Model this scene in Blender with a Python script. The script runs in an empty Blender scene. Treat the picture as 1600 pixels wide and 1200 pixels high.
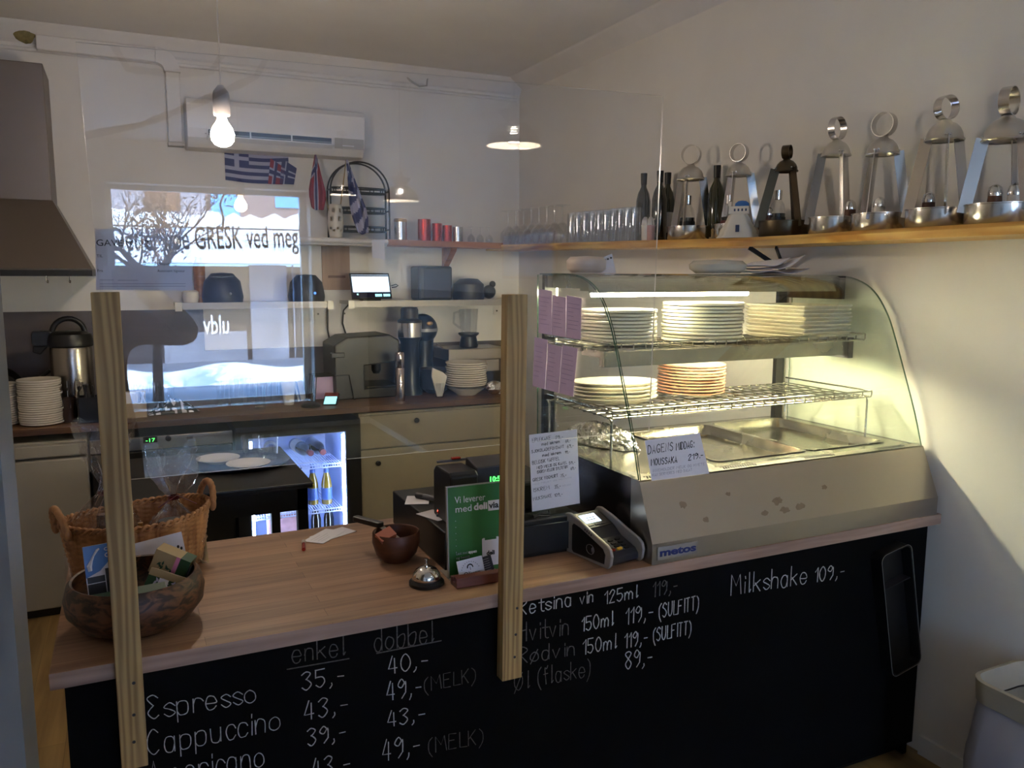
import bpy, bmesh, math, random
import numpy as np
from mathutils import Vector, Matrix, Euler
C = bpy.context.scene.collection
SC = bpy.context.scene
PI = math.pi
random.seed(7)

# ------------------------------------------------------------------ camera (calibrated from the photograph's straight edges)
F, YAW, PITCH, ROLL, EYE = 1271.7, .44337, .13382, .00308, 1.70
def cam_axes():
    cy, sy = math.cos(YAW), math.sin(YAW)
    f = Vector((sy*math.cos(PITCH), cy*math.cos(PITCH), -math.sin(PITCH)))
    r = Vector((cy, -sy, 0)); u = r.cross(f)
    c, s = math.cos(ROLL), math.sin(ROLL)
    return c*r+s*u, -s*r+c*u, f
R_, U_, F_ = cam_axes()
cam = bpy.data.cameras.new('camera'); cam_o = bpy.data.objects.new('camera', cam); C.objects.link(cam_o)
cam.sensor_width = 36; cam.lens = F/1600*36; cam.clip_start = .02; cam.clip_end = 200
m4 = Matrix((R_, U_, -F_)).transposed().to_4x4(); m4.translation = (0, 0, EYE)
cam_o.matrix_world = m4
SC.camera = cam_o
def at(px, py, axis, val):
    """the point of the room seen at a pixel of the 1600x1200 photograph, on the plane axis = val"""
    d = R_*((px-800)/F) - U_*((py-600)/F) + F_
    o = Vector((0, 0, EYE)); i = 'XYZ'.index(axis)
    return o + d*((val-o[i])/d[i])
def span(p, n):
    """metres covered by n pixels at the distance of point p"""
    return (Vector(p)-Vector((0, 0, EYE))).dot(F_)*n/F

# ------------------------------------------------------------------ world, sun, exposure
w = bpy.data.worlds.new('sky'); SC.world = w; w.use_nodes = True
bg = w.node_tree.nodes['Background']; bg.inputs[0].default_value = (.30, .58, 1.0, 1); bg.inputs[1].default_value = 30
sun = bpy.data.lights.new('sun', 'SUN'); sun.energy = 62; sun.color = (1, .95, .88); sun.angle = .01
sun_o = bpy.data.objects.new('sun', sun); C.objects.link(sun_o)
sun_o.rotation_euler = Vector((.18, -.80, -.62)).to_track_quat('-Z', 'Y').to_euler(); sun_o.location = (0, 6, 9)
SC.view_settings.view_transform = 'Standard'; SC.view_settings.look = 'None'
SC.view_settings.exposure = -0.45; SC.view_settings.gamma = 1; SC.view_settings.use_curve_mapping = False
SC.cycles.sample_clamp_indirect = 80; SC.cycles.transparent_max_bounces = 40; SC.cycles.max_bounces = 12
PENDANT_E, BULB_E, TUBE_E, FRIDGE_E = 250, 400, 320, 90

# ------------------------------------------------------------------ room constants
XR, YB, ZC, YF_, XL = 2.50, 5.16, 3.00, -5.40, -1.30   # right wall, back wall, ceiling, front wall, left wall
ZT, CY = .89, 1.815                                     # serving counter top and its front edge
ZK, KY = .95, 4.50                                      # kitchen worktop top and its front edge
MIR = 2*1.8175                                          # a thing at y shows in the clear screen as if it stood at MIR - y

# ------------------------------------------------------------------ materials
def _nt(name):
    m = bpy.data.materials.new(name); m.use_nodes = True
    return m, m.node_tree, m.node_tree.nodes['Principled BSDF']
def lin(c):
    return tuple(((v/12.92) if v <= .04045 else ((v+.055)/1.055)**2.4) for v in c)
def rgb(h):
    return lin(tuple(int(h[i:i+2], 16)/255 for i in (0, 2, 4)))
def mat(name, col, rough=.5, metal=0, var=0, scale=8, bump=0, stretch=(1, 1, 1), emit=0, spec=.5, coat=0, trans=0):
    m, t, b = _nt(name)
    if isinstance(col, str): col = rgb(col)
    b.inputs['Base Color'].default_value = (*col, 1); b.inputs['Roughness'].default_value = rough
    b.inputs['Metallic'].default_value = metal; b.inputs['Specular IOR Level'].default_value = spec
    b.inputs['Coat Weight'].default_value = coat
    if emit:
        b.inputs['Emission Color'].default_value = (*col, 1); b.inputs['Emission Strength'].default_value = emit
    if trans: b.inputs['Transmission Weight'].default_value = trans
    tc = t.nodes.new('ShaderNodeTexCoord'); mp = t.nodes.new('ShaderNodeMapping'); mp.inputs['Scale'].default_value = stretch
    no = t.nodes.new('ShaderNodeTexNoise'); no.inputs['Scale'].default_value = scale; no.inputs['Detail'].default_value = 4
    t.links.new(tc.outputs['Object'], mp.inputs[0]); t.links.new(mp.outputs[0], no.inputs['Vector'])
    v = max(var, .02)
    cr = t.nodes.new('ShaderNodeValToRGB')
    cr.color_ramp.elements[0].position = .3; cr.color_ramp.elements[1].position = .7
    cr.color_ramp.elements[0].color = (*[c*(1-v) for c in col], 1); cr.color_ramp.elements[1].color = (*[min(1, c*(1+v)) for c in col], 1)
    t.links.new(no.outputs['Fac'], cr.inputs[0])
    if not emit: t.links.new(cr.outputs[0], b.inputs['Base Color'])
    if bump:
        bp = t.nodes.new('ShaderNodeBump'); bp.inputs['Strength'].default_value = bump; bp.inputs['Distance'].default_value = .01
        t.links.new(no.outputs['Fac'], bp.inputs['Height']); t.links.new(bp.outputs[0], b.inputs['Normal'])
    return m
def wood(name, dark, light, axis='X', fine=26, rough=.5, plank=None, ring=0, bump=.08):
    """grain running along one axis; plank=(length,width) adds staves of different tone"""
    m, t, b = _nt(name)
    dark, light = (rgb(c) if isinstance(c, str) else c for c in (dark, light))
    L = t.links.new; N = t.nodes.new
    tc = N('ShaderNodeTexCoord'); mp = N('ShaderNodeMapping')
    mp.inputs['Scale'].default_value = [.07 if a == axis else 1 for a in 'XYZ']
    L(tc.outputs['Object'], mp.inputs[0])
    no = N('ShaderNodeTexNoise'); no.inputs['Scale'].default_value = fine; no.inputs['Detail'].default_value = 5; no.inputs['Distortion'].default_value = .6
    L(mp.outputs[0], no.inputs['Vector'])
    fac = no.outputs['Fac']
    if ring:
        wv = N('ShaderNodeTexWave'); wv.bands_direction = 'X' if axis != 'X' else 'Y'
        wv.inputs['Scale'].default_value = ring; wv.inputs['Distortion'].default_value = 9; wv.inputs['Detail'].default_value = 2; wv.inputs['Detail Scale'].default_value = 1.2
        L(mp.outputs[0], wv.inputs['Vector'])
        mx = N('ShaderNodeMix'); mx.inputs[0].default_value = .3; L(no.outputs['Fac'], mx.inputs[2]); L(wv.outputs['Fac'], mx.inputs[3]); fac = mx.outputs[0]
    cr = N('ShaderNodeValToRGB'); cr.color_ramp.elements[0].position = .32; cr.color_ramp.elements[1].position = .66
    cr.color_ramp.elements[0].color = (*dark, 1); cr.color_ramp.elements[1].color = (*light, 1); L(fac, cr.inputs[0])
    out = cr.outputs[0]
    if plank:
        mp2 = N('ShaderNodeMapping'); L(tc.outputs['Object'], mp2.inputs[0])
        if axis == 'Y': mp2.inputs['Rotation'].default_value = (0, 0, PI/2)
        br = N('ShaderNodeTexBrick'); br.offset = .37
        br.inputs['Scale'].default_value = 1; br.inputs['Brick Width'].default_value = plank[0]; br.inputs['Row Height'].default_value = plank[1]
        br.inputs['Mortar Size'].default_value = .0008; br.inputs['Color1'].default_value = (.74, .74, .74, 1); br.inputs['Color2'].default_value = (1.08, 1.05, 1.0, 1); br.inputs['Mortar'].default_value = (.5, .47, .45, 1)
        L(mp2.outputs[0], br.inputs['Vector'])
        mm = N('ShaderNodeMix'); mm.data_type = 'RGBA'; mm.blend_type = 'MULTIPLY'; mm.inputs[0].default_value = 1
        L(out, mm.inputs[6]); L(br.outputs['Color'], mm.inputs[7]); out = mm.outputs[2]
    L(out, b.inputs['Base Color']); b.inputs['Roughness'].default_value = rough
    bp = N('ShaderNodeBump'); bp.inputs['Strength'].default_value = bump; bp.inputs['Distance'].default_value = .004
    L(fac, bp.inputs['Height']); L(bp.outputs[0], b.inputs['Normal'])
    return m
def thin_glass(name, tint=(1, 1, 1), ior=1.48, gloss=(1, 1, 1), rough=0.0, crinkle=0):
    """a clear sheet: what is not mirrored at its faces passes straight through"""
    m = bpy.data.materials.new(name); m.use_nodes = True; t = m.node_tree; t.nodes.clear()
    o = t.nodes.new('ShaderNodeOutputMaterial'); mx = t.nodes.new('ShaderNodeMixShader')
    tr = t.nodes.new('ShaderNodeBsdfTransparent'); tr.inputs[0].default_value = (*tint, 1)
    gl = t.nodes.new('ShaderNodeBsdfGlossy'); gl.inputs[0].default_value = (*gloss, 1); gl.inputs['Roughness'].default_value = rough
    fr = t.nodes.new('ShaderNodeFresnel'); fr.inputs[0].default_value = ior
    # the Fresnel node turns to total inner reflection seen from behind; take the outer side's value on both faces
    ge = t.nodes.new('ShaderNodeNewGeometry'); mr = t.nodes.new('ShaderNodeMapRange')
    mr.inputs['To Min'].default_value = ior; mr.inputs['To Max'].default_value = 1/ior
    t.links.new(ge.outputs['Backfacing'], mr.inputs['Value']); t.links.new(mr.outputs[0], fr.inputs[0])
    t.links.new(fr.outputs[0], mx.inputs[0]); t.links.new(tr.outputs[0], mx.inputs[1]); t.links.new(gl.outputs[0], mx.inputs[2])
    t.links.new(mx.outputs[0], o.inputs[0])
    if crinkle:
        no = t.nodes.new('ShaderNodeTexNoise'); no.inputs['Scale'].default_value = 60; no.inputs['Detail'].default_value = 3
        tc = t.nodes.new('ShaderNodeTexCoord'); t.links.new(tc.outputs['Object'], no.inputs['Vector'])
        bp = t.nodes.new('ShaderNodeBump'); bp.inputs['Strength'].default_value = crinkle; bp.inputs['Distance'].default_value = .01
        t.links.new(no.outputs['Fac'], bp.inputs['Height']); t.links.new(bp.outputs[0], gl.inputs['Normal']); t.links.new(bp.outputs[0], fr.inputs['Normal'])
    return m
def steel(name, col=(.56, .54, .5), rough=.28, axis='X', smear=0):
    m, t, b = _nt(name)
    b.inputs['Base Color'].default_value = (*col, 1); b.inputs['Metallic'].default_value = 1; b.inputs['Roughness'].default_value = rough
    tc = t.nodes.new('ShaderNodeTexCoord'); mp = t.nodes.new('ShaderNodeMapping')
    mp.inputs['Scale'].default_value = [.02 if a == axis else 1 for a in 'XYZ']
    no = t.nodes.new('ShaderNodeTexNoise'); no.inputs['Scale'].default_value = 300; no.inputs['Detail'].default_value = 2
    t.links.new(tc.outputs['Object'], mp.inputs[0]); t.links.new(mp.outputs[0], no.inputs['Vector'])
    bp = t.nodes.new('ShaderNodeBump'); bp.inputs['Strength'].default_value = .05; bp.inputs['Distance'].default_value = .002
    t.links.new(no.outputs['Fac'], bp.inputs['Height']); t.links.new(bp.outputs[0], b.inputs['Normal'])
    if smear:
        n2 = t.nodes.new('ShaderNodeTexNoise'); n2.inputs['Scale'].default_value = 6; n2.inputs['Detail'].default_value = 5
        t.links.new(tc.outputs['Object'], n2.inputs['Vector'])
        mr = t.nodes.new('ShaderNodeMapRange'); mr.inputs['From Min'].default_value = .2; mr.inputs['From Max'].default_value = .85
        mr.inputs['To Min'].default_value = rough-.06; mr.inputs['To Max'].default_value = rough+smear
        t.links.new(n2.outputs['Fac'], mr.inputs[0]); t.links.new(mr.outputs[0], b.inputs['Roughness'])
    return m

M = {}
M['wall'] = mat('wall_paint', 'DED8D0', .75, var=.03, scale=3, bump=.03)
M['ceil'] = mat('ceiling_paint', 'E4E0DC', .8, var=.03, scale=3)
M['trim'] = mat('trim_paint', 'DAD4CE', .55, var=.03)
M['pier'] = mat('pier_paint', '6E6C6B', .5, var=.05)
M['floor'] = wood('floor_boards', '7A5E36', 'A98A58', 'Y', 20, .45, plank=(1.6, .14))
M['splash'] = mat('grey_laminate', '5B514D', .35, var=.22, scale=5, stretch=(.3, 1, 1.4))
M['top'] = wood('oak_staves', '896650', 'AB866A', 'X', 30, .42, plank=(.75, .045))
M['edge'] = wood('oak_edge', '86695A', 'AC8E7C', 'X', 30, .5)
M['ktop'] = wood('kitchen_oak', '5A3C28', '7E5A3C', 'X', 30, .42, plank=(.9, .05))
M['black'] = mat('blackboard_paint', '09090A', .7, var=.3, scale=2.5, spec=.06)
M['pine'] = wood('pine_post', '86683E', 'B4945E', 'Z', 30, .6, ring=20, bump=.12)
M['live'] = wood('live_edge_board', 'B07A34', 'E2B968', 'Y', 16, .5, ring=6, bump=.3)
M['bwood'] = wood('back_shelf_board', '8A4B28', 'BD7B48', 'X', 16, .5)
M['olive'] = mat('olive_wood', '4E2F1B', .5, var=.7, scale=20, stretch=(1, 1, 2.2), bump=.03)
_cr = [n for n in M['olive'].node_tree.nodes if n.type == 'VALTORGB'][0]; _cr.color_ramp.elements[0].position = .42; _cr.color_ramp.elements[1].position = .6
[n for n in M['olive'].node_tree.nodes if n.type == 'TEX_NOISE'][0].inputs['Distortion'].default_value = 1.6
M['teak'] = mat('teak_bowl', '552D18', .5, var=.35, scale=16, stretch=(1, 1, 3), bump=.03)
M['red_wood'] = wood('red_wood', '4A1C10', '7A3A22', 'X', 14, .4)
M['acrylic'] = thin_glass('acrylic_sheet', (.985, .985, .99), 1.50)
M['ac_edge'] = mat('acrylic_edge', 'D8D4D0', .25)
M['glass'] = thin_glass('case_glass', (.95, .98, .95), 1.45)
M['g_edge'] = mat('glass_edge', '3D5A45', .15, coat=1)
M['tumbler'] = thin_glass('drinking_glass', (.93, .94, .95), 1.75)
M['pane'] = thin_glass('window_pane', (.98, .99, 1), 1.45)
M['steel'] = steel('brushed_steel', (.42, .375, .32), .29)
M['steel_d'] = steel('hood_steel', (.20, .17, .15), .45)
M['steel_pan'] = steel('pan_steel', (.46, .43, .36), .22, smear=.12)
M['tin'] = steel('tinned_metal', (.66, .64, .62), .22, 'Z')
M['tin_dome'] = steel('dull_tin', (.66, .62, .56), .36, 'Z')
M['bronze'] = steel('dark_bronze', (.11, .085, .055), .35, 'Z')
M['case_side'] = steel('case_side_painted_reflection', (.13, .11, .10), .22)  # steel darkened in colour to stand in for the black register it mirrors
M['stain'] = mat('brown_smudge', (.27, .225, .175), .42, .8, var=.1, scale=40)
M['chrome'] = mat('chrome', (.75, .74, .72), .08, 1)
M['wire'] = mat('chrome_wire', (.42, .40, .36), .25, 1)
M['blackmet'] = mat('black_metal', '1B1917', .45, .3)
M['blackpl'] = mat('black_plastic', '100F10', .38)
M['darkpl'] = mat('dark_grey_plastic', '26242A', .42)
M['greypl'] = mat('grey_plastic', '55555C', .5)
M['silverpl'] = mat('silver_plastic', '9C9690', .4, .3)
M['white'] = mat('white_lacquer', '9B958A', .45, var=.02)
M['cream'] = mat('cream_lacquer', '877D69', .45, var=.03)
M['paper'] = mat('white_paper', 'D6D2D8', .75, var=.02, scale=20)
M['lilac'] = mat('pink_order_paper', 'B9A0BE', .8, var=.08, scale=9)
M['china'] = mat('white_china', 'CFC6B6', .22, var=.03, spec=.6)
M['china_y'] = mat('cream_china', 'CFC6B2', .25, var=.05)
M['china_r'] = mat('rust_rimmed_china', '96604A', .3, var=.1)
M['wicker'] = wood('wicker', '7A4A24', 'B98350', 'Z', 40, .6, bump=.4)
M['cello'] = thin_glass('cellophane', (.90, .88, .88), 1.9, rough=.06, crinkle=.6)
M['ribbon'] = mat('dark_red_ribbon', '5A0E14', .4)
M['far_bulb'] = mat('lit_far_bulb', (1, .80, .56), .4, emit=120)
M['chalk'] = mat('chalk', 'B5B1AE', .9, var=.25, scale=180)
M['chalk_d'] = mat('faint_chalk', '57534F', .9, var=.35, scale=160)
M['ink'] = mat('black_marker', '141218', .7)
M['ink_l'] = mat('faint_marker', 'A6A2AE', .8)
M['green'] = mat('green_print', '2A6A2C', .3, var=.1, scale=3)
M['tea'] = mat('dark_green_card', '0E3A20', .5)
M['kraft'] = mat('kraft_card', '9B835C', .7, var=.08)
M['blue_pr'] = mat('blue_print', '3E6FB4', .4)
M['dark_pr'] = mat('dark_photo_print', '22242C', .4, var=.5, scale=30)
M['red_tin'] = mat('red_foil_tin', 'B0301C', .25, .7, var=.2, scale=20)
M['gold'] = mat('gold_lid', 'A8834A', .3, .8)
M['flag_b'] = mat('flag_blue', '2F3568', .8)
M['flag_w'] = mat('flag_white', 'A8A4BC', .8)
M['flag_r'] = mat('flag_red', '8E2C3E', .8)
M['bottle'] = mat('dark_bottle_glass', '12120E', .08, coat=.6)
M['bottle_g'] = mat('green_bottle_glass', '2A2A10', .1, coat=.6)
M['beer'] = mat('beer_bottle', '6E5A1C', .12, coat=.6)
M['label'] = mat('bottle_label', 'C4C0B8', .6)
M['label_b'] = mat('blue_label', '33508C', .5)
M['label_r'] = mat('red_label', '5A161A', .5)
M['amber'] = mat('pepper_brown', '5A3318', .5, var=.3, scale=90)
M['foil'] = mat('crumpled_foil', (.72, .71, .69), .16, 1, bump=1.0, scale=45)
M['screen'] = mat('lit_screen', (.70, .84, 1), .4, emit=1.5)
M['screen_c'] = mat('lit_cyan_screen', (.35, .78, .85), .4, emit=1.9)
M['screen_d'] = mat('dark_screen', '1A1B3A', .2)
M['led'] = mat('green_digits', (.1, 1, .15), .4, emit=3.5)
M['tube'] = mat('lit_tube', (1, .93, .64), .4, emit=TUBE_E)
M['led_w'] = mat('lit_cold_tube', (.62, .76, 1), .4, emit=FRIDGE_E)
M['filament'] = mat('lit_bulb', (1, .85, .68), .4, emit=BULB_E)
M['lamp_bulb'] = mat('lit_lamp_bulb', (1, .89, .76), .4, emit=PENDANT_E)
M['lamp_out'] = mat('lamp_enamel', '8C8480', .4)
M['lamp_in'] = mat('lamp_inner_enamel', 'F2EEE4', .5)
M['fridge_in'] = mat('fridge_liner', 'B4C4E8', .4)
M['snow'] = mat('snow', 'F0F2F8', .9, var=.04, bump=.3)
M['skin'] = mat('skin', '9C7058', .5, var=.05)
M['cloth'] = mat('dark_coat', '16161A', .85, var=.2, scale=40)
M['denim'] = mat('dark_trousers', '181B26', .85)
M['hair'] = mat('brown_hair', '2A1C12', .6)

# ------------------------------------------------------------------ mesh builder
class MB:
    def __init__(s): s.v = []; s.f = []; s.mi = []; s.k = 0
    def add(s, vs, fs, k=None):
        n = len(s.v); s.v += [tuple(v) for v in vs]; s.f += [tuple(i+n for i in f) for f in fs]; s.mi += [s.k if k is None else k]*len(fs); return s
    def box(s, a, b, mx=None):
        x0, y0, z0 = a; x1, y1, z1 = b
        vs = [Vector(p) for p in ((x0, y0, z0), (x1, y0, z0), (x1, y1, z0), (x0, y1, z0), (x0, y0, z1), (x1, y0, z1), (x1, y1, z1), (x0, y1, z1))]
        if mx is not None: vs = [mx @ v for v in vs]
        return s.add(vs, [(3, 2, 1, 0), (4, 5, 6, 7), (0, 1, 5, 4), (1, 2, 6, 5), (2, 3, 7, 6), (3, 0, 4, 7)])
    def cbox(s, c, d, mx=None):
        return s.box([c[i]-d[i]/2 for i in range(3)], [c[i]+d[i]/2 for i in range(3)], mx)
    def lathe(s, prof, seg=32, c=(0, 0, 0), mx=None, ex=1, ey=1, cap=True):
        n = len(prof); vs = []
        for r, z in prof:
            for j in range(seg):
                a = 2*PI*j/seg; v = Vector((c[0]+r*ex*math.cos(a), c[1]+r*ey*math.sin(a), c[2]+z)); vs.append(mx @ v if mx is not None else v)
        fs = [(i*seg+j, i*seg+(j+1) % seg, (i+1)*seg+(j+1) % seg, (i+1)*seg+j) for i in range(n-1) for j in range(seg)]
        if cap:
            if prof[0][0] > 1e-5: fs.append(tuple(range(seg))[::-1])
            if prof[-1][0] > 1e-5: fs.append(tuple((n-1)*seg+j for j in range(seg)))
        return s.add(vs, fs)
    def tube(s, pts, r, seg=8, closed=False, caps=True):
        pts = [Vector(p) for p in pts]; n = len(pts); vs = []; up = None
        for i, p in enumerate(pts):
            if closed: d = pts[(i+1) % n]-pts[i-1]
            else: d = pts[min(i+1, n-1)]-pts[max(i-1, 0)]
            d.normalize()
            if up is None: up = d.orthogonal().normalized()
            up = (up-d*up.dot(d)); up = up.normalized() if up.length > 1e-6 else d.orthogonal().normalized()
            q = d.cross(up); rr = r[i] if isinstance(r, (list, tuple)) else r
            for j in range(seg):
                a = 2*PI*j/seg; vs.append(p+up*(rr*math.cos(a))+q*(rr*math.sin(a)))
        m = n if closed else n-1
        fs = [(i*seg+j, i*seg+(j+1) % seg, ((i+1) % n)*seg+(j+1) % seg, ((i+1) % n)*seg+j) for i in range(m) for j in range(seg)]
        if caps and not closed: fs += [tuple(range(seg))[::-1], tuple((n-1)*seg+j for j in range(seg))]
        return s.add(vs, fs)
    def bar(s, a, b, wv, t, up=(0, 0, 1)):
        """flat bar from a to b, wide along up x direction, thick along the rest"""
        a, b = Vector(a), Vector(b); d = (b-a).normalized(); q = d.cross(Vector(up)).normalized(); n = q.cross(d)
        vs = [p+q*(sx*wv/2)+n*(sy*t/2) for p in (a, b) for sx, sy in ((-1, -1), (1, -1), (1, 1), (-1, 1))]
        return s.add(vs, [(3, 2, 1, 0), (4, 5, 6, 7), (0, 1, 5, 4), (1, 2, 6, 5), (2, 3, 7, 6), (3, 0, 4, 7)])
    def prism(s, poly, h0, h1, plane='XY', mx=None):
        def q(p, h):
            v = Vector((p[0], p[1], h)) if plane == 'XY' else Vector((p[0], h, p[1])) if plane == 'XZ' else Vector((h, p[0], p[1]))
            return mx @ v if mx is not None else v
        n = len(poly)
        vs = [q(p, h0) for p in poly]+[q(p, h1) for p in poly]
        return s.add(vs, [tuple(range(n))[::-1], tuple(range(n, 2*n))]+[(i, (i+1) % n, n+(i+1) % n, n+i) for i in range(n)])
    def grid(s, fn, nu, nv, k=None, closed=False):
        vs = [fn(i/nu, j/nv) for i in range(nu+1) for j in range(nv+1)]; W = nv+1
        for i in range(nu):
            for j in range(nv):
                pass
        fs = [(i*W+j, (i+1)*W+j, (i+1)*W+j+1, i*W+j+1) for i in range(nu) for j in range(nv)]
        n = len(s.v); s.v += [tuple(v) for v in vs]; s.f += [tuple(a+n for a in f) for f in fs]
        s.mi += [(k((i+.5)/nu, (j+.5)/nv) if callable(k) else (s.k if k is None else k)) for i in range(nu) for j in range(nv)]
        return s
    def ball(s, c, r, seg=20, sc=(1, 1, 1)):
        n = seg//2
        prof = [(r*math.sin(PI*i/n), -r*math.cos(PI*i/n)) for i in range(n+1)]
        mx = Matrix.Translation(c) @ Matrix.Diagonal((*sc, 1))
        return s.lathe(prof, seg, mx=mx, cap=False)
    def build(s, name, mats, parent=None, smooth=0, bevel=0, solid=0, loc=None, rot=None, subd=0, weld=False):
        me = bpy.data.meshes.new(name); me.from_pydata(s.v, [], s.f)
        mats = mats if isinstance(mats, (list, tuple)) else [mats]
        for q in mats: me.materials.append(M[q] if isinstance(q, str) else q)
        if any(s.mi): me.polygons.foreach_set('material_index', s.mi)
        bm = bmesh.new(); bm.from_mesh(me); bmesh.ops.remove_doubles(bm, verts=bm.verts, dist=1e-6)
        bmesh.ops.recalc_face_normals(bm, faces=bm.faces); bm.to_mesh(me); bm.free()
        if smooth:
            me.polygons.foreach_set('use_smooth', [True]*len(me.polygons)); me.set_sharp_from_angle(angle=math.radians(smooth))
        o = bpy.data.objects.new(name, me); C.objects.link(o)
        if parent is not None: o.parent = parent
        if loc is not None: o.location = loc
        if rot is not None: o.rotation_euler = rot
        if solid:
            q = o.modifiers.new('s', 'SOLIDIFY'); q.thickness = solid; q.offset = 0
        if subd:
            q = o.modifiers.new('u', 'SUBSURF'); q.levels = q.render_levels = subd
        if bevel:
            q = o.modifiers.new('b', 'BEVEL'); q.width = bevel; q.segments = 2; q.limit_method = 'ANGLE'; q.angle_limit = math.radians(40)
        return o
def thing(name, label, cat, loc=(0, 0, 0), rz=0, group=None):
    o = bpy.data.objects.new(name, None); o.empty_display_size = .05; C.objects.link(o)
    o.location = loc; o.rotation_euler = (0, 0, rz); o['label'] = label; o['category'] = cat
    if group: o['group'] = group
    return o
def tag(o, label, cat, group=None, kind=None):
    o['label'] = label; o['category'] = cat
    if group: o['group'] = group
    if kind: o['kind'] = kind
    return o
def struct(o, label=None):
    o['kind'] = 'structure'
    if label: o['label'] = label
    return o
def dup(root, loc=None, rz=None, label=None, group=None):
    r = root.copy(); C.objects.link(r)
    if loc is not None: r.location = loc
    if rz is not None: r.rotation_euler = (0, 0, rz)
    if label: r['label'] = label
    if group: r['group'] = group
    for ch in [o for o in bpy.data.objects if o.parent == root]:
        c = ch.copy(); C.objects.link(c); c.parent = r
        for g in [o for o in bpy.data.objects if o.parent == ch]:
            d = g.copy(); C.objects.link(d); d.parent = c
    return r
ORD = 'first second third fourth fifth sixth seventh eighth ninth tenth eleventh twelfth thirteenth fourteenth fifteenth sixteenth seventeenth eighteenth nineteenth twentieth'.split()
def rrect(x0, y0, x1, y1, r, n=5):
    p = []
    for cx, cy, a0 in ((x1-r, y0+r, -PI/2), (x1-r, y1-r, 0), (x0+r, y1-r, PI/2), (x0+r, y0+r, PI)):
        p += [(cx+r*math.cos(a0+PI/2*i/n), cy+r*math.sin(a0+PI/2*i/n)) for i in range(n+1)]
    return p
def frame(u, v, o):
    """matrix whose x axis is u, y axis is v, at o"""
    u = Vector(u).normalized(); v = Vector(v); n = u.cross(v).normalized(); v = n.cross(u)
    m = Matrix((u, v, n)).transposed().to_4x4(); m.translation = o; return m
def type_text(s, mx, size, m, parent=None, name='lettering', width=None, align='LEFT', bold=0):
    cu = bpy.data.curves.new(name, 'FONT'); cu.body = s; cu.size = size; cu.align_x = align; cu.extrude = .0003; cu.offset = bold
    cu.resolution_u = 3
    t = bpy.data.objects.new(name, cu); C.objects.link(t)
    bpy.context.view_layer.update()
    dg = bpy.context.evaluated_depsgraph_get(); me = bpy.data.meshes.new_from_object(t.evaluated_get(dg))
    bpy.data.objects.remove(t); bpy.data.curves.remove(cu)
    me.materials.clear(); me.materials.append(M[m] if isinstance(m, str) else m); me.name = name
    xs = [v.co.x for v in me.vertices]; wd = max(xs)-min(xs)
    k = width/wd if width else 1
    for v in me.vertices: v.co = mx @ Vector((v.co.x*k, v.co.y, v.co.z))
    o = bpy.data.objects.new(name, me); C.objects.link(o)
    if parent is not None: o.parent = parent
    return o

# ------------------------------------------------------------------ single-stroke handwriting (x, y digit pairs; baseline at y=2, x-height 6, capitals 9; ~ marks a curved stroke)
GL = {
'a': (5, '~45361604123244 4642'), 'b': (5, '0902 ~05264644321203'), 'c': (4, '~453616041232 3243'), 'd': (5, '~45361604123244 4942'),
'e': (5, '~044445361604123243'), 'f': (4, '~39281822 0636'), 'g': (5, '~45361604123244 ~4642301001'), 'h': (5, '0902 ~0416364542'),
'i': (2, '1612 1817'), 'k': (5, '0902 4604 1542'), 'l': (3, '~19141223'), 'm': (7, '0602 ~041626353 ~34465665 3532 6562'),
'n': (5, '0602 ~0416364542'), 'o': (5, '~26050322434526'), 'p': (5, '0600 ~0516364543321203'), 'r': (4, '0602 ~04163645'),
's': (4, '~45260524432203'), 't': (4, '~29233242 0646'), 'u': (5, '~0603123244 4642'), 'v': (5, '062246'), 'y': (5, '0622 4610'),
'ø': (5, '~26050322434526 0147'),
'A': (5, '022942 1434'), 'B': (5, '0209 ~09294826 ~0626443202'), 'C': (5, '~482907042243'), 'D': (5, '0209 ~092947442202'), 'E': (5, '49090242 0636'),
'€': (5, '~48290826 ~26042243'), 'F': (5, '490902 0636'), 'G': (5, '~482907042243 434525'), 'H': (5, '0902 4942 0646'), 'I': (2, '1912'), 'J': (5, '~49432203'),
'K': (5, '0902 4905 1642'), 'L': (4, '090242'), 'M': (6, '0209355962'), 'N': (5, '02094249'), 'O': (5, '~29070422444729'), 'Ø': (5, '~29070422444729 0149'),
'P': (5, '0209 ~092948472605'), 'R': (5, '0209 ~092948472605 1542'), 'S': (5, '~48290726442203'), 'T': (5, '0949 2922'), 'U': (5, '~0904224449'), 'V': (5, '092249'),
'Y': (5, '092549 2522'), '0': (5, '~29070422444729'), '1': (3, '072922'), '2': (5, '~0729482502 0242'), '3': (5, '~0829482626442203'),
'4': (5, '290444 3832'), '5': (5, '4909 0906 ~0636442203'), '6': (5, '~39051232442604'), '7': (5, '094922'), '8': (5, '~26082948260422442'+'6'),
'9': (5, '~472907264844 4422'), ',': (3, '~131201'), '-': (5, '0535'), '.': (2, '1213'), '(': (3, '~29070320'), ')': (3, '~09272300'), ':': (3, '1312 1716'), ' ': (3, ''),
}
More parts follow.
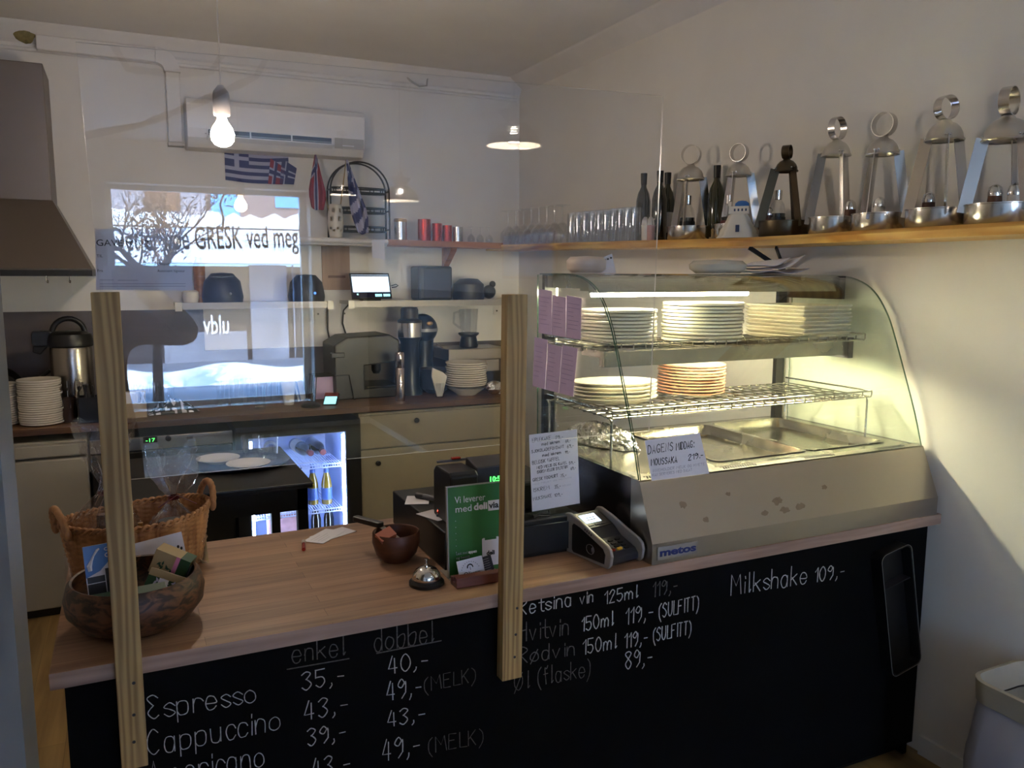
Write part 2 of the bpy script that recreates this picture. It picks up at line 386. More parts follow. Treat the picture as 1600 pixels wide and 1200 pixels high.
def strokes(text):
    """polylines of a handwritten line in units of cap height 7, baseline 0; and its width"""
    out = []; x = 0
    for ch in text:
        wd, g = GL[ch]
        for st in g.split():
            cur = st[0] == '~'; st = st.lstrip('~')
            if len(st) % 2: st = st[:-1]
            p = [(x+int(st[i])*.82+random.uniform(-.12, .12), int(st[i+1])-2+random.uniform(-.12, .12)) for i in range(0, len(st), 2)]
            if cur and len(p) > 2:
                q = []; cl = (abs(p[0][0]-p[-1][0])+abs(p[0][1]-p[-1][1]) < .7)
                for i in range(len(p)-1):
                    p0 = p[i-1] if i else (p[-2] if cl else p[0]); p1, p2 = p[i], p[i+1]; p3 = p[i+2] if i+2 < len(p) else (p[1] if cl else p[-1])
                    for t in (0, .25, .5, .75):
                        q.append(tuple(.5*((2*p1[k])+(-p0[k]+p2[k])*t+(2*p0[k]-5*p1[k]+4*p2[k]-p3[k])*t*t+(-p0[k]+3*p1[k]-3*p2[k]+p3[k])*t**3) for k in (0, 1)))
                p = q+[p[-1]]
            out.append(p)
        x += wd
    return out, max(x-.8, 1)
def write(text, o, u, v, height, wdt, m, parent, name='lettering', width=None):
    """handwrite text from point o along u with letters rising along v; a thin flat ribbon of pigment"""
    o, u, v = Vector(o), Vector(u).normalized(), Vector(v).normalized()
    ls, W = strokes(text); sy = height/7; sx = (width/W) if width else sy
    b = MB()
    for p in ls:
        n = len(p); L = []; Rr = []
        for i in range(n):
            a, c = p[max(i-1, 0)], p[min(i+1, n-1)]
            d = Vector(((c[0]-a[0])*sx, (c[1]-a[1])*sy)); d = d.normalized() if d.length > 0 else Vector((1, 0))
            q = Vector((p[i][0]*sx, p[i][1]*sy)); nn = Vector((-d.y, d.x))*(wdt/2*random.uniform(.75, 1.15))
            e = -d*wdt*.3 if i == 0 else d*wdt*.3 if i == n-1 else Vector((0, 0))
            L.append(q+nn+e); Rr.append(q-nn+e)
        vs = [o+u*t.x+v*t.y for t in L+Rr]
        b.add(vs, [(i, i+1, n+i+1, n+i) for i in range(n-1)])
    return b.build(name, m, parent)
# ================================================================== the setting
struct(MB().box((XL, YF_-.3, -.1), (XR+.2, YB+.2, 0)).build('floor', 'floor'))
struct(MB().box((XL-.2, YF_-.3, ZC), (XR+.2, YB+.2, ZC+.15)).build('ceiling', 'ceil'))
struct(MB().box((XL-.2, YB, 0), (XR+.2, YB+.2, ZC)).build('wall_back', 'wall'))
struct(MB().box((XR, YF_-.3, 0), (XR+.2, YB, ZC)).build('wall_right', 'wall'))
struct(MB().box((XL-.2, YF_-.3, 0), (XL, YB, ZC)).build('wall_left', 'wall'))
struct(MB().box((XL, 1.08, 0), (-.138, 1.20, ZC)).build('wall_pier', 'pier'), 'grey painted wall end beside the serving counter')
# front wall with the shop window
WX0, WX1, WZ0, WZ1 = -.11, 1.87, .30, 2.585
fw = MB(); fw.box((XL, YF_-.3, 0), (WX0, YF_, ZC)); fw.box((WX1, YF_-.3, 0), (XR, YF_, ZC)); fw.box((WX0, YF_-.3, 0), (WX1, YF_, WZ0)); fw.box((WX0, YF_-.3, WZ1), (WX1, YF_, ZC))
struct(fw.build('wall_front', 'wall'))
wn = MB()
for a, b in (((WX0, WZ0), (WX0+.05, WZ1)), ((WX1-.07, WZ0), (WX1, WZ1)), ((WX0, WZ0), (WX1, WZ0+.05)), ((WX0, WZ1-.05), (WX1, WZ1))):
    wn.box((a[0], YF_-.28, a[1]), (b[0], YF_-.20, b[1]))
win = struct(wn.build('window_1', 'trim'), 'large shop window of the street wall')
MB().box((WX0+.04, YF_-.244, WZ0+.04), (WX1-.04, YF_-.238, WZ1-.04)).build('glass', 'pane', win)
pl = bpy.data.lights.new('daylight_portal', 'AREA'); pl.shape = 'RECTANGLE'; pl.size = WX1-WX0; pl.size_y = WZ1-WZ0; pl.cycles.is_portal = True
plo = bpy.data.objects.new('daylight_portal', pl); C.objects.link(plo); plo.location = ((WX0+WX1)/2, YF_-.05, (WZ0+WZ1)/2); plo.rotation_euler = (PI/2, 0, 0)
plo.rotation_euler = Vector((0, 1, 0)).to_track_quat('-Z', 'Z').to_euler()
# window lettering, readable from the street; seen the right way round again in the clear screen
def mirrored(px, py, y): p = at(px, py, 'Y', MIR-y); return Vector((p.x, y, p.z))
yl = YF_-.246
q0, q1 = mirrored(176, 392, yl), mirrored(470, 386, yl)
lt = MB(); dz = q1-q0
type_text('Det er noe GRESK ved meg!', frame(dz, (0, 0, 1), q0), .34, 'ink', win, 'lettering', width=dz.length, bold=.003)
lf = MB(); cl = mirrored(345, 312, yl); random.seed(3)
for k in range(46):
    a = random.uniform(-.3, PI+.3); r = random.uniform(.05, .26); c = cl+Vector((r*math.cos(a)*1.1, 0, r*math.sin(a)-.05)); b = a+random.uniform(-.6, .6)
    d = Vector((math.cos(b), 0, math.sin(b)))*.03; n = Vector((-d.z, 0, d.x))*.3
    lf.add([c-d, c+n, c+d, c-n], [(0, 1, 2, 3)])
lf.tube([cl+Vector((0, 0, -.34)), cl+Vector((.02, 0, -.2)), cl+Vector((-.01, 0, -.05)), cl+Vector((.05, 0, .1))], .012, 6)
lf.build('tree_emblem', 'greypl', win)
# cornices and ceiling edge
co = MB(); co.prism([(YB, ZC), (YB-.07, ZC), (YB-.06, ZC-.02), (YB-.015, ZC-.09), (YB, ZC-.1)], XL, XR, 'YZ'); struct(co.build('trim_1', 'trim'), 'painted cornice along the back wall')
co = MB(); co.prism([(XR, ZC), (XR-.10, ZC), (XR-.09, ZC-.012), (XR-.015, ZC-.075), (XR, ZC-.09)], YF_, YB-.07, 'XZ'); struct(co.build('trim_2', 'trim'), 'painted cornice along the right wall')
struct(MB().box((XR-.015, YF_, 0), (XR, 1.83, .07)).build('baseboard_right', 'trim'))
# back wall panels behind the kitchen worktop
XS = .42
struct(MB().box((XL, YB-.012, ZK), (XS, YB, 1.49)).build('wall_panel_grey', 'splash'), 'grey laminate splashback behind the thermos jug')
struct(MB().box((XS, YB-.012, ZK), (XR, YB, 1.245)).build('wall_panel_grey', 'splash'), 'lower grey laminate splashback behind the coffee machine')

M['blocker'] = wood('dark_mirror_blocker', '241C18', '3A2E26', 'Z', 14, .6)
struct(MB().box((XR-.02, YF_, .07), (XR, .2, 1.56)).build('wall_blocker', 'blocker'), 'dark wainscot added on the customer room wall to dim what the clear screen mirrors')  # unseen dark panel, added to weaken the bright wall mirrored in the screen
# ================================================================== street behind the shop window
YS = -14.4
def st(px, py, y=YS): return mirrored(px, py, y)
M['asphalt'] = mat('wet_asphalt', '7C8698', .6, var=.25, scale=.9, stretch=(.25, 1.5, 1))
struct(MB().box((-9, -15.5, -.25), (16, YF_-.3, -.12)).build('street_ground', 'asphalt'), 'snow covered street outside the shop window')
fa = thing('street_building', 'brick building with a snowy white awning across the street, seen mirrored in the clear screen', 'building', (2.2, YS, -.12))
def fb(name, px0, py0, px1, py1, d0, d1, m):
    a, b = st(px0, py0), st(px1, py1); o = Vector((2.2, YS, -.12))
    return MB().box((min(a.x, b.x)-o.x, d0, min(a.z, b.z)-o.z), (max(a.x, b.x)-o.x, d1, max(a.z, b.z)-o.z)).build(name, m, fa)
M['brick'] = mat('old_brick', '7E6A66', .8, var=.25, scale=14)
M['brown_wall'] = mat('brown_facade', '6A4A34', .8, var=.3, scale=4)
M['grey_wall'] = mat('grey_facade', '8D8A92', .8, var=.2, scale=6)
M['sky_tint_win'] = mat('painted_sky_window', '5FA6E4', .25)  # panes coloured blue to imitate the sky they reflect
M['awning'] = mat('awning_white', 'DADDE8', .8)
M['shopdark'] = mat('shop_dark', '2C2C34', .6, var=.5, scale=3)
M['shopgrey'] = mat('shop_grey', '7F8798', .7, var=.2, scale=2)
fb('brick_wall', 60, 150, 560, 345, -.5, 0, 'brick')
fb('plaster_wall', 100, 150, 322, 345, 0, .06, 'grey_wall')
fb('window', 326, 240, 374, 338, 0, .05, 'sky_tint_win'); fb('window', 427, 240, 474, 326, 0, .05, 'sky_tint_win')
fb('window', 222, 240, 282, 330, 0, .09, 'brown_wall')
fb('awning', 60, 356, 560, 414, 0, 1.3, 'awning')
a, b = st(60, 352), st(560, 352); o_ = Vector((2.2, YS, -.12)); rnd = random.Random(5)
sn = MB(); xs = [a.x+(b.x-a.x)*i/40 for i in range(41)]; hs = [.16+.14*rnd.random() for _ in xs]
sn.prism([(xs[0]-o_.x, a.z-o_.z-.02)]+[(x-o_.x, a.z-o_.z+h) for x, h in zip(xs, hs)]+[(xs[-1]-o_.x, a.z-o_.z-.02)], 0, 1.3, 'XZ'); sn.build('snow_cap', 'snow', fa)
fb('shop_front', 60, 414, 560, 590, -.4, 0, 'shopdark')
fb('pillar', 388, 414, 452, 600, 0, .12, 'shopgrey'); fb('pillar', 455, 414, 463, 600, 0, .1, 'shopgrey'); fb('door_panel', 255, 520, 388, 600, 0, .1, 'shopgrey')
p0 = st(318, 520)-o_; p1 = st(358, 520)-o_
type_text('uldv', frame((-1, 0, 0), (0, 0, 1), Vector((p1.x, .14, p1.z))), .55, 'snow', fa, 'shop_name', width=abs(p1.x-p0.x), bold=.01)
for i, (y0, z1) in enumerate(((-11.6, .32), (-7.3, .30))):
    b = MB(); rr = random.Random(i)
    b.grid(lambda u, v: (-3+u*10, y0+v*1.2, -.13+z1*math.sin(PI*v)*(.8+.2*math.sin(u*31+i))), 60, 8)
    tag(b.build('snow_bank', 'snow', smooth=60), ('low snow bank along the far kerb outside the shop window', 'sunlit snow bank along the near pavement outside the shop window')[i], 'snow', kind='stuff')
# bare tree on the pavement
tb = mirrored(236, 420, -7.6); tr = thing('bare_tree', 'bare winter tree with a few brown leaves outside the shop window', 'tree', (tb.x, -7.6, -.12))
tk = MB(); rnd = random.Random(11); tips = []
def limb(p, d, r, ln, depth):
    pts = [p]; n = 4
    for i in range(n):
        d = (d+Vector((rnd.uniform(-.22, .22), rnd.uniform(-.2, .2), rnd.uniform(-.1, .16)))).normalized(); pts.append(pts[-1]+d*(ln/n))
    tk.tube(pts, [r*(1-.45*i/n) for i in range(n+1)], 5); tips.append(pts[-1])
    if depth:
        for k in range(3 if depth > 1 else 4):
            e = (d+Vector((rnd.uniform(-.9, .9), rnd.uniform(-.6, .6), rnd.uniform(-.3, .7)))).normalized()
            limb(pts[rnd.choice((2, 3, 4))], e, r*.5, ln*.72, depth-1)
tk.tube([(0, 0, 0), (.02, 0, .9), (0, 0, 1.75)], [.07, .055, .05], 8)
for k in range(6):
    a = k*1.05; limb(Vector((0, 0, 1.65)), Vector((math.cos(a)*.75, math.sin(a)*.4, .8)).normalized(), .03, .62, 3)
tk.build('branches', mat('dark_bark', '140E0A', .9), tr)
lv = MB()
for k in range(420):
    c = Vector((rnd.gauss(.1, .16), rnd.gauss(0, .15), 2.35+rnd.gauss(0, .22))); d = Vector((rnd.uniform(-1, 1), rnd.uniform(-1, 1), rnd.uniform(-1, 1))).normalized()*.035; n = d.orthogonal().normalized()*.018
    lv.add([c-d, c+n, c+d, c-n], [(0, 1, 2, 3)])
lv.build('foliage', 'brown_wall', tr)

# ================================================================== serving counter
ctr = thing('serving_counter', 'long serving counter with oak top and black chalkboard front', 'counter', (1.15, 2.18, 0))
O = ctr.location
def cbx(name, a, b, m, par=ctr, bevel=0, o=None):
    o = O if o is None else o
    return MB().box([a[i]-o[i] for i in range(3)], [b[i]-o[i] for i in range(3)]).build(name, m, par, bevel=bevel)
cbx('worktop', (-.18, CY+.0006, ZT-.036), (2.495, 2.56, ZT), 'top', bevel=.002)
cbx('front_edging', (-.18, CY, ZT-.0355), (2.495, CY+.0006, ZT-.0005), 'edge')
PF = CY+.016                                             # face of the chalkboard front
fp = cbx('chalkboard_front', (-.155, PF, .055), (2.452, PF+.02, ZT-.036), 'black')
cbx('end_panel', (-.155, PF+.02, 0), (-.135, 2.54, ZT-.036), 'black')
cbx('end_panel', (2.432, PF+.02, 0), (2.452, 2.54, ZT-.036), 'black')
cbx('plinth', (-.135, PF+.05, 0), (2.432, PF+.07, .055), 'blackpl')
cbx('back_panel', (-.135, 2.52, 0), (2.432, 2.54, ZT-.036), 'darkpl')
random.seed(21)
def chalk(text, x0, y0, x1, y1, hpx, m='chalk', wpx=2.5):
    a, b = at(x0, y0, 'Y', PF-.0008), at(x1, y1, 'Y', PF-.0008)
    h = (at(x0, y0-hpx, 'Y', PF-.0008)-a).length; d = b-a
    write(text, a-O-fp.location, d, (d.z*-.15, 0, 1), h, span(a, wpx)*.72, m, fp, 'chalk_writing', width=d.length)
def line(x0, y0, x1, y1, m='chalk_d', wpx=2):
    a, b = at(x0, y0, 'Y', PF-.0008)-O, at(x1, y1, 'Y', PF-.0008)-O; n = Vector((0, 0, span(a+O, wpx)/2))
    MB().add([a-n, b-n, b+n, a+n], [(0, 1, 2, 3)]).build('chalk_line', m, fp)
chalk('enkel', 457, 1036, 542, 1023, 33, 'chalk_d'); line(448, 1046, 546, 1029)
chalk('dobbel', 585, 1018, 680, 1002, 34, 'chalk_d'); line(588, 1021, 690, 1001)
chalk('35,-', 472, 1079, 545, 1066, 28); chalk('40,-', 607, 1053, 675, 1042, 27)
chalk('43,-', 476, 1126, 550, 1112, 30); chalk('49,-', 605, 1095, 664, 1085, 30); chalk('(MELK)', 664, 1081, 744, 1064, 22, 'chalk_d', 2.1)
chalk('39,-', 481, 1166, 546, 1154, 27); chalk('43,-', 606, 1136, 670, 1125, 25)
chalk('49,-', 598, 1189, 662, 1177, 33); chalk('(MELK)', 670, 1177, 756, 1161, 24, 'chalk_d', 2.1)
chalk('43,-', 488, 1217, 553, 1205, 31)
chalk('€spresso', 232, 1125, 403, 1097, 38, 'chalk', 2.2); chalk('Cappuccino', 232, 1181, 441, 1139, 40, 'chalk', 2.2); chalk('Americano', 234, 1232, 416, 1197, 42, 'chalk', 2.2)
chalk('Retsina', 813, 961, 894, 946, 24); chalk('vin', 906, 945, 928, 940, 20); chalk('125ml', 945, 944, 998, 933, 20); chalk('119,-', 1020, 933, 1062, 924, 23, 'chalk_d')
chalk('Hvitvin', 813, 1003, 890, 991, 30, 'chalk_d'); chalk('150ml', 909, 987, 960, 976, 22); chalk('119,-', 978, 976, 1024, 966, 25); chalk('(SULFITT)', 1030, 966, 1092, 952, 22)
chalk('Rødvin', 812, 1037, 900, 1023, 25, 'chalk_d'); chalk('150ml', 911, 1023, 965, 1012, 23); chalk('119,-', 976, 1013, 1015, 1005, 23); chalk('(SULFITT)', 1021, 1003, 1080, 990, 21)
chalk('Øl', 804, 1080, 830, 1074, 27, 'chalk_d', 2.1); chalk('(flaske)', 841, 1071, 923, 1056, 28, 'chalk_d', 2.1); chalk('89,-', 977, 1046, 1023, 1037, 27)
chalk('Milkshake', 1142, 930, 1262, 911, 31, 'chalk', 2.4); chalk('109,-', 1273, 910, 1323, 901, 22)
# the black frame hung on the chalkboard
hl, hr, hb = at(1366, 856, 'Y', PF), at(1419, 848, 'Y', PF), at(1384, 1043, 'Y', PF)
hd = thing('black_frame_holder', 'tall narrow black frame holder hung on the chalkboard front by the right wall', 'holder', (hb.x+.05, PF, hb.z))
hw, hh = (hr-hl).length*.88, (hl-hb).length
tiltm = Matrix.Rotation(-math.atan((hb.x-hl.x)/(hl.z-hb.z)), 4, 'Y')
def ring_prism(outer, inner, y0, y1, mx):
    b = MB(); n = len(outer); pts = []
    for y in (y0, y1):
        for poly in (outer, inner): pts += [mx @ Vector((p[0], y, p[1])) for p in poly]
    fs = []
    for i in range(n):
        j = (i+1) % n
        fs += [(i, j, n+j, n+i), (2*n+i, 3*n+i, 3*n+j, 2*n+j), (i, 2*n+i, 2*n+j, j), (n+i, n+j, 3*n+j, 3*n+i)]
    return b.add(pts, fs)
out_, in_ = rrect(-hw/2, 0, hw/2, hh, .025), rrect(-hw/2+.006, .006, hw/2-.006, hh-.006, .02)
ring_prism(out_, in_, -.045, -.001, tiltm).build('rim', 'blackpl', hd)
ring_prism(out_, [(p[0]*.985, p[1]*.997+.001) for p in out_], -.0465, -.045, tiltm).build('edge_strip', 'silverpl', hd)
MB().prism(in_, -.006, -.001, 'XZ', tiltm).build('back_plate', 'blackpl', hd)
MB().box((-hw/2+.012, -.04, hh*.72), (hw/2-.012, -.006, hh*.725), tiltm).build('ledge', 'darkpl', hd)

# ================================================================== posts and clear screen
def post(x0, x1, z0, z1, label, lean=0):
    t = thing('pine_post', label, 'post', ((x0+x1)/2, CY-.018, z0))
    w2 = (x1-x0)/2; h = z1-z0
    b = MB(); vs = []
    for z, s in ((0, -lean/2), (h, lean/2)):
        vs += [(-w2+s, -.017, z), (w2+s, -.017, z), (w2+s, .0175, z), (-w2+s, .0175, z)]
    b.add(vs, [(3, 2, 1, 0), (4, 5, 6, 7), (0, 1, 5, 4), (1, 2, 6, 5), (2, 3, 7, 6), (3, 0, 4, 7)]).build('timber', 'pine', t, bevel=.0015)
    for z in (.12, .19, .06):
        MB().lathe([(0, 0), (.0035, 0), (.0035, .0015), (0, .0012)], 10, mx=Matrix.Translation((.004-(.12-z)*.05, -.0165, z)) @ Matrix.Rotation(PI/2, 4, 'X')).build('screw', 'darkpl', t)
    return t
post(-.058, -.007, .664, 1.663, 'pine post fixed to the counter front beside the olive wood bowl')
post(.8265, .8815, .668, 1.652, 'pine post fixed to the counter front beside the green sign', .012)
sp = [(-.056, 2.135), (1.296, 2.161), (1.279, 1.277), (-.030, 1.278)]
b = MB(); n = 4; y0, y1 = CY+.0008, CY+.0058
b.add([(p[0]-.6, y0-CY, p[1]-1.278) for p in sp]+[(p[0]-.6, y1-CY, p[1]-1.278) for p in sp], [(0, 1, 2, 3), (7, 6, 5, 4)])
b.add([(p[0]-.6, y0-CY, p[1]-1.278) for p in sp]+[(p[0]-.6, y1-CY, p[1]-1.278) for p in sp], [(i, (i+1) % 4, 4+(i+1) % 4, 4+i) for i in range(4)], 1)
scr = tag(b.build('clear_screen', ['acrylic', 'ac_edge'], loc=(.6, CY, 1.278)), 'large clear acrylic sneeze screen held by two pine posts above the counter', 'screen')
# gift voucher taped behind the screen
g = [at(149, 358, 'Y', CY+.0065), at(298, 356, 'Y', CY+.0065), at(301, 454, 'Y', CY+.0065), at(150, 453, 'Y', CY+.0065)]
gv = thing('gift_voucher', 'white paper gift voucher stuck to the upper left of the clear screen', 'paper', g[3])
MB().add([p-g[3] for p in g]+[p-g[3]+Vector((0, .0006, 0)) for p in g], [(0, 1, 2, 3), (7, 6, 5, 4)]+[(i, (i+1) % 4, 4+(i+1) % 4, 4+i) for i in range(4)]).build('sheet', 'paper', gv)
def vt(s, px, py, size, wd=None, m='ink'):
    p = at(px, py, 'Y', CY+.0062)-g[3]; type_text(s, frame((1, 0, 0), (0, 0, 1), p), size, m, gv, 'printed_line', width=span(p+g[3], wd) if wd else None)
vt('GAVEKORT', 150, 384, .018, 78); vt('TIL', 151, 402, .008); vt('Fra', 152, 425, .008); vt('Utløpsdato', 245, 414, .0075, 24); vt('Autorisert Signatur', 246, 425, .0075, 40)
for k, (x0, x1, y) in enumerate(((156, 178, 438), (184, 216, 438.5), (156, 290, 444), (156, 290, 448))):
    a, c = at(x0, y, 'Y', CY+.0061)-g[3], at(x1, y, 'Y', CY+.0061)-g[3]
    MB().box((a.x, a.y, a.z), (c.x, a.y+.0003, a.z+.0012)).build('printed_line', 'ink_l', gv)
# ================================================================== heated display case
CX0, CX1, ZD = 1.30, 2.475, 1.117
dc = thing('display_case', 'stainless heated display case with curved glass front on the counter end', 'display case', (CX0, 2.2, ZT))
DO = Vector(dc.location)
def dl(p): return tuple(Vector(p)-DO)
prof = [(CY+.003, ZT), (CY+.003, .951), (1.887, ZD-.004), (1.893, ZD), (2.57, ZD), (2.57, ZT)]
b = MB(); b.prism([(p[0]-DO.y, p[1]-DO.z) for p in prof[:4]]+[(1.93-DO.y, ZD-DO.z), (1.93-DO.y, 0)], 0, CX1-CX0, 'YZ'); b.build('body_front', 'steel', dc)
b = MB(); b.prism([(p[0]-DO.y, p[1]-DO.z) for p in ((1.93, ZT), (1.93, ZD), (2.57, ZD), (2.57, ZT))], 0, .018, 'YZ'); b.prism([(p[0]-DO.y, p[1]-DO.z) for p in ((1.93, ZT), (1.93, ZD), (2.57, ZD), (2.57, ZT))], CX1-CX0-.018, CX1-CX0, 'YZ')
b.box(dl((CX0+.018, 2.55, ZT)), dl((CX1-.018, 2.57, ZD))); b.build('body_sides', 'case_side', dc)
# deck with two sunken pans
px_ = [(1.66, 2.03), (2.05, 2.40)]; py_ = (1.985, 2.515)
xs = [CX0+.018, px_[0][0], px_[0][1], px_[1][0], px_[1][1], CX1-.018]; ys = [1.93, py_[0], py_[1], 2.55]
b = MB()
for i in range(5):
    for j in range(3):
        if j == 1 and i in (1, 3): continue
        b.box(dl((xs[i], ys[j], ZD-.003)), dl((xs[i+1], ys[j+1], ZD)))
b.build('deck', 'steel_pan', dc)
for x0, x1 in px_:
    b = MB(); rings = []
    for ins, z, r in ((-.008, .004, .03), (0, .004, .03), (.004, 0, .03), (.016, -.028, .05), (.034, -.034, .05)):
        rings.append([(p[0], p[1], ZD+z) for p in rrect(x0+ins, py_[0]+ins, x1-ins, py_[1]-ins, r)])
    n = len(rings[0]); vs = [dl(p) for r in rings for p in r]
    b.add(vs, [(k*n+i, k*n+(i+1) % n, (k+1)*n+(i+1) % n, (k+1)*n+i) for k in range(4) for i in range(n)]+[tuple(4*n+i for i in range(n))])
    b.build('food_pan', 'steel_pan', dc, smooth=35)
b = MB()
for x0 in (1.34, 1.62, 1.95, 2.28):
    for i in range(14):
        for j in range(3):
            b.lathe([(0, .0012), (.003, .0012), (.003, 0)], 8, c=dl((x0+i*.0095+(.0045 if j % 2 else 0), 1.905+j*.009, ZD)), cap=False)
b.build('vent_holes', 'blackmet', dc)
# curved glass
gp = [(1.889, ZD+.001), (1.922, 1.225), (1.978, 1.37), (2.035, 1.512), (2.068, 1.575), (2.11, 1.630), (2.16, 1.668), (2.226, 1.692), (2.29, 1.701), (2.35, 1.704), (2.53, 1.704)]
def smooth_poly(p, n=3):
    q = []
    for i in range(len(p)-1):
        p0 = p[max(i-1, 0)]; p1 = p[i]; p2 = p[i+1]; p3 = p[min(i+2, len(p)-1)]
        for t in range(n):
            t /= n; q.append(tuple(.5*(2*p1[k]+(p2[k]-p0[k])*t+(2*p0[k]-5*p1[k]+4*p2[k]-p3[k])*t*t+(3*p1[k]-p0[k]-3*p2[k]+p3[k])*t**3) for k in (0, 1)))
    return q+[p[-1]]
gc = smooth_poly(gp)
def thick_sheet(x0, x1, curve, t):
    b = MB(); n = len(curve); vs = []; off = []
    for i in range(n):
        a, c = curve[max(i-1, 0)], curve[min(i+1, n-1)]; d = Vector((c[0]-a[0], c[1]-a[1])).normalized(); off.append((curve[i][0]+d.y*t, curve[i][1]-d.x*t))
    for x in (x0, x1):
        vs += [dl((x, p[0], p[1])) for p in curve]+[dl((x, p[0], p[1])) for p in off]
    for o_ in (0, n):
        b.add(vs, [(o_+i, o_+i+1, 2*n+o_+i+1, 2*n+o_+i) for i in range(n-1)], 0)
    b.add(vs, [(i, n+i, n+i+1, i+1) for i in range(n-1)]+[(2*n+i, 2*n+i+1, 3*n+i+1, 3*n+i) for i in range(n-1)]+[(0, 2*n, 3*n, n), (n-1, 2*n-1, 4*n-1, 3*n-1)], 1)
    return b
thick_sheet(CX0+.006, CX1-.006, gc, .005).build('front_glass', ['glass', 'g_edge'], dc, smooth=30)
for nm, x0 in (('side_glass', CX0), ('side_glass', CX1-.005)):
    sg = [(1.895, ZD+.001)]+[(p[0]+.006, p[1]-.004) for p in gc[1:]]+[(2.53, ZD+.001)]
    b = MB(); n = len(sg)
    vs = [dl((x, p[0], p[1])) for x in (x0, x0+.005) for p in sg]
    b.add(vs, [tuple(range(n)), tuple(range(n, 2*n))], 0); b.add(vs, [(i, (i+1) % n, n+(i+1) % n, n+i) for i in range(n)], 1)
    b.build(nm, ['glass', 'g_edge'], dc)
# rear posts
for x in (CX0+.03, CX1-.07):
    b = MB(); b.box(dl((x, 2.535, ZD)), dl((x+.04, 2.555, 1.70))); b.build('rear_post', 'blackmet', dc)
    b = MB(); b.box(dl((x+.044, 2.535, ZD)), dl((x+.052, 2.555, 1.70))); b.build('rear_strip', 'steel', dc)
MB().box(dl((CX0+.03, 2.535, 1.665)), dl((CX1-.03, 2.555, 1.70))).build('rear_rail', 'blackmet', dc)
# lamp canopy under the glass top and lamp bar under the upper rack
b = MB(); b.prism([(p[0]-DO.y, p[1]-DO.z) for p in ((2.243, 1.642), (2.253, 1.698), (2.53, 1.698), (2.53, 1.655), (2.30, 1.655), (2.30, 1.648), (2.247, 1.648))], 1.335-DO.x, 2.43-DO.x, 'YZ'); b.build('lamp_canopy', 'steel_pan', dc)
MB().box(dl((2.412, 2.235, 1.612)), dl((2.440, 2.50, 1.697))).build('canopy_end', 'blackmet', dc)
b = MB(); b.tube([dl((1.36, 2.268, 1.6365)), dl((2.0, 2.268, 1.6365))], .008, 10); b.build('upper_tube', 'tube', dc, smooth=60)
b = MB(); b.prism([(p[0]-DO.y, p[1]-DO.z) for p in ((2.16, 1.412), (2.165, 1.462), (2.30, 1.462), (2.30, 1.440), (2.19, 1.440), (2.19, 1.412))], 1.345-DO.x, 2.395-DO.x, 'YZ'); b.build('lamp_bar', 'steel_pan', dc)
MB().box(dl((2.38, 2.15, 1.400)), dl((2.405, 2.30, 1.475))).build('bar_end', 'blackmet', dc)
b = MB(); b.tube([dl((1.42, 2.225, 1.426)), dl((2.34, 2.225, 1.426))], .009, 10); b.build('lower_tube', 'tube', dc, smooth=60)
def rack(x0, x1, yf, yb, z, n, legs):
    b = MB(); r = .0035
    b.tube([dl((x0, yf, z)), dl((x1, yf, z))], r, 6); b.tube([dl((x0, yf+.004, z-.022)), dl((x1, yf+.004, z-.022))], r*.8, 6)
    for k in range(7):
        y = yf+.05+(yb-yf-.05)*k/6; b.tube([dl((x0, y, z-.024)), dl((x1, y, z-.024))], r, 6)
    for i in range(n+1):
        x = x0+(x1-x0)*i/n; b.tube([dl((x, yf, z)), dl((x, yf+.001, z-.018)), dl((x, yf+.006, z-.021)), dl((x, yb, z-.021))], r*.7, 5)
    for s in (x0, x1): b.tube([dl((s, yf, z)), dl((s, yb, z-.0)), ], r, 6)
    w_ = b.build('shelf_rack', 'wire', dc, smooth=60)
    if legs:
        for x in (x0+.004, x1-.008):
            for y, ze in ((yf+.012, 0), (yb-.01, 0)):
                b = MB(); b.tube([dl((x, y+.03, z-.024)), dl((x, y+.008, z-.026)), dl((x, y, z-.036)), dl((x, y, ZD+.001))], .004, 8); b.build('rack_leg', 'wire', dc, smooth=60)
    return w_
rack(1.335, 2.428, 2.12, 2.52, 1.489, 24, False)
rack(1.335, 2.445, 2.09, 2.52, 1.283, 24, True)
for x in (1.345, 2.39):
    b = MB(); b.bar(dl((x, 2.30, 1.462)), dl((x, 2.54, 1.452)), .012, .02); b.build('bracket', 'steel', dc)
# maker's plate
p0 = at(1027, 872, 'Y', CY+.002); p1 = at(1089, 858, 'Y', CY+.002)
b = MB(); b.box(dl((p0.x, CY, p0.z-.005)), dl((p1.x, CY+.003, p0.z+.031))); bd = b.build('badge', 'silverpl', dc)
type_text('metos', frame((1, 0, 0), (0, 0, 1), Vector(dl((p0.x+.006, CY-.0004, p0.z+.004)))), .03, mat('badge_blue', '1E2A66', .4), dc, 'badge_lettering', width=p1.x-p0.x-.012, bold=.0012)

rs5 = random.Random(8); sn_ = Vector((0, -(ZD-.955), 1.887-CY-.003)).normalized()
for cx, cf, sx in ((1.43, .55, .018), (1.60, .62, .010), (1.78, .38, .022), (1.80, .2, .02), (1.86, .22, .02), (1.98, .5, .012), (1.72, .2, .014), (1.50, .25, .012)):
    c = Vector((cx, CY+.003+(1.884-CY)*cf, .953+(ZD-.957)*cf)); up = Vector((0, 1.887-CY-.003, ZD-.955)).normalized()
    pts = [c+sn_*.0007+Vector((1, 0, 0))*(sx*rs5.uniform(.6, 1.2)*math.cos(a))+up*(sx*.6*rs5.uniform(.6, 1.3)*math.sin(a)) for a in [2*PI*k/14 for k in range(14)]]
    b = MB(); b.add([dl(p) for p in pts], [tuple(range(14))]); b.build('stain', 'stain', dc)
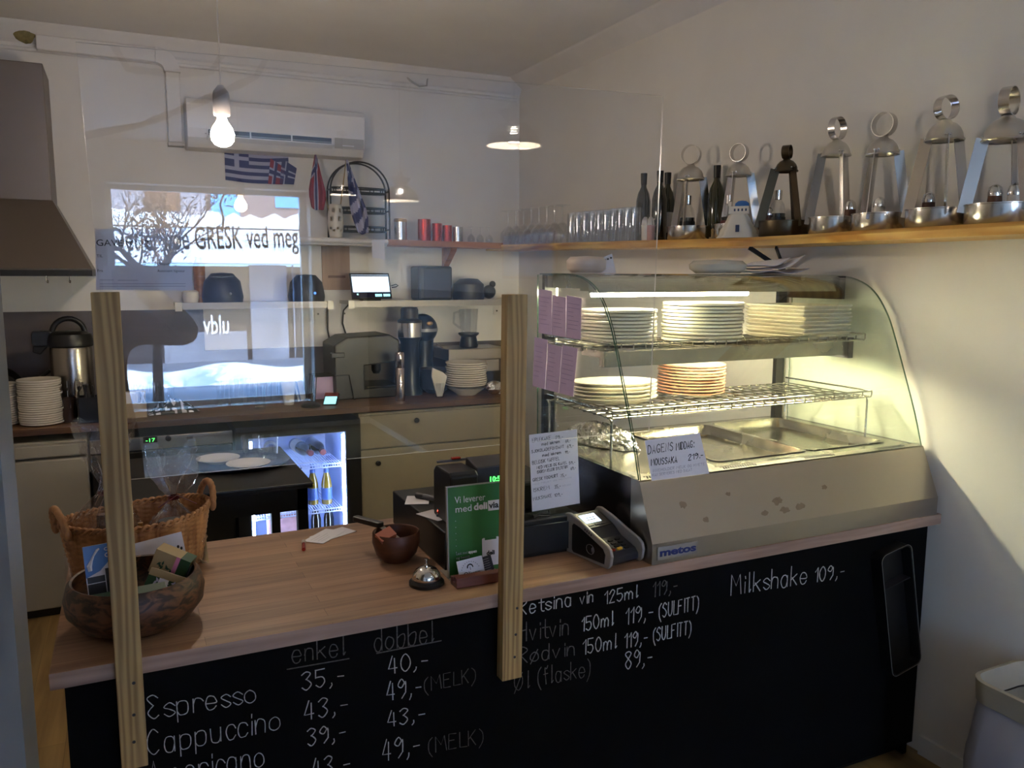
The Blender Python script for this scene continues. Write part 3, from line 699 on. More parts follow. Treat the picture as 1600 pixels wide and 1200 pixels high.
# ---- things in the case
def plate(r, h=.018, m='china', seg=40, name='plate', rim=.62):
    b = MB(); b.lathe([(0, .004), (r*rim, .004), (r*.955, h), (r*.985, h+.001), (r, h-.001), (r*.995, h-.0076), (r*.93, h-.009), (r*.66, 0), (0, 0)], seg, cap=False)
    return b.build(name, m, smooth=40)
def stack(proto, loc, n, step, labelfn, group, cat='plate', jit=.003, rz=0):
    for i in range(n):
        o = proto if i == 0 else proto.copy()
        if i: C.objects.link(o)
        o.location = (loc[0]+random.uniform(-jit, jit), loc[1]+random.uniform(-jit, jit), loc[2]+i*step); o.rotation_euler = (0, 0, rz+random.uniform(-.04, .04))
        tag(o, labelfn(i, n), cat, group)
def nth(i, n, what):
    return f'{what}, topmost of its stack' if i == n-1 else f'{what}, bottom of its stack' if i == 0 else f'{what}, {ORD[n-1-i]} from top of stack'
stack(plate(.127, .012), (at(967, 500, 'Y', 2.315).x, 2.315, 1.4705), 10, .0115, lambda i, n: nth(i, n, 'white plate on the upper rack by the left glass'), 'white plates in the upper left stack')
stack(plate(.140, .013), (at(1097, 500, 'Y', 2.300).x, 2.300, 1.4705), 11, .0122, lambda i, n: nth(i, n, 'large white plate in the middle of the upper rack'), 'white plates in the upper middle stack')
b = MB(); rings = []
for ins, z in ((.012, 0), (0, .011), (.0, .014), (.006, .014), (.018, .004)):
    rings.append([(p[0], p[1], z) for p in rrect(-.125+ins, -.145+ins, .125-ins, .145-ins, .006, 3)])
n_ = len(rings[0])
b.add([p for r in rings for p in r], [(k*n_+i, k*n_+(i+1) % n_, (k+1)*n_+(i+1) % n_, (k+1)*n_+i) for k in range(4) for i in range(n_)]+[tuple(4*n_+i for i in range(n_)), tuple(range(n_))[::-1]])
stack(b.build('serving_tray', 'china_y'), (at(1250, 527, 'Y', 2.165).x+.13, 2.165+.15, 1.4705), 9, .0135, lambda i, n: nth(i, n, 'cream rectangular tray on the upper rack'), 'rectangular trays on the upper rack', 'tray', rz=.03)
b = MB(); b.lathe([(0, .003), (.10, .003), (.150, .022), (.153, .022), (.152, .019), (.105, 0), (0, 0)], 40, cap=False, ey=.68)
stack(b.build('oval_platter', 'china_y', smooth=40), (at(960, 600, 'Y', 2.37).x, 2.37, 1.2645), 5, .013, lambda i, n: nth(i, n, 'oval cream platter on the lower rack'), 'oval platters on the lower rack', 'platter', rz=-.2)
b = MB(); b.k = 0; b.lathe([(.118, .0165), (.120, .018), (.1225, .017), (.1225, .014), (.118, .013)], 40, cap=False); b.k = 1; b.lathe([(0, .004), (.085, .004), (.118, .0165)], 40, cap=False); b.lathe([(.118, .013), (.085, 0), (0, 0)], 40, cap=False)
stack(b.build('rimmed_plate', ['china_r', 'china'], smooth=40), (at(1080, 590, 'Y', 2.40).x, 2.40, 1.2645), 10, .011, lambda i, n: nth(i, n, 'white plate with rust red rim on the lower rack'), 'rust rimmed plates on the lower rack')
# foil wrapped dish
b = MB(); rnd = random.Random(4)
def foil_fn(u, v):
    a = u*2*PI; r = math.sin(PI*(.08+.92*v)*.5)
    rr = (1+.05*math.sin(9*a+4*v)+rnd.uniform(-.04, .04)); return (.165*r*rr*math.cos(a)*(1 if v < .98 else 1), .068*r*rr*math.sin(a), .066*math.cos(PI*v*.5)*(1+rnd.uniform(-.12, .12))+.002)
nu, nv = 44, 9
vs = [foil_fn(i/nu, j/nv) for i in range(nu) for j in range(nv+1)]
b.add(vs, [(i*(nv+1)+j, ((i+1) % nu)*(nv+1)+j, ((i+1) % nu)*(nv+1)+j+1, i*(nv+1)+j+1) for i in range(nu) for j in range(nv)]+[tuple(i*(nv+1)+nv for i in range(nu))])
fo = b.build('foil_parcel', 'foil', loc=(1.475, 2.385, ZD+.001), rot=(0, 0, 1.82))
tag(fo, 'long parcel wrapped in crumpled aluminium foil on the case deck by the left glass', 'parcel')
# price sign leaning on the front glass
c4 = [(1006, 688), (1092, 676), (1107, 739), (1017, 751)]
def onslope(px, py):
    o = Vector((0, 0, EYE)); d = at(px, py, 'Y', 1.0)-o
    p, nrm = Vector((0, 1.884, ZD)), Vector((0, 1.225-ZD, -(1.922-1.889))).normalized()
    return o+d*((p-o).dot(nrm)/d.dot(nrm))
c3 = [onslope(*p)-Vector((0, .004, 0)) for p in c4]
sg = thing('price_sign', 'white handwritten price sign reading Dagens middag on the display case front', 'sign', c3[3])
MB().add([p-c3[3] for p in c3]+[p-c3[3]+Vector((0, .0006, 0)) for p in c3], [(0, 1, 2, 3), (7, 6, 5, 4)]+[(i, (i+1) % 4, 4+(i+1) % 4, 4+i) for i in range(4)]).build('card', 'paper', sg)
def hand(text, p_fn, par, org, x0, y0, x1, y1, hpx, m='ink', wpx=1.8, lift=.0008):
    a, b_ = p_fn(x0, y0), p_fn(x1, y1); h = (p_fn(x0, y0-hpx)-a).length; dd = b_-a; up = p_fn(x0, y0-hpx)-a
    write(text, a-org-Vector((0, lift, 0)), dd, up, h, span(a, wpx)*.75, m, par, 'handwriting', width=dd.length)
random.seed(31)
sf = lambda x, y: onslope(x, y)-Vector((0, .004, 0))
hand('DAGENS', sf, sg, c3[3], 1011, 709, 1051, 703, 13); hand('MIDDAG:', sf, sg, c3[3], 1055, 703, 1084, 698, 11)
hand('MOUSSAKA', sf, sg, c3[3], 1016, 727, 1057, 722, 10); hand('219.-', sf, sg, c3[3], 1074, 719, 1099, 714, 9)
hand('INNEHOLDER MELK OG HVETE', sf, sg, c3[3], 1018, 737, 1100, 726, 4, 'ink_l', 1); hand('KAN SERVERES MED SALAT', sf, sg, c3[3], 1018, 744, 1080, 735, 4, 'ink_l', 1)
# order slips taped outside the left glass
for gi, (qs, row) in enumerate((([(842, 453), (909, 466), (908, 531), (841, 520)], 'upper'), ([(835, 528), (903, 545), (896, 620), (832, 603)], 'lower'))):
    P = [at(*q, 'X', CX0-.003) for q in qs]
    for k in range(3):
        f0, f1 = k/3+.006, (k+1)/3-.006; jz = (.012, 0, .008)[k]
        A = P[0].lerp(P[1], f0)+Vector((0, 0, jz-.008)); B_ = P[0].lerp(P[1], f1)+Vector((0, 0, jz-.008)); Cc = P[3].lerp(P[2], f1); D = P[3].lerp(P[2], f0)
        t = thing('order_slip', f'pink order slip, {ORD[k]} from the rear in the {row} row on the case side glass', 'paper', D, group=f'order slips in the {row} row')
        th = Vector((-.0006, 0, 0))
        MB().add([p-D for p in (A, B_, Cc, D)]+[p-D+th for p in (A, B_, Cc, D)], [(0, 1, 2, 3), (7, 6, 5, 4)]+[(i, (i+1) % 4, 4+(i+1) % 4, 4+i) for i in range(4)]).build('sheet', 'lilac', t)
        rr = random.Random(gi*3+k)
        b = MB()
        for r in range(7):
            v = .18+.1*r; L = D.lerp(A, 1-v).lerp(Cc.lerp(B_, 1-v), .1); R2 = D.lerp(A, 1-v).lerp(Cc.lerp(B_, 1-v), rr.uniform(.45, .92))
            hz = Vector((0, 0, .0016)); dx = Vector((-.0009, 0, 0))
            b.add([L-D+dx, R2-D+dx, R2-D+dx+hz, L-D+dx+hz], [(0, 1, 2, 3)])
        b.build('printed_lines', mat('slip_print', '8A749A', .8), t)
# on top of the case
def crumple(name, label, cat, loc, sx, sy, h, m, seed, rz=0):
    b = MB(); r = random.Random(seed); H = [[r.uniform(0, 1) for _ in range(9)] for _ in range(9)]
    b.grid(lambda u, v: (sx*(u-.5), sy*(v-.5), h*H[int(u*8+.5)][int(v*8+.5)]*(1-abs(2*u-1)**3*.5)), 8, 8)
    o = b.build(name, m, solid=.0012, loc=loc, rot=(0, 0, rz), smooth=25); return tag(o, label, cat)
pt = Vector((2.225, 2.4, 1.7))
for k, (dx, dy, rz_, cv, lab) in enumerate(((-.01, 0, .06, .012, 'large white paper sheet lying lowest on the glass top of the display case'), (-.02, -.01, -.10, .05, 'white paper with a raised corner lying on the glass top of the display case'), (-.05, .01, .2, .03, 'white paper folded over on top of the case papers'))):
    b = MB(); b.grid(lambda u, v: ((.25-.05*k)*(u-.5), .17*(v-.5), .004+.011*k+cv*(u**3)*(1-.5*v)+.006*math.sin(7*u+k)*(1-.6*k/2)), 14, 8); o = b.build('paper_sheet', 'paper', solid=.0012, loc=(pt.x+dx, 2.40+dy, 1.7055+.0015*k), rot=(0, 0, rz_), smooth=40); tag(o, lab, 'paper')
pb = Vector((1.99, 2.42, 1.7))
b = MB(); b.lathe([(0, 0), (.09, 0), (.115, .015), (.118, .032), (.10, .046), (0, .05)], 28, cap=False, ey=.75); tag(b.build('paper_bag', 'china_y', smooth=50, loc=(pb.x, 2.42, 1.7065), rot=(0, 0, .1)), 'folded cream paper bag on the glass top of the display case', 'bag')
bb = Vector((1.428, 2.42, 1.7))
b = MB(); b.lathe([(0, 0), (.05, 0), (.066, .012), (.068, .04), (.055, .053), (0, .056)], 30, cap=False); tag(b.build('upturned_bowl', mat('pale_plastic', 'C4AE9C', .3), smooth=50, loc=(bb.x, 2.42, 1.7065)), 'upturned pale plastic bowl on the left end of the case top', 'bowl')
tg = thing('price_tag', 'small folded white price tag beside the upturned bowl on the case top', 'tag', (1.518, 2.42, 1.7065), -.25)
b = MB(); b.prism([(-.026, 0), (.026, 0), (.012, .066), (-.03, .05)], -.001, .001, 'XZ', Matrix.Rotation(-.12, 4, 'X')); b.build('card', 'paper', tg)
b = MB()
for k in range(3): b.box((-.02+k*.011, -.005, .040+k*.004), (-.013+k*.011, -.0042, .046+k*.004))
b.build('print', 'ink', tg)
# ================================================================== things on the serving counter
def on_ct(px, py): return at(px, py, 'Z', ZT)
Z1 = ZT+.0006
# service bell
bp_ = on_ct(672, 918)
t = thing('service_bell', 'chrome service bell with black base on the counter edge', 'bell', (bp_.x, 1.955, Z1))
MB().lathe([(.0, 0), (.046, 0), (.046, .008), (.040, .014), (0, .014)], 36, cap=False).build('base', 'blackpl', t, smooth=40)
MB().lathe([(.037, .0145), (.038, .018), (.036, .028), (.028, .040), (.014, .047), (0, .048)], 36, cap=False).build('dome', 'chrome', t, smooth=60)
MB().lathe([(.0055, .047), (.0055, .052), (.0025, .053), (.0025, .063), (.005, .064), (.005, .067), (0, .068)], 16, cap=False).build('plunger', 'chrome', t, smooth=40)
# teak bowl with knife and packet
bw = Vector((.665, 2.168, Z1))
t = thing('wooden_bowl', 'small teak bowl beside the black cash register', 'bowl', bw)
MB().lathe([(0, 0), (.040, 0), (.058, .022), (.068, .055), (.067, .082), (.0645, .085), (.061, .082), (.061, .055), (.050, .022), (0, .012)], 40, cap=False).build('body', 'teak', t, smooth=50)
t = thing('knife', 'knife with black handle resting across the teak bowl', 'knife', (.628, 2.232, ZT+.0915), math.radians(-62))
b = MB(); b.prism(rrect(-.095, -.011, .02, .012, .008), -.008, .008); b.build('handle', 'blackpl', t, bevel=.003)
MB().prism([(.02, -.009), (.12, -.006), (.14, .004), (.02, .010)], -.001, .001, 'XY', Matrix.Rotation(.30, 4, 'Y')).build('blade', 'steel', t)
t = thing('sugar_packet_box', 'small opened card box of sachets leaning inside the teak bowl', 'box', (.632, 2.165, ZT+.052), math.radians(25))
mx = Matrix.Rotation(.5, 4, 'X') @ Matrix.Rotation(-.35, 4, 'Y')
b = MB(); b.box((-.024, -.016, 0), (.024, .016, .045), mx); b.build('carton', 'kraft', t, bevel=.001)
MB().box((-.0245, -.017, .03), (.0245, .0165, .0455), mx).build('flap', mat('salmon_card', 'B4694E', .7), t)
MB().box((-.018, -.0175, .004), (.02, -.0163, .024), mx).build('print', 'blackpl', t)
# receipts and pen
rp = on_ct(512, 838)
for k, (dx, dy, rz, lab) in enumerate(((0, 0, .5, 'white receipt slip lying topmost on the counter by the red pen'), (.03, .012, .15, 'white receipt slip lying under another one on the counter by the red pen'))):
    c = (rp.x+dx-.01, rp.y+dy, Z1+.0012*(1-k)+.0004)
    t = thing('receipt_slip', lab, 'paper', c, rz+.3)
    MB().box((-.065, -.035, 0), (.065, .035, .0007)).build('sheet', 'paper', t)
    if k == 0:
        b = MB()
        for r in range(4): b.box((-.05, -.02+r*.012, .0007), (-.05+.05+.012*(r % 3), -.0192+r*.012, .0010))
        b.build('handwriting', 'ink_l', t)
pn = on_ct(474, 862)
t = thing('red_pen', 'short red pen with clear cap on the counter beside the receipts', 'pen', (.447, 2.395, Z1+.0065), math.radians(79))
MB().lathe([(0, 0), (.0055, .001), (.0058, .05), (.0055, .052)], 14, mx=Matrix.Rotation(PI/2, 4, 'Y') @ Matrix.Translation((0, 0, -.052))).build('barrel', 'red_tin', t, smooth=50)
MB().lathe([(.0055, 0), (.0062, .001), (.0062, .024), (.004, .027), (0, .027)], 14, mx=Matrix.Rotation(PI/2, 4, 'Y')).build('cap', 'silverpl', t, smooth=50)
# card holder with business cards
h0, h1 = on_ct(712, 921), on_ct(783, 909)
t = thing('card_holder', 'red wooden business card holder on the counter edge before the green sign', 'card holder', (.802, 1.905, Z1))
b = MB(); L2 = .064
b.prism([(-.020, 0), (.024, 0), (.026, .022), (.012, .024), (.010, .012), (-.002, .012), (-.004, .032), (-.017, .026)], -L2, L2, 'YZ'); b.build('block', 'red_wood', t, bevel=.002)
t = thing('business_card', 'cream business card printed Oliven standing in the red wooden holder', 'card', (.800, 1.909, Z1+.0135), -.06)
mx = Matrix.Rotation(-.28, 4, 'X') @ Matrix.Rotation(-.11, 4, 'Y')
MB().box((-.042, -.0008, 0), (.030, .0008, .052), mx).build('card', 'paper', t)
type_text('Oliven', mx @ frame((1, 0, 0), (0, 0, 1), Vector((-.030, -.0012, .006))), .02, 'ink', t, 'lettering', width=.046)
b = MB()
for k in range(9):
    a = PI*k/8; b.ball(mx @ Vector((-.008+.0075*math.cos(a), -.0012, .030+.0075*math.sin(a))), .0017, 8)
b.box((-.0086, -.0014, .0225), (-.0074, -.0010, .030), mx)
for k in range(11):
    a = PI*(.12+.76*k/10); c = mx @ Vector((-.008+.026*math.cos(a), -.0011, .0175+.027*math.sin(a))); b.ball(c, .0011, 6)
b.build('emblem', 'ink', t)
t = thing('business_card', 'dark blue business card standing behind the cream one in the red wooden holder', 'card', (.842, 1.913, Z1+.0135), -.12)
mx = Matrix.Rotation(-.22, 4, 'X') @ Matrix.Rotation(-.2, 4, 'Y')
MB().box((-.02, -.0008, 0), (.018, .0008, .050), mx).build('card', mat('navy_card', '232838', .5), t)
b = MB()
for k in range(6): b.box((-.010, -.0012, .012+k*.006), (.010, -.0009, .0128+k*.006), mx)
b.build('printed_lines', 'ink_l', t)
# green advertising sign
S0 = Vector((.748, 1.962, Z1)); gw, gh = .172, .247
t = thing('counter_sign', 'green advertising stand reading Vi leverer med delivia beside the right pine post', 'sign', S0, -.02)
mx = Matrix.Rotation(-.05, 4, 'X')
MB().box((0, 0, .002), (gw, .003, gh), mx).build('print_panel', 'green', t)
b = MB(); b.box((-.004, .0032, 0), (gw+.004, .006, gh+.003), mx); b.box((-.004, -.004, 0), (-.0005, .0032, gh+.003), mx); b.box((-.004, -.02, -.0), (gw+.004, .07, .002)); b.build('stand', 'silverpl', t)
def sgt(s, x, z, size, m='paper', wd=None, bold=0, nm='lettering'):
    type_text(s, mx @ frame((1, 0, 0), (0, 0, 1), Vector((x, -.0006, z))), size, m, t, nm, width=wd, bold=bold)
sgt('Vi leverer', .020, .203, .026, 'paper', .088); sgt('med', .020, .178, .026, 'paper', .046); sgt('deli', .074, .179, .026, 'paper', .039, .0009)
MB().box((.116, -.0008, .172), (.150, -.0002, .200), mx).build('word_box', 'paper', t); type_text('via', mx @ frame((1, 0, 0), (0, 0, 1), Vector((.1185, -.0014, .179))), .024, 'ink', t, 'lettering', width=.029, bold=.0007)
b = MB()
for k in range(6): b.ball(mx @ Vector((.021, -.0006, .155-k*.017)), .0011, 8)
b.build('bullet_dots', 'paper', t)
sgt('Last ned', .020, .062, .011, 'ink_l', .032); sgt('appen', .056, .062, .011, 'paper', .024, .0004); sgt('og bestill', .020, .05, .010, 'ink_l', .038)
MB().prism(rrect(.096, .02, .146, .098, .004, 3), -.0009, -.0002, 'XZ', mx).build('telephone_print', 'paper', t)
MB().box((.104, -.0012, .092), (.138, -.0008, .099), mx).build('telephone_notch', 'green', t)
type_text('deli', mx @ frame((1, 0, 0), (0, 0, 1), Vector((.108, -.0015, .050))), .017, 'ink', t, 'lettering', width=.024, bold=.0006)
# cash register
R0 = Vector((.972, 2.25, Z1))
t = thing('cash_register', 'black cash register with green digits behind the green sign', 'cash register', R0)
def rb(name, a, b_, m, bev=.004): return MB().box([a[i]-R0[i] for i in range(3)], [b_[i]-R0[i] for i in range(3)]).build(name, m, t, bevel=bev)
rb('cash_drawer', (.757, 2.02, Z1+.0), (1.185, 2.50, 1.000), 'blackpl')
rb('drawer_front', (.762, 2.012, Z1+.012), (1.180, 2.0195, .985), 'blackpl', .002)
rb('keypad_housing', (.930, 2.12, 1.0005), (1.16, 2.40, 1.085), 'blackpl', .01)
b = MB(); b.prism([(2.06-R0.y, 1.0-R0.z), (2.058-R0.y, 1.142-R0.z), (2.072-R0.y, 1.152-R0.z), (2.18-R0.y, 1.152-R0.z), (2.20-R0.y, 1.135-R0.z), (2.20-R0.y, 1.0-R0.z)], .735+.055-R0.x, .875-R0.x, 'YZ'); b.build('printer_head', 'blackpl', t, bevel=.006)
b = MB(); b.prism([(2.075-R0.y, 1.0-R0.z), (2.075-R0.y, 1.158-R0.z), (2.16-R0.y, 1.172-R0.z), (2.19-R0.y, 1.0-R0.z)], .876-R0.x, 1.03-R0.x, 'YZ'); b.build('display_housing', 'darkpl', t, bevel=.004)
q0, q1 = at(764, 753, 'Y', 2.0735), at(789, 749, 'Y', 2.0735)
type_text('10:56', frame((1, 0, 0), (0, 0, 1), q0-R0), .021, 'led', t, 'lit_digits', width=.043, bold=.0004)
rb('key_strip', (.80, 2.19, 1.1525), (.98, 2.199, 1.16), 'greypl', .002)
rb('key', (.845, 2.186, 1.1605), (.872, 2.199, 1.166), 'red_tin', .001)
# oddments on the drawer
Zd = 1.0008
t = thing('note_paper', 'white note paper under the red stapler on the cash register', 'paper', (.785, 2.18, Zd), .35); MB().box((-.028, -.05, 0), (.036, .05, .0008)).build('sheet', 'paper', t)
t = thing('note_paper', 'white note paper behind the grey marker on the cash register', 'paper', (.792, 2.36, Zd), -.4); MB().box((-.033, -.05, 0), (.04, .045, .0008)).build('sheet', 'paper', t)
t = thing('marker_pen', 'grey marker pen lying on the cash register', 'pen', (.83, 2.33, Zd+.0098), math.radians(120)); MB().lathe([(0, 0), (.009, .002), (.009, .10), (.007, .11), (0, .115)], 14, mx=Matrix.Rotation(PI/2, 4, 'Y') @ Matrix.Translation((0, 0, -.055))).build('barrel', 'greypl', t, smooth=50)
MB().lathe([(.0095, 0), (.0095, .03), (0, .031)], 14, mx=Matrix.Rotation(PI/2, 4, 'Y') @ Matrix.Translation((0, 0, .03))).build('cap', 'darkpl', t, smooth=50)
t = thing('red_stapler', 'red and black stapler on the papers on the cash register', 'stapler', (.818, 2.20, Zd+.0012), math.radians(65))
MB().prism([(-.05, 0), (.045, 0), (.045, .010), (-.05, .008)], -.014, .014, 'XZ').build('base', 'greypl', t, bevel=.002)
MB().prism([(-.05, .009), (.045, .012), (.055, .028), (.03, .04), (-.03, .03), (-.056, .016)], -.012, .012, 'XZ').build('arm', 'red_tin', t, bevel=.003)
MB().prism([(.01, .041), (.045, .037), (.03, .062)], -.003, .003, 'XZ').build('lever', 'red_tin', t)
t = thing('adhesive_roll', 'small clear tape roll beside the red stapler on the cash register', 'tape', (.862, 2.27, Zd), 0)
MB().lathe([(.012, 0), (.022, 0), (.022, .03), (.012, .03), (.012, 0)], 24, cap=False).build('roll', 'silverpl', t, smooth=40)
# handwritten menu in its stand
m4_ = [at(832, 679, 'Y', 2.075), at(914, 673, 'Y', 2.09), at(911, 789, 'Y', 2.075), at(830, 797, 'Y', 2.062)]
ms = thing('menu_stand', 'white handwritten menu with cake and milkshake prices in a clear stand on the cash register', 'sign', (1.15, 2.08, 1.0008))
o_ = Vector((1.15, 2.08, 1.0008)); mz = .0
mm0, mm1 = Vector((1.058, 2.07, 1.006)), Vector((1.228, 2.10, 1.232))
mw, mh = .172, .226; mmx = Matrix.Translation(Vector((1.046, 2.062, 1.012))) @ Matrix.Rotation(math.radians(6), 4, 'Z') @ Matrix.Rotation(math.radians(-5), 4, 'X')
lm = Matrix.Translation(-o_) @ mmx
MB().box((0, 0, 0), (mw, .0008, mh), lm).build('card', 'paper', ms)
b = MB(); b.box((-.003, .001, -.004), (mw+.003, .003, mh+.002), lm); b.box((-.003, -.035, -.0112), (mw+.003, .04, -.0095), lm); b.box((-.003, .001, -.011), (mw+.003, .003, -.004), lm); b.build('clear_stand', 'glass', ms)
random.seed(41)
for s, x, z, wd, h, m in (('EPLEKAKE', .010, .203, .066, .0115, 'ink'), ('29,-', .092, .203, .030, .011, 'ink'), ('med iskrem', .042, .190, .066, .009, 'ink'), ('64,-', .128, .190, .020, .009, 'ink'),
        ('SJOKOLADEFONDANT', .006, .172, .116, .0085, 'ink'), ('69,-', .133, .173, .026, .010, 'ink'), ('med iskrem', .043, .157, .068, .009, 'ink'), ('99,-', .125, .157, .018, .008, 'ink'),
        ('BELGISK VAFFEL', .007, .138, .096, .010, 'ink'), ('MED MELIS OG KANEL', .022, .123, .108, .008, 'ink'), ('59,-', .138, .123, .024, .008, 'ink'), ('ISKREM ELLER SYLTETØY', .022, .110, .112, .008, 'ink'), ('69,-', .143, .106, .02, .008, 'ink'),
        ('GRESK YOGHURT', .006, .088, .090, .009, 'ink'), ('75,-', .104, .088, .024, .009, 'ink'), ('MED FRUKT OG HONNING', .006, .077, .14, .004, 'ink_l'), ('ISKREM', .006, .057, .058, .0105, 'ink'), ('35,-', .082, .057, .024, .010, 'ink'), ('PER KULE', .11, .059, .032, .0045, 'ink_l'),
        ('MILKSHAKE', .005, .032, .066, .0095, 'ink'), ('109,-', .080, .032, .032, .0095, 'ink')):
    write(s, lm @ Vector((x, -.0006, z)), lm.to_3x3() @ Vector((1, 0, .03)), lm.to_3x3() @ Vector((0, 0, 1)), h, .0014 if m == 'ink' else .0006, m, ms, 'handwriting', width=wd)
t = thing('binder_clip', 'black clip with cord lying before the handwritten menu on the cash register', 'clip', (1.063, 2.035, 1.0008), .2)
b = MB(); b.tube([(-.03, 0, .005), (0, .004, .009), (.025, -.004, .006), (.03, .004, .012)], .004, 8); b.tube([(-.03, .004, .01), (0, -.004, .004), (.02, -.012, .004)], .003, 8); b.build('clip_body', 'blackpl', t, smooth=60)
# card terminal
T0 = Vector((1.168, 1.842, Z1))
t = thing('card_terminal', 'silver and black card payment terminal with lit screen before the display case', 'payment terminal', T0, math.radians(9))
TW = .128
prof_ = [(0, .012), (0, .028), (.012, .040), (.075, .060), (.105, .082), (.175, .108), (.188, .104), (.194, .088), (.194, .010), (.185, .002), (.01, .002)]
b = MB(); b.prism(prof_, .010, TW-.010, 'YZ'); b.build('body', 'darkpl', t, bevel=.004)
sp_ = [(-.012, .012), (-.017, .040), (-.011, .058), (.004, .068), (.060, .086), (.120, .107), (.170, .119), (.188, .116), (.200, .100), (.200, .008), (.19, 0), (.0, 0)]
for x0, x1 in ((0, .010), (TW-.010, TW)):
    b = MB(); b.prism(sp_, x0, x1, 'YZ'); b.build('side_shell', 'silverpl', t, bevel=.0035)
b = MB(); b.prism([(.012, .012), (.008, .040), (.018, .054), (.060, .069), (.120, .089), (.148, .094), (.155, .086), (.155, .014), (.148, .008)], -.0012, .0001, 'YZ'); b.build('side_panel', 'blackpl', t)
b = MB(); cx_, cz_ = .075, .038
for r in (.006, .0095, .013): b.tube([(-.0016, cx_-.004-r*math.cos(a), cz_+r*math.sin(a)) for a in [(-.8+1.6*k/8) for k in range(9)]], .0007, 5)
b.tube([(-.0016, cx_-.003+.017*math.cos(a), cz_+.014*math.sin(a)) for a in [2*PI*k/24 for k in range(24)]], .0005, 5, closed=True)
b.build('contactless_symbol', 'silverpl', t)
b = MB()
for k in range(4): b.box((-.0010, .068+k*.009, .0775+k*.003), (-.0002, .072+k*.009, .0835+k*.003))
b.build('side_vents', 'blackpl', t)
d_ = Vector((0, .07, .026)).normalized(); fm = frame((1, 0, 0), d_, Vector((.016, .106, .0835)))
MB().box((0, 0, 0), (TW-.032, .074, .002), fm).build('screen_bezel', 'blackpl', t)
MB().box((.012, .022, .002), (.070, .062, .0026), fm).build('lit_screen', 'screen', t)
b = MB(); b.box((.026, .044, .0026), (.060, .046, .003), fm); b.box((.022, .034, .0026), (.056, .037, .003), fm); b.build('screen_text', 'screen_d', t)
b = MB()
for k in range(3): b.box((.012+k*.024, .008, .002), (.030+k*.024, .014, .004), fm)
b.build('function_keys', 'darkpl', t, bevel=.001)
fk = frame((1, 0, 0), Vector((0, .063, .020)), Vector((.016, .012, .0402)))
for r in range(4):
    for c in range(3):
        kx = .010+c*.026; ky = .002+r*.014
        nm, mm_ = ('yellow_key', mat('yellow_key', 'C89A1E', .5)) if (r, c) == (0, 1) else ('red_key', 'red_tin') if (r, c) == (0, 0) else ('key', 'blackpl')
        MB().prism(rrect(kx, ky, kx+.018, ky+.009, .003, 3), .0, .004, 'XY', fk).build(nm, mm_, t)
# ---- wicker basket with gifts
BK = Vector((.002, 2.395, Z1))
t = thing('wicker_basket', 'oval wicker basket with two handles at the end of the counter', 'basket', BK, .36)
def wick(u, v):
    a = u*2*PI; k = int(v*22); r = 1+.16*v+.012*math.sin(40*a*.5+(PI if k % 2 else 0))
    return (.165*r*math.cos(a), .115*r*math.sin(a), .150*v+.006*math.cos(2*a)*v)
b = MB(); nu, nv = 120, 44
b.add([wick(i/nu, j/nv) for i in range(nu) for j in range(nv+1)], [(i*(nv+1)+j, ((i+1) % nu)*(nv+1)+j, ((i+1) % nu)*(nv+1)+j+1, i*(nv+1)+j+1) for i in range(nu) for j in range(nv)])
b.build('woven_wall', 'wicker', t, solid=.006, smooth=60)
b = MB(); b.lathe([(0, .002), (.163, .002), (.163, .006), (0, .006)], 40, cap=False, ey=.7); b.build('base', 'wicker', t)
b = MB()
for ph in (0, PI):
    b.tube([(.192*math.cos(a)*(1+.012*math.cos(30*a+ph)), .134*math.sin(a)*(1+.012*math.cos(30*a+ph)), .156+.006*math.cos(2*a)+.006*math.sin(30*a+ph)) for a in [2*PI*i/240 for i in range(240)]], .005, 6, closed=True)
b.build('rim', 'wicker', t, smooth=60)
for sx in (-1, 1):
    b = MB(); pts = []
    for k in range(25):
        a = PI*k/24; pts.append((sx*(.192+.012*math.sin(a)), .045*math.cos(a), .145+.066*math.sin(a)))
    b.tube(pts, [.0085+.0015*(k % 2) for k in range(25)], 8)
    for yy in (-.045, .045): b.ball((sx*.192, yy, .15), .014, 12, (.7, 1, 1.2))
    b.build('handle', 'wicker', t, smooth=50)
def cello(cx, cy, z0, r, h, seed, par, neck=.62):
    b = MB(); rnd = random.Random(seed); nu, nv = 36, 16; vs = []
    for i in range(nu):
        for j in range(nv+1):
            v = j/nv; a = 2*PI*i/nu
            rr = r*(1-.15*v) if v < neck*.55 else None
            w_ = 1-.86*math.exp(-((v-neck)/.17)**2); rr = r*w_*(1 if v < neck else .75)
            rr *= 1+.22*math.sin(5*a+seed+3*v)*v+rnd.uniform(-.13, .13)
            vs.append((cx+rr*math.cos(a)+.02*v, cy+rr*math.sin(a)*.75, z0+h*v+rnd.uniform(-.008, .008)+.02*math.sin(3*a)*(v > neck)))
    b.add(vs, [(i*(nv+1)+j, ((i+1) % nu)*(nv+1)+j, ((i+1) % nu)*(nv+1)+j+1, i*(nv+1)+j+1) for i in range(nu) for j in range(nv)])
    return b.build('cellophane', 'cello', par, smooth=25)
gA = thing('gift_bundle', 'tall cellophane gift bundle with dark red ribbon in the wicker basket behind the pine post', 'gift', (BK.x-.085, BK.y-.035, Z1+.0095))
cello(0, 0, 0, .088, .40, 3, gA)
MB().lathe([(0, 0), (.033, 0), (.035, .01), (.035, .105), (.014, .135), (.014, .165), (0, .166)], 24, cap=False).build('bottle', 'amber', gA, smooth=40)
MB().lathe([(.0355, .03), (.0355, .09)], 24, cap=False).build('bottle_label', 'kraft', gA)
b = MB(); b.lathe([(.017, .218), (.020, .224), (.017, .230)], 20, c=(.012, 0, 0), cap=False)
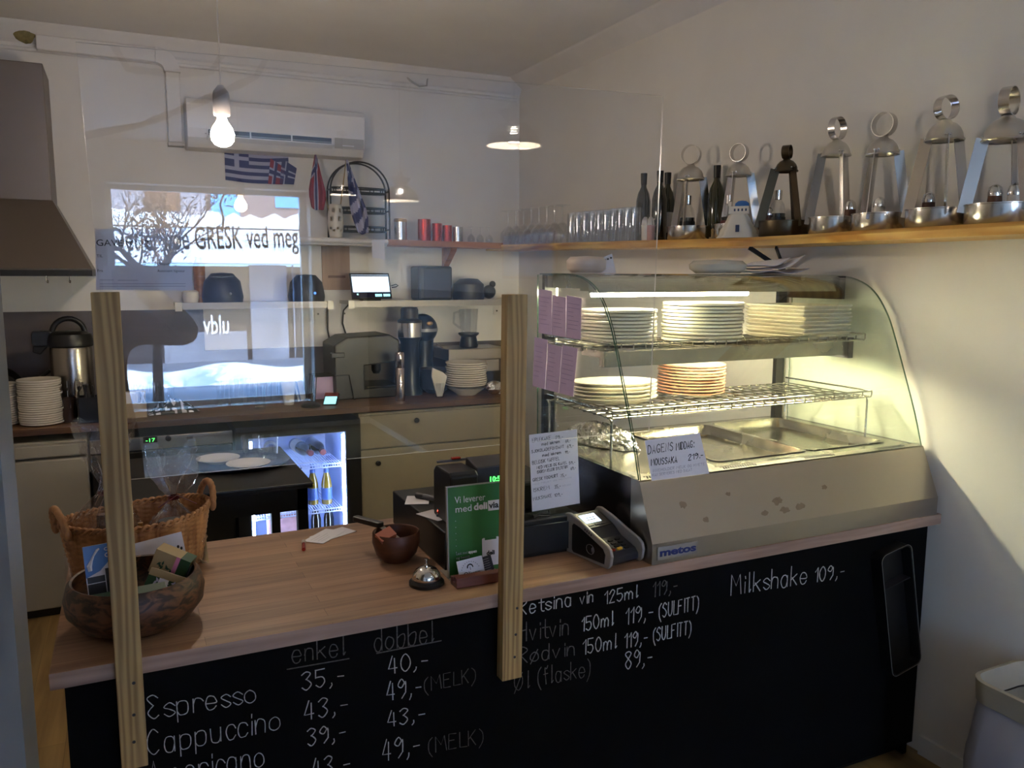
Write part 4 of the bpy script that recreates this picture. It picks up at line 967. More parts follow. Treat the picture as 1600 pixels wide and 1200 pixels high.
for s in (-1, 1): b.grid(lambda u, v, s=s: (.012-.016*s*math.sin(u*2.2)-.01*u*s, -.022+.012*v, .222-.085*u), 10, 1)
b.build('ribbon', 'ribbon', gA, solid=.0008)
gB = thing('gift_bundle', 'cellophane gift bundle with a dark jam jar in the middle of the wicker basket', 'gift', (BK.x+.082, BK.y+.01, Z1+.0095))
cello(0, 0, 0, .080, .315, 8, gB, .56)
MB().lathe([(0, 0), (.032, 0), (.034, .008), (.034, .085), (.028, .098), (.028, .104), (0, .104)], 24, cap=False).build('jar', mat('dark_jam', '240C10', .2, coat=.5), gB, smooth=40)
MB().lathe([(.030, .098), (.031, .1), (.031, .116), (0, .117)], 24, cap=False).build('jar_lid', 'blackpl', gB, smooth=40)
b = MB(); b.lathe([(.013, .175), (.016, .18), (.013, .185)], 20, c=(.012, 0, 0), cap=False); b.grid(lambda u, v: (-.03+.1*u, -.02+.01*v, .188-.03*abs(2*u-1)), 12, 1); b.build('ribbon', 'ribbon', gB, solid=.0008)
gC = thing('gift_item', 'small amber bottle lying between the bundles in the wicker basket', 'bottle', (BK.x+.005, BK.y-.07, Z1+.0095))
MB().lathe([(0, 0), (.012, 0), (.013, .09), (.006, .105), (.006, .13), (0, .131)], 16, cap=False).build('body', 'amber', gC, smooth=40)
MB().lathe([(.0068, .12), (.0068, .14), (0, .141)], 14, cap=False).build('cap', 'gold', gC)
rs = random.Random(9); b = MB()
b.grid(lambda u, v: (.085+.09*u, -.03+.08*v, .03+.04*math.sin(5*u+2*v)+rs.uniform(-.006, .006)), 8, 8)
tag(b.build('tissue_paper', 'kraft', solid=.001, smooth=30, loc=BK+Vector((0, 0, .005))), 'crumpled brown tissue paper in the right end of the wicker basket', 'paper')
e4 = [at(221, 872, 'Y', 2.205), at(290, 835, 'Y', 2.215), at(299, 878, 'Y', 2.18), at(222, 879, 'Y', 2.19)]
ev = thing('envelope', 'white envelope propped against the wicker basket front', 'envelope', (.068, 2.185, Z1))
mx = Matrix.Rotation(-.16, 4, 'X') @ Matrix.Rotation(-.14, 4, 'Y')
MB().box((-.062, -.0012, .0), (.054, .0012, .142), mx).build('paper_body', 'paper', ev)
b = MB()
for k in range(5): b.ball(mx @ Vector((.018+.007*k, -.0012, .100+.006*(k % 2))), .0032, 8, (1, .3, 1.6))
b.build('print', 'ink', ev)
# ---- olive wood bowl with tea boxes and brochure
OB = Vector((-.012, 2.005, Z1))
t = thing('olive_wood_bowl', 'large round olive wood bowl at the end of the counter behind the pine post', 'bowl', OB)
MB().lathe([(0, 0), (.085, 0), (.120, .018), (.146, .052), (.150, .082), (.141, .114), (.134, .121), (.129, .119), (.134, .108), (.140, .082), (.134, .054), (.108, .026), (0, .015)], 64, cap=False).build('body', 'olive', t, smooth=60)
def teabox(lab, loc, mx, sz, m1, m2, seed):
    t = thing('tea_box', lab, 'box', loc)
    w_, d_, h_ = sz
    MB().box((-w_/2, -d_/2, 0), (w_/2, d_/2, h_), mx).build('carton', m1, t, bevel=.001)
    MB().box((-w_/2-.0004, -d_/2-.0004, h_*.62), (w_/2+.0004, d_/2+.0004, h_+.0004), mx).build('lid_print', m2, t)
    b = MB(); r = random.Random(seed)
    for k in range(9):
        c = Vector((r.uniform(-.3, .15)*w_, -d_/2-.0006, r.uniform(.15, .55)*h_)); a = r.uniform(0, PI); d = Vector((math.cos(a), 0, math.sin(a)))*.007; n = Vector((-d.z, 0, d.x))*.4
        b.add([mx @ (c-d), mx @ (c+n), mx @ (c+d), mx @ (c-n)], [(0, 1, 2, 3)])
    b.build('leaf_print', 'flag_w' if m1 == 'tea' else 'tea', t)
    return t
ta = teabox('green tea box lying flat at the front of the olive wood bowl', OB+Vector((-.012, -.062, .055)), Matrix.Rotation(.12, 4, 'Z') @ Matrix.Rotation(.35, 4, 'X'), (.150, .055, .045), 'tea', 'tea', 1)
tb_ = teabox('green tea box with white price sticker in the right of the olive wood bowl', OB+Vector((.068, -.015, .070)), Matrix.Rotation(-.5, 4, 'Z') @ Matrix.Rotation(.30, 4, 'Y') @ Matrix.Rotation(-.45, 4, 'X'), (.100, .052, .042), 'tea', 'kraft', 2)
mx = Matrix.Rotation(-.5, 4, 'Z') @ Matrix.Rotation(.30, 4, 'Y') @ Matrix.Rotation(-.45, 4, 'X')
MB().box((-.022, -.0272, .010), (.0, -.0264, .026), mx).build('price_sticker', 'paper', tb_)
tc_ = teabox('kraft tea box with pink band at the back of the olive wood bowl', OB+Vector((.072, .050, .090)), Matrix.Rotation(-.4, 4, 'Z') @ Matrix.Rotation(.42, 4, 'Y'), (.085, .045, .06), 'kraft', 'kraft', 3)
mx = Matrix.Rotation(-.4, 4, 'Z') @ Matrix.Rotation(.42, 4, 'Y')
MB().box((.008, -.0232, -.0002), (.018, -.0224, .0605), mx).build('pink_band', mat('pink_band', 'B4647E', .5), tc_); MB().box((.018, -.0236, -.0004), (.0429, .0229, .0606), mx).build('dark_end', 'tea', tc_)
MB().box((.0431, -.010, .015), (.0435, .010, .045), mx).build('barcode_panel', 'paper', tc_)
br = thing('brochure', 'blue travel brochure with photos standing in the olive wood bowl', 'brochure', OB+Vector((-.045, -.012, .052)), .05)
mx = Matrix.Rotation(-.2, 4, 'X') @ Matrix.Rotation(-.05, 4, 'Y')
bw_, bh_ = .10, .148
MB().box((-bw_/2, 0, 0), (bw_/2, .004, bh_), mx).build('cover', 'paper', br)
MB().prism([(-bw_/2, bh_*.52), (-bw_/2+.03, bh_*.60), (0, bh_*.73), (bw_/2, bh_*.78), (bw_/2, bh_), (-bw_/2, bh_)], -.0008, -.0001, 'XZ', mx).build('sky_print', 'blue_pr', br)
b = MB()
for x0, z0, x1, z1 in ((-.048, .036, -.012, .062), (-.010, .036, .048, .092), (-.048, .004, .0, .033), (.003, .004, .048, .033), (-.048, .064, -.012, .078)):
    b.box((x0, -.0009, z0), (x1, -.0001, z1), mx)
b.build('photo_prints', 'dark_pr', br)
type_text('OPPLEV', mx @ frame((1, 0, 0), (0, 0, 1), Vector((-.008, -.0014, bh_-.016))), .011, 'paper', br, width=.05, bold=.0002); type_text('OPPLEV', mx @ frame((1, 0, 0), (0, 0, 1), Vector((-.008, -.0014, bh_-.031))), .014, 'paper', br, width=.054, bold=.0003)
b = MB(); b.tube([mx @ Vector(p) for p in ((-.040, -.0012, .092), (-.041, -.0012, .103), (-.035, -.0012, .115), (-.030, -.0012, .125), (-.022, -.0012, .136), (-.017, -.0012, .139))], [.0045, .006, .003, .0022, .0028, .0018], 6); b.build('map_print', 'paper', br)

# ================================================================== white bin by the right wall
t = thing('waste_bin', 'white waste bin with a clear bag by the right wall', 'bin', (2.335, 1.23, 0))
zb, hb_ = .525, .065
def loop(w2, d2, r, z): return [(p[0], p[1], z) for p in rrect(-w2, -d2, w2, d2, r, 6)]
rings = [loop(.135, .245, .06, zb-hb_), loop(.140, .250, .065, zb), loop(.128, .238, .055, zb+.002), loop(.118, .225, .05, zb-.03), loop(.112, .215, .05, zb-.06)]
n = len(rings[0]); b = MB(); b.add([p for r in rings for p in r], [(k*n+i, k*n+(i+1) % n, (k+1)*n+(i+1) % n, (k+1)*n+i) for k in range(4) for i in range(n)]); b.build('rim_band', 'white', t, smooth=40)
rings = [loop(.095, .19, .05, .004), loop(.112, .215, .055, zb-hb_-.001)]
b = MB(); b.add([p for r in rings for p in r], [(i, (i+1) % n, n+(i+1) % n, n+i) for i in range(n)]+[tuple(range(n))[::-1]]); b.build('body', 'white', t, smooth=40)
rb_ = random.Random(2); nv = 10; b = MB(); vs = []
for k in range(nv+1):
    v = k/nv
    for i, p in enumerate(loop(.128+.018*math.sin(PI*v), .236+.018*math.sin(PI*v), .06, zb-hb_+.004-.40*v)):
        s = 1+.03*math.sin(i*1.9+v*3)*v+rb_.uniform(-.012, .012); vs.append((p[0]*s, p[1]*s, p[2]))
b.add(vs, [(k*n+i, k*n+(i+1) % n, (k+1)*n+(i+1) % n, (k+1)*n+i) for k in range(nv) for i in range(n)])
mb_ = thin_glass('bag_film', (.8, .8, .84), 1.5, rough=.25)
b.build('bin_bag', mat('white_bag', '9C9AA4', .45, bump=.2, scale=10), t, smooth=60)
b = MB(); b.box((-.1412, -.07, zb-.042), (-.1385, .005, zb-.026)); b.build('slot', 'greypl', t)
# ================================================================== kitchen along the back wall
def part(par, name, a, b_, m, bevel=0):
    o = par.location
    return MB().box([a[i]-o[i] for i in range(3)], [b_[i]-o[i] for i in range(3)]).build(name, m, par, bevel=bevel)
kt = MB(); kt.box((XL+.01, KY, ZK-.033), (2.12, YB-.0125, ZK)); tag(kt.build('kitchen_worktop', 'ktop', bevel=.002), 'oak kitchen worktop along the back wall', 'worktop')
# white freezer
t = thing('freezer', 'white under-counter freezer at the left end of the kitchen worktop', 'freezer', (-.85, 4.8, 0))
part(t, 'body', (-1.25, 4.51, .02), (-.205, 5.12, .88), 'white', .004); part(t, 'door', (-1.25, 4.455, .05), (-.205, 4.507, .80), 'white', .008); part(t, 'handle_strip', (-1.25, 4.46, .812), (-.205, 4.507, .872), 'white', .006); part(t, 'plinth', (-1.22, 4.50, 0), (-.215, 4.52, .05), 'blackpl')
# bench freezer with display
t = thing('bench_freezer', 'low stainless bench freezer with green display under the kitchen worktop', 'freezer', (.15, 4.8, 0))
part(t, 'body', (-.195, 4.53, .0), (.485, 5.12, .86), 'blackmet'); part(t, 'control_panel', (-.195, 4.505, .802), (.485, 4.529, .868), 'steel', .002); part(t, 'door', (-.190, 4.50, .10), (.48, 4.528, .795), 'blackmet', .004)
p = at(226, 691, 'Y', 4.504); part(t, 'display', (p.x-.006, 4.5035, p.z-.005), (p.x+.06, 4.505, p.z+.026), 'blackpl'); type_text('-17', frame((1, 0, 0), (0, 0, 1), p+Vector((.004, -.0012, 0))-t.location), .026, 'led', t, 'lit_digits', width=.044)
p = at(263, 685, 'Y', 4.504); MB().lathe([(0, 0), (.015, 0), (.013, .014), (0, .015)], 20, mx=Matrix.Translation(p-t.location) @ Matrix.Rotation(PI/2, 4, 'X')).build('knob', 'blackpl', t, smooth=40)
p = at(292, 687, 'Y', 4.504); part(t, 'badge', (p.x, 4.5037, p.z), (p.x+.03, 4.505, p.z+.016), 'greypl'); part(t, 'badge_line', (p.x+.032, 4.5037, p.z+.002), (p.x+.085, 4.505, p.z+.005), 'silverpl')
# bottle fridge
fr = thing('bottle_fridge', 'black bottle fridge lit blue white inside beneath the kitchen worktop', 'fridge', (.83, 4.8, 0))
fx0, fx1, ix0, ix1, iz0, iz1, fy = .495, 1.172, .56, 1.088, .10, .822, 4.47
for a, b_ in (((fx0, fy, 0), (ix0, 5.10, .885)), ((ix1, fy, 0), (fx1, 5.10, .885)), ((ix0, fy, 0), (ix1, 5.10, iz0)), ((ix0, fy, iz1), (ix1, 5.10, .885))): part(fr, 'case_panel', a, b_, 'blackpl')
part(fr, 'liner_back', (ix0, 4.98, iz0), (ix1, 4.99, iz1), 'fridge_in'); part(fr, 'liner_side', (ix0+.0005, fy+.004, iz0), (ix0+.006, 4.98, iz1), 'fridge_in'); part(fr, 'liner_side', (ix1-.006, fy+.004, iz0), (ix1-.0005, 4.98, iz1), 'fridge_in')
part(fr, 'liner_floor', (ix0+.006, fy+.004, iz0+.0005), (ix1-.006, 4.98, iz0+.006), 'fridge_in'); part(fr, 'liner_top', (ix0+.006, fy+.004, iz1-.006), (ix1-.006, 4.98, iz1-.0005), 'fridge_in')
part(fr, 'lit_strip', (ix1-.020, fy+.012, iz0+.02), (ix1-.008, fy+.024, iz1-.02), 'led_w'); part(fr, 'lit_strip', (ix0+.008, fy+.012, iz0+.02), (ix0+.020, fy+.024, iz1-.02), 'led_w')
part(fr, 'door_glass', (ix0-.01, fy-.006, iz0-.01), (ix1+.01, fy-.002, iz1+.01), 'pane')
FS = [at(490, 724, 'Y', 4.53).z, at(490, 794, 'Y', 4.53).z, iz0+.0075]
for z in FS[:2]:
    b = MB(); o = fr.location
    for y in (4.50, 4.74, 4.965): b.tube([(ix0+.024-o.x, y-o.y, z-.006), (ix1-.024-o.x, y-o.y, z-.006)], .004, 6)
    b.tube([(ix0+.024-o.x, 4.497-o.y, z-.022), (ix1-.024-o.x, 4.497-o.y, z-.022)], .004, 6)
    for k in range(34):
        x = ix0+.03+(ix1-ix0-.06)*k/33; b.tube([(x-o.x, 4.497-o.y, z-.022), (x-o.x, 4.498-o.y, z-.002), (x-o.x, 4.967-o.y, z-.002)], .0024, 5)
    b.build('wire_shelf', 'fridge_in', fr, smooth=50)
def bottle_mesh(kind):
    if kind == 'wine': return [(0, 0), (.036, 0), (.038, .006), (.038, .18), (.030, .215), (.0145, .245), (.0138, .295), (.016, .296), (.016, .305), (0, .306)]
    if kind == 'beer': return [(0, 0), (.029, 0), (.0305, .006), (.0305, .115), (.024, .15), (.0135, .185), (.0125, .222), (.0145, .223), (.0145, .23), (0, .231)]
    if kind == 'slim': return [(0, 0), (.028, 0), (.030, .006), (.030, .17), (.022, .205), (.0125, .23), (.012, .27), (.0145, .271), (.0145, .279), (0, .28)]
def bottle(kind, label, loc, m, cap='gold', lab=None, group=None, rot=None, cat='bottle', cz=None, name=None, foil=None):
    t = thing(name or {'wine': 'wine_bottle', 'beer': 'beer_bottle', 'slim': 'glass_bottle'}[kind], label, cat, loc, 0, group)
    pr = bottle_mesh(kind); H_ = pr[-1][1]
    MB().lathe(pr, 24, cap=False).build('glass_body', m, t, smooth=35)
    if cap: MB().lathe([(pr[-4][0]+.0016, H_-(foil or .02)), (pr[-2][0]+.0012, H_-.006), (pr[-2][0]+.0012, H_+.001), (0, H_+.0012)], 18, cap=False).build('cap', cap, t, smooth=40)
    if lab:
        r = pr[2][0]+.0006; MB().lathe([(r, H_*.12), (r, H_*.42)], 24, cap=False).build('bottle_label', lab, t)
        if kind == 'beer': MB().lathe([(.0155, H_*.80), (.0143, H_*.90)], 20, cap=False).build('neck_label', lab, t)
    if rot is not None: t.rotation_euler = rot
    return t
lay = (PI/2+.03, 0, 0)
for k, (px, py, m, lb, lab) in enumerate(((424, 700, 'bottle', 'label', 'wine bottle lying on the top fridge shelf behind the black table corner'), (468, 714, 'bottle', 'label', 'dark wine bottle with white label lying on the top fridge shelf'), (493, 711, 'bottle', None, 'plain dark bottle lying at the right of the top fridge shelf'))):
    p = at(px, py, 'Z', FS[0]+.04); bottle('wine', lab, ((.74, .885, .985)[k], 4.93, FS[0]+.038), m, 'ribbon', lb, 'wine bottles lying in the fridge', rot=(PI/2, 0, (-.1, .12, .02)[k]), foil=.04)
for k, x in enumerate((.70, .775, .85, .925, 1.0)):
    bottle('beer', f'amber beer bottle with blue label, {("leftmost", "second from the left", "middle one", "second from the right", "rightmost")[k]} on the middle fridge shelf', (x, 4.60+.02*(k % 2), FS[1]), 'beer', 'label_b', 'label_b', 'beer bottles on the middle fridge shelf')
for k, x in enumerate((.945, 1.02)):
    bottle('slim', f'bottle with blue neck on the bottom of the fridge, {("left", "right")[k]} one of two', (x, 4.66, FS[2]), 'bottle', 'label_b', None, 'blue necked bottles in the fridge', foil=.12)
sg = thing('fridge_sign', 'handwritten white price sign standing on the bottom of the bottle fridge', 'sign', (.80, 4.60, FS[2]))
mx = Matrix.Rotation(-.1, 4, 'X'); MB().box((-.14, 0, 0), (.06, .001, .42), mx).build('card', 'paper', sg)
random.seed(5); write('GINGER', mx @ Vector((-.10, -.001, .36)), (1, 0, 0), (0, 0, 1), .035, .004, 'ink', sg, 'handwriting', width=.13); write('49,-', mx @ Vector((-.09, -.001, .30)), (1, 0, 0), (0, 0, 1), .035, .004, 'ink', sg, 'handwriting', width=.09)
MB().box((-.13, -.001, .08), (.05, 0, .24), mx).build('print', mat('pale_pink_print', 'B08A90', .7, var=.2, scale=20), sg)
# cream cabinet
cb = thing('base_cabinet', 'cream base cabinet with a drawer and round black knobs', 'cabinet', (1.62, 4.8, 0))
part(cb, 'carcass', (1.178, 4.53, .06), (2.10, 5.10, .905), 'cream'); part(cb, 'plinth', (1.19, 4.56, 0), (2.09, 4.58, .06), 'blackpl')
zdr = at(600, 700, 'Y', 4.51).z
part(cb, 'drawer', (1.180, 4.508, zdr+.004), (2.098, 4.529, .893), 'cream', .002); part(cb, 'door', (1.180, 4.508, .07), (2.098, 4.529, zdr-.004), 'cream', .002)
for px, py in ((650, 656), (590, 723)):
    p = at(px, py, 'Y', 4.505); MB().lathe([(.006, 0), (.006, .012), (.015, .018), (.014, .026), (0, .029)], 20, mx=Matrix.Translation(p-cb.location+Vector((0, .003, 0))) @ Matrix.Rotation(PI/2, 4, 'X')).build('knob', 'blackpl', cb, smooth=40)
# black table in the aisle
tbx = thing('black_table', 'black work table standing in the aisle behind the counter', 'table', (.30, 3.68, 0))
TZ = .85
part(tbx, 'tabletop', (-.05, 3.30, TZ-.022), (.662, 4.08, TZ), 'blackmet', .002); part(tbx, 'front_trim', (-.05, 3.297, TZ-.006), (.662, 3.2999, TZ+.0005), 'chrome')
part(tbx, 'apron', (-.03, 3.315, TZ-.115), (.642, 3.335, TZ-.022), 'blackmet'); part(tbx, 'apron', (-.03, 4.045, TZ-.115), (.642, 4.065, TZ-.022), 'blackmet'); part(tbx, 'apron', (.622, 3.335, TZ-.115), (.642, 4.045, TZ-.022), 'blackmet')
for x, y in ((-.03, 3.315), (.600, 3.315), (-.03, 4.025), (.600, 4.025)): part(tbx, 'leg', (x, y, 0), (x+.042, y+.04, TZ-.115 if False else TZ-.022), 'blackmet')
part(tbx, 'lower_shelf', (-.02, 3.335, .20), (.63, 4.05, .22), 'blackmet')
tr_ = thing('serving_tray', 'dark blue oval tray on the black table', 'tray', (.425, 3.75, TZ+.0006), 0)
MB().lathe([(0, .004), (.20, .004), (.222, .016), (.225, .016), (.203, 0), (0, 0)], 56, cap=False, ey=.8).build('tray_body', mat('dark_blue_tray', '14182C', .3), tr_, smooth=40)
def soup(label, loc):
    b = MB(); b.lathe([(0, .010), (.055, .010), (.090, .024), (.094, .024), (.093, .021), (.06, .006), (.045, 0), (0, 0)], 40, cap=False)
    t = tag(b.build('soup_plate', 'china', loc=loc, smooth=40), label, 'plate'); return t
soup('white plate at the back left of the oval tray on the black table', (.345, 3.81, TZ+.0052)); soup('white plate at the front of the oval tray on the black table', (.455, 3.655, TZ+.0052))
def tumbler(label, loc, r=.034, h=.11, group=None, up=True, name='drinking_glass'):
    b = MB(); pr = [(0, 0), (r*.86, 0), (r, h), (r-.0022, h), (r*.86-.002, .008), (0, .008)]
    if not up: pr = [(p[0], h-p[1]) for p in pr]
    b.lathe(pr, 28, cap=False); return tag(b.build(name, 'tumbler', loc=loc, smooth=40), label, 'glass', group)
g1 = at(389, 716, 'Z', TZ+.005); g2 = at(406, 716, 'Z', TZ+.005)
tumbler('clear glass on the oval tray, the left of the two behind the plates', (.492, 3.85, TZ+.0052), .042, .105, 'glasses on the oval tray'); tumbler('clear glass on the oval tray, the right of the two behind the plates', (.566, 3.80, TZ+.0052), .042, .105, 'glasses on the oval tray')
# ---- on the kitchen worktop
Zk = ZK+.0006
t = thing('pump_thermos', 'tall steel pump thermos jug with black lid on the kitchen worktop', 'thermos', (-.265, 4.83, Zk))
MB().lathe([(0, 0), (.098, 0), (.100, .01), (.100, .355), (.096, .37), (0, .37)], 40, cap=False).build('body', steel('thermos_steel', (.30, .27, .24), .26, 'Z'), t, smooth=40)
MB().lathe([(.100, .368), (.108, .375), (.108, .40), (.098, .435), (.07, .45), (0, .452)], 40, cap=False).build('lid', 'blackpl', t, smooth=40)
b = MB(); b.prism(rrect(-.175, .375, -.08, .455, .02, 4), -.025, .025, 'XZ'); b.prism([(-.175, .345), (-.14, .33), (-.10, .375), (-.17, .38)], -.012, .012, 'XZ'); b.build('spout', 'blackpl', t, bevel=.006)
b = MB(); b.tube([(-.095+.0*k, 0, .43) if False else (-.005-.075*math.cos(PI*k/12), 0, .44+.075*math.sin(PI*k/12)) for k in range(13)], .014, 10); b.build('carry_handle', 'blackpl', t, smooth=50)
pt = plate(.098, .014, 'china', 36)
stack(pt, (-.405, 4.64, Zk), 20, .0112, lambda i, n: nth(i, n, 'white plate before the pump thermos'), 'white plates before the pump thermos')
pt2 = plate(.098, .014, 'china', 36)
stack(pt2, (-.60, 4.70, Zk), 18, .0112, lambda i, n: nth(i, n, 'white plate at the left worktop end'), 'white plates at the worktop end')
t = thing('frying_pan', 'black frying pan standing behind the plates on the worktop', 'pan', (-.62, 4.96, Zk+.002))
MB().lathe([(0, 0), (.10, 0), (.125, .045), (.122, .045), (.098, .004), (0, .004)], 36, mx=Matrix.Translation((0, 0, .13)) @ Matrix.Rotation(1.1, 4, 'X'), cap=False).build('bowl', 'blackmet', t, smooth=40)
b = MB(); b.tube([(.10, -.03, .14), (.19, -.06, .19), (.25, -.07, .24)], .010, 8); b.build('handle', 'blackpl', t, smooth=50)
t = thing('cutlery_cup', 'dark metal cup of cutlery between the plates and the black holder', 'cup', (-.283, 4.66, Zk)); MB().lathe([(0, 0), (.038, 0), (.041, .12), (.0395, .12), (.036, .003), (0, .003)], 24, cap=False).build('cup_body', mat('dark_tin', '4A3A34', .35, .7), t, smooth=40)
for k in range(8):
    a = k*.83; x, y = -.283+.020*math.cos(a), 4.66+.020*math.sin(a)
    t = thing('fork', f'steel fork standing in the dark metal cup', 'cutlery', (x, y, Zk+.004), a, 'forks in the dark metal cup')
    tl = Matrix.Rotation(.22, 4, 'Y'); b = MB(); b.box((-.004, -.001, 0), (.004, .001, .15), tl); b.prism([(-.004, .15), (.004, .15), (.011, .165), (.011, .20), (.006, .20), (.006, .175), (.003, .175), (.003, .20), (-.003, .20), (-.003, .175), (-.006, .175), (-.006, .20), (-.011, .20), (-.011, .165)], -.001, .001, 'XZ', tl); b.build('body', 'chrome', t)
t = thing('cutlery_holder', 'black box holder of black handled knives beside the pine post', 'holder', (-.185, 4.615, Zk))
b = MB(); ring_ = rrect(-.055, -.05, .055, .05, .01, 3); b.prism(ring_, 0, .004); b2 = ring_prism(ring_, rrect(-.052, -.047, .052, .047, .008, 3), 0, .13, Matrix.Rotation(PI/2, 4, 'X')); b.add([(v[0], -v[1] if False else v[1], abs(v[2])) for v in b2.v], b2.f); b.build('holder_body', 'blackpl', t)
for k in range(7):
    x, y = -.185-.035+.0117*k, 4.615+.02*math.sin(k*2.1)
    t = thing('table_knife', 'black handled table knife standing in the black holder', 'cutlery', (x, y, Zk+.006), k*.9, 'knives in the black holder')
    tl = Matrix.Rotation(.13, 4, 'Y'); MB().box((-.007, -.004, .10), (.007, .004, .185), tl).build('handle', 'blackpl', t, bevel=.002); MB().box((-.006, -.0008, 0), (.006, .0008, .10), tl).build('blade', 'steel', t)
t = thing('sugar_box', 'beige card box of sugar sachets behind the pine post on the worktop', 'box', (.022, 4.68, Zk))
b = MB(); b.box((-.055, -.05, 0), (.055, .05, .075)); b.box((-.055, .046, .075), (.055, .05, .13)); b.prism([(-.05, .075), (.05, .075), (.05, .13), (.044, .11), (.044, .079), (-.05, .079)], .051, .055, 'YZ'); b.build('carton', mat('beige_card', 'A08A6C', .7), t)
for k in range(7):
    t = thing('sugar_sachet', 'white sugar sachet standing in the beige card box', 'sachet', (-.015+.0135*k, 4.68-.02*(k % 2)-.008, Zk+.0755), .3*k, 'sugar sachets in the beige box')
    b = MB(); b.prism([(-.02, 0), (.02, 0), (.022, .055), (-.018, .06)], -.004, .004, 'XZ', Matrix.Rotation(.25*((k % 3)-1), 4, 'X')); b.build('sachet_body', 'paper', t, bevel=.002)
def place(px, py, z=Zk): p = at(px, py, 'Z', z); return p
gp_ = [(222, 648, .04, .165), (243, 640, .043, .15), (262, 640, .043, .13), (208, 645, .03, .18), (372, 634, .04, .15), (396, 632, .036, .15), (350, 634, .036, .14), (418, 628, .036, .12), (432, 627, .036, .12), (408, 640, .036, .13), (470, 622, .036, .12), (490, 614, .04, .16), (508, 612, .04, .16)]
wh = ['in the row right of the pine post, first', 'in the row right of the pine post, second', 'in the row right of the pine post, third', 'half hidden by the pine post beside the sugar box', 'in the middle group left of the paper cup, tall one', 'in the middle group, next to the tall one', 'at the left edge of the middle group', 'just left of the paper cup at the back', 'directly behind the paper cup', 'at the front of the middle group left of the paper cup', 'right of the paper cup', 'left one of the tall pair near the wire rack', 'right one of the tall pair near the wire rack']
for (px, py, r, h), s in zip(gp_, wh):
    p = place(px, py); tumbler('clear drinking glass '+s, (p.x, p.y+r, Zk), r, h, 'drinking glasses on the kitchen worktop', up=(px % 2 == 0))
p = place(453, 633); b = MB(); b.lathe([(0, 0), (.028, 0), (.042, .135), (.044, .136), (.044, .140), (.040, .140), (.027, .004), (0, .004)], 30, cap=False); tag(b.build('paper_cup', 'china', loc=(p.x, p.y+.03, Zk), smooth=40), 'white paper cup on the kitchen worktop', 'cup')
p = place(488, 637); tag(MB().lathe([(0, 0), (.055, 0), (.055, .012), (.04, .02), (0, .022)], 28, cap=False).build('charging_puck', 'blackpl', loc=(p.x, p.y+.04, Zk), smooth=40), 'round black puck beside the lit handheld on the worktop', 'device')
p = place(520, 634); t = thing('handheld_terminal', 'black handheld device with a lit cyan screen on the worktop edge', 'device', (p.x+.01, p.y+.09, Zk), -.35)
tl = Matrix.Translation((0, 0, .008)) @ Matrix.Rotation(.32, 4, 'X')
MB().box((-.042, -.085, 0), (.042, .085, .018), tl).build('body', 'blackpl', t, bevel=.005); MB().box((-.034, -.06, .0182), (.034, .035, .0188), tl).build('lit_screen', 'screen_c', t); MB().box((-.04, .04, .0182), (.04, .08, .022), tl).build('red_band', 'red_tin', t)
b = MB(); b.box((-.03, .05, 0), (.03, .075, .03)); b.build('stand', 'blackpl', t)
p = place(470, 628); t = thing('leaflet', 'small white leaflet with blue stripe standing beside the paper cup', 'paper', (p.x+.02, p.y+.06, Zk), .9); mx = Matrix.Rotation(-.2, 4, 'X'); MB().box((-.05, 0, 0), (.05, .001, .12), mx).build('sheet', 'paper', t); MB().box((-.03, -.0006, 0), (-.015, -.0001, .12), mx).build('stripe', 'label_b', t)
b = MB(); rc = random.Random(6); p = place(272, 648)
b.grid(lambda u, v: (.26*(u-.5), .13*(v-.5), .045*math.sin(PI*u)*math.sin(PI*v)*(1+.8*rc.random())+.004), 22, 12, k=lambda u, v: int((math.sin(u*40)+math.sin(v*30+u*9)) > .5))
tag(b.build('patterned_cloth', ['blackpl', 'paper'], loc=(p.x, p.y+.08, Zk), rot=(0, 0, .1), smooth=20, solid=.001), 'crumpled black and white patterned cloth on the worktop', 'cloth')
p = place(535, 622); t = thing('wire_rack', 'black wire letter rack with papers on the kitchen worktop', 'rack', (p.x-.08, p.y-.03, Zk), .1)
b = MB()
for k in range(5):
    y = -.08+.04*k; b.tube([(-.13, y, .004), (-.12, y, .004), (-.10, y+.02, .15), (.10, y+.02, .15), (.12, y, .004), (.13, y, .004)], .0035, 6)
for x in (-.12, .12): b.tube([(x, -.09, .004), (x, .09, .004)], .004, 6)
b.build('frame', 'blackmet', t, smooth=50)
t2 = thing('paper_sheets', 'papers held in the black wire letter rack', 'paper', (p.x-.08, p.y-.035, Zk+.009), .1); MB().box((-.09, .0, 0), (.09, .006, .13), Matrix.Rotation(-.12, 4, 'X')).build('sheet', 'lilac', t2)
# coffee machine, grinder, flask, mixer
p = place(600, 612); cx = 1.36
t = thing('coffee_machine', 'large dark grey coffee machine on the kitchen worktop', 'coffee machine', (cx-.05, 4.95, Zk))
b = MB(); b.prism([(-.20, 0), (.20, 0), (.20, .06), (-.02, .06), (-.02, .20), (.20, .22), (.20, .35), (.14, .385), (-.12, .375), (-.20, .33)], -.16, .16, 'XZ'); b.build('housing', mat('dark_machine', '1C1818', .4), t, bevel=.008)
MB().box((-.22, -.165, .255), (-.14, -.12, .285)).build('side_grip', 'blackpl', t, bevel=.005); MB().box((0, -.14, .061), (.195, .14, .07)).build('drip_tray', 'blackmet', t)
b = MB(); b.lathe([(0, .20), (.03, .20), (.03, .16), (.02, .14), (0, .14)], 20, c=(.08, -.06, 0), cap=False); b.build('brew_head', 'blackpl', t)
gx = at(622, 585, 'Y', 4.72)
t = thing('coffee_grinder', 'coffee grinder with steel hopper and black lid beside the coffee machine', 'grinder', (1.60, 4.86, Zk))
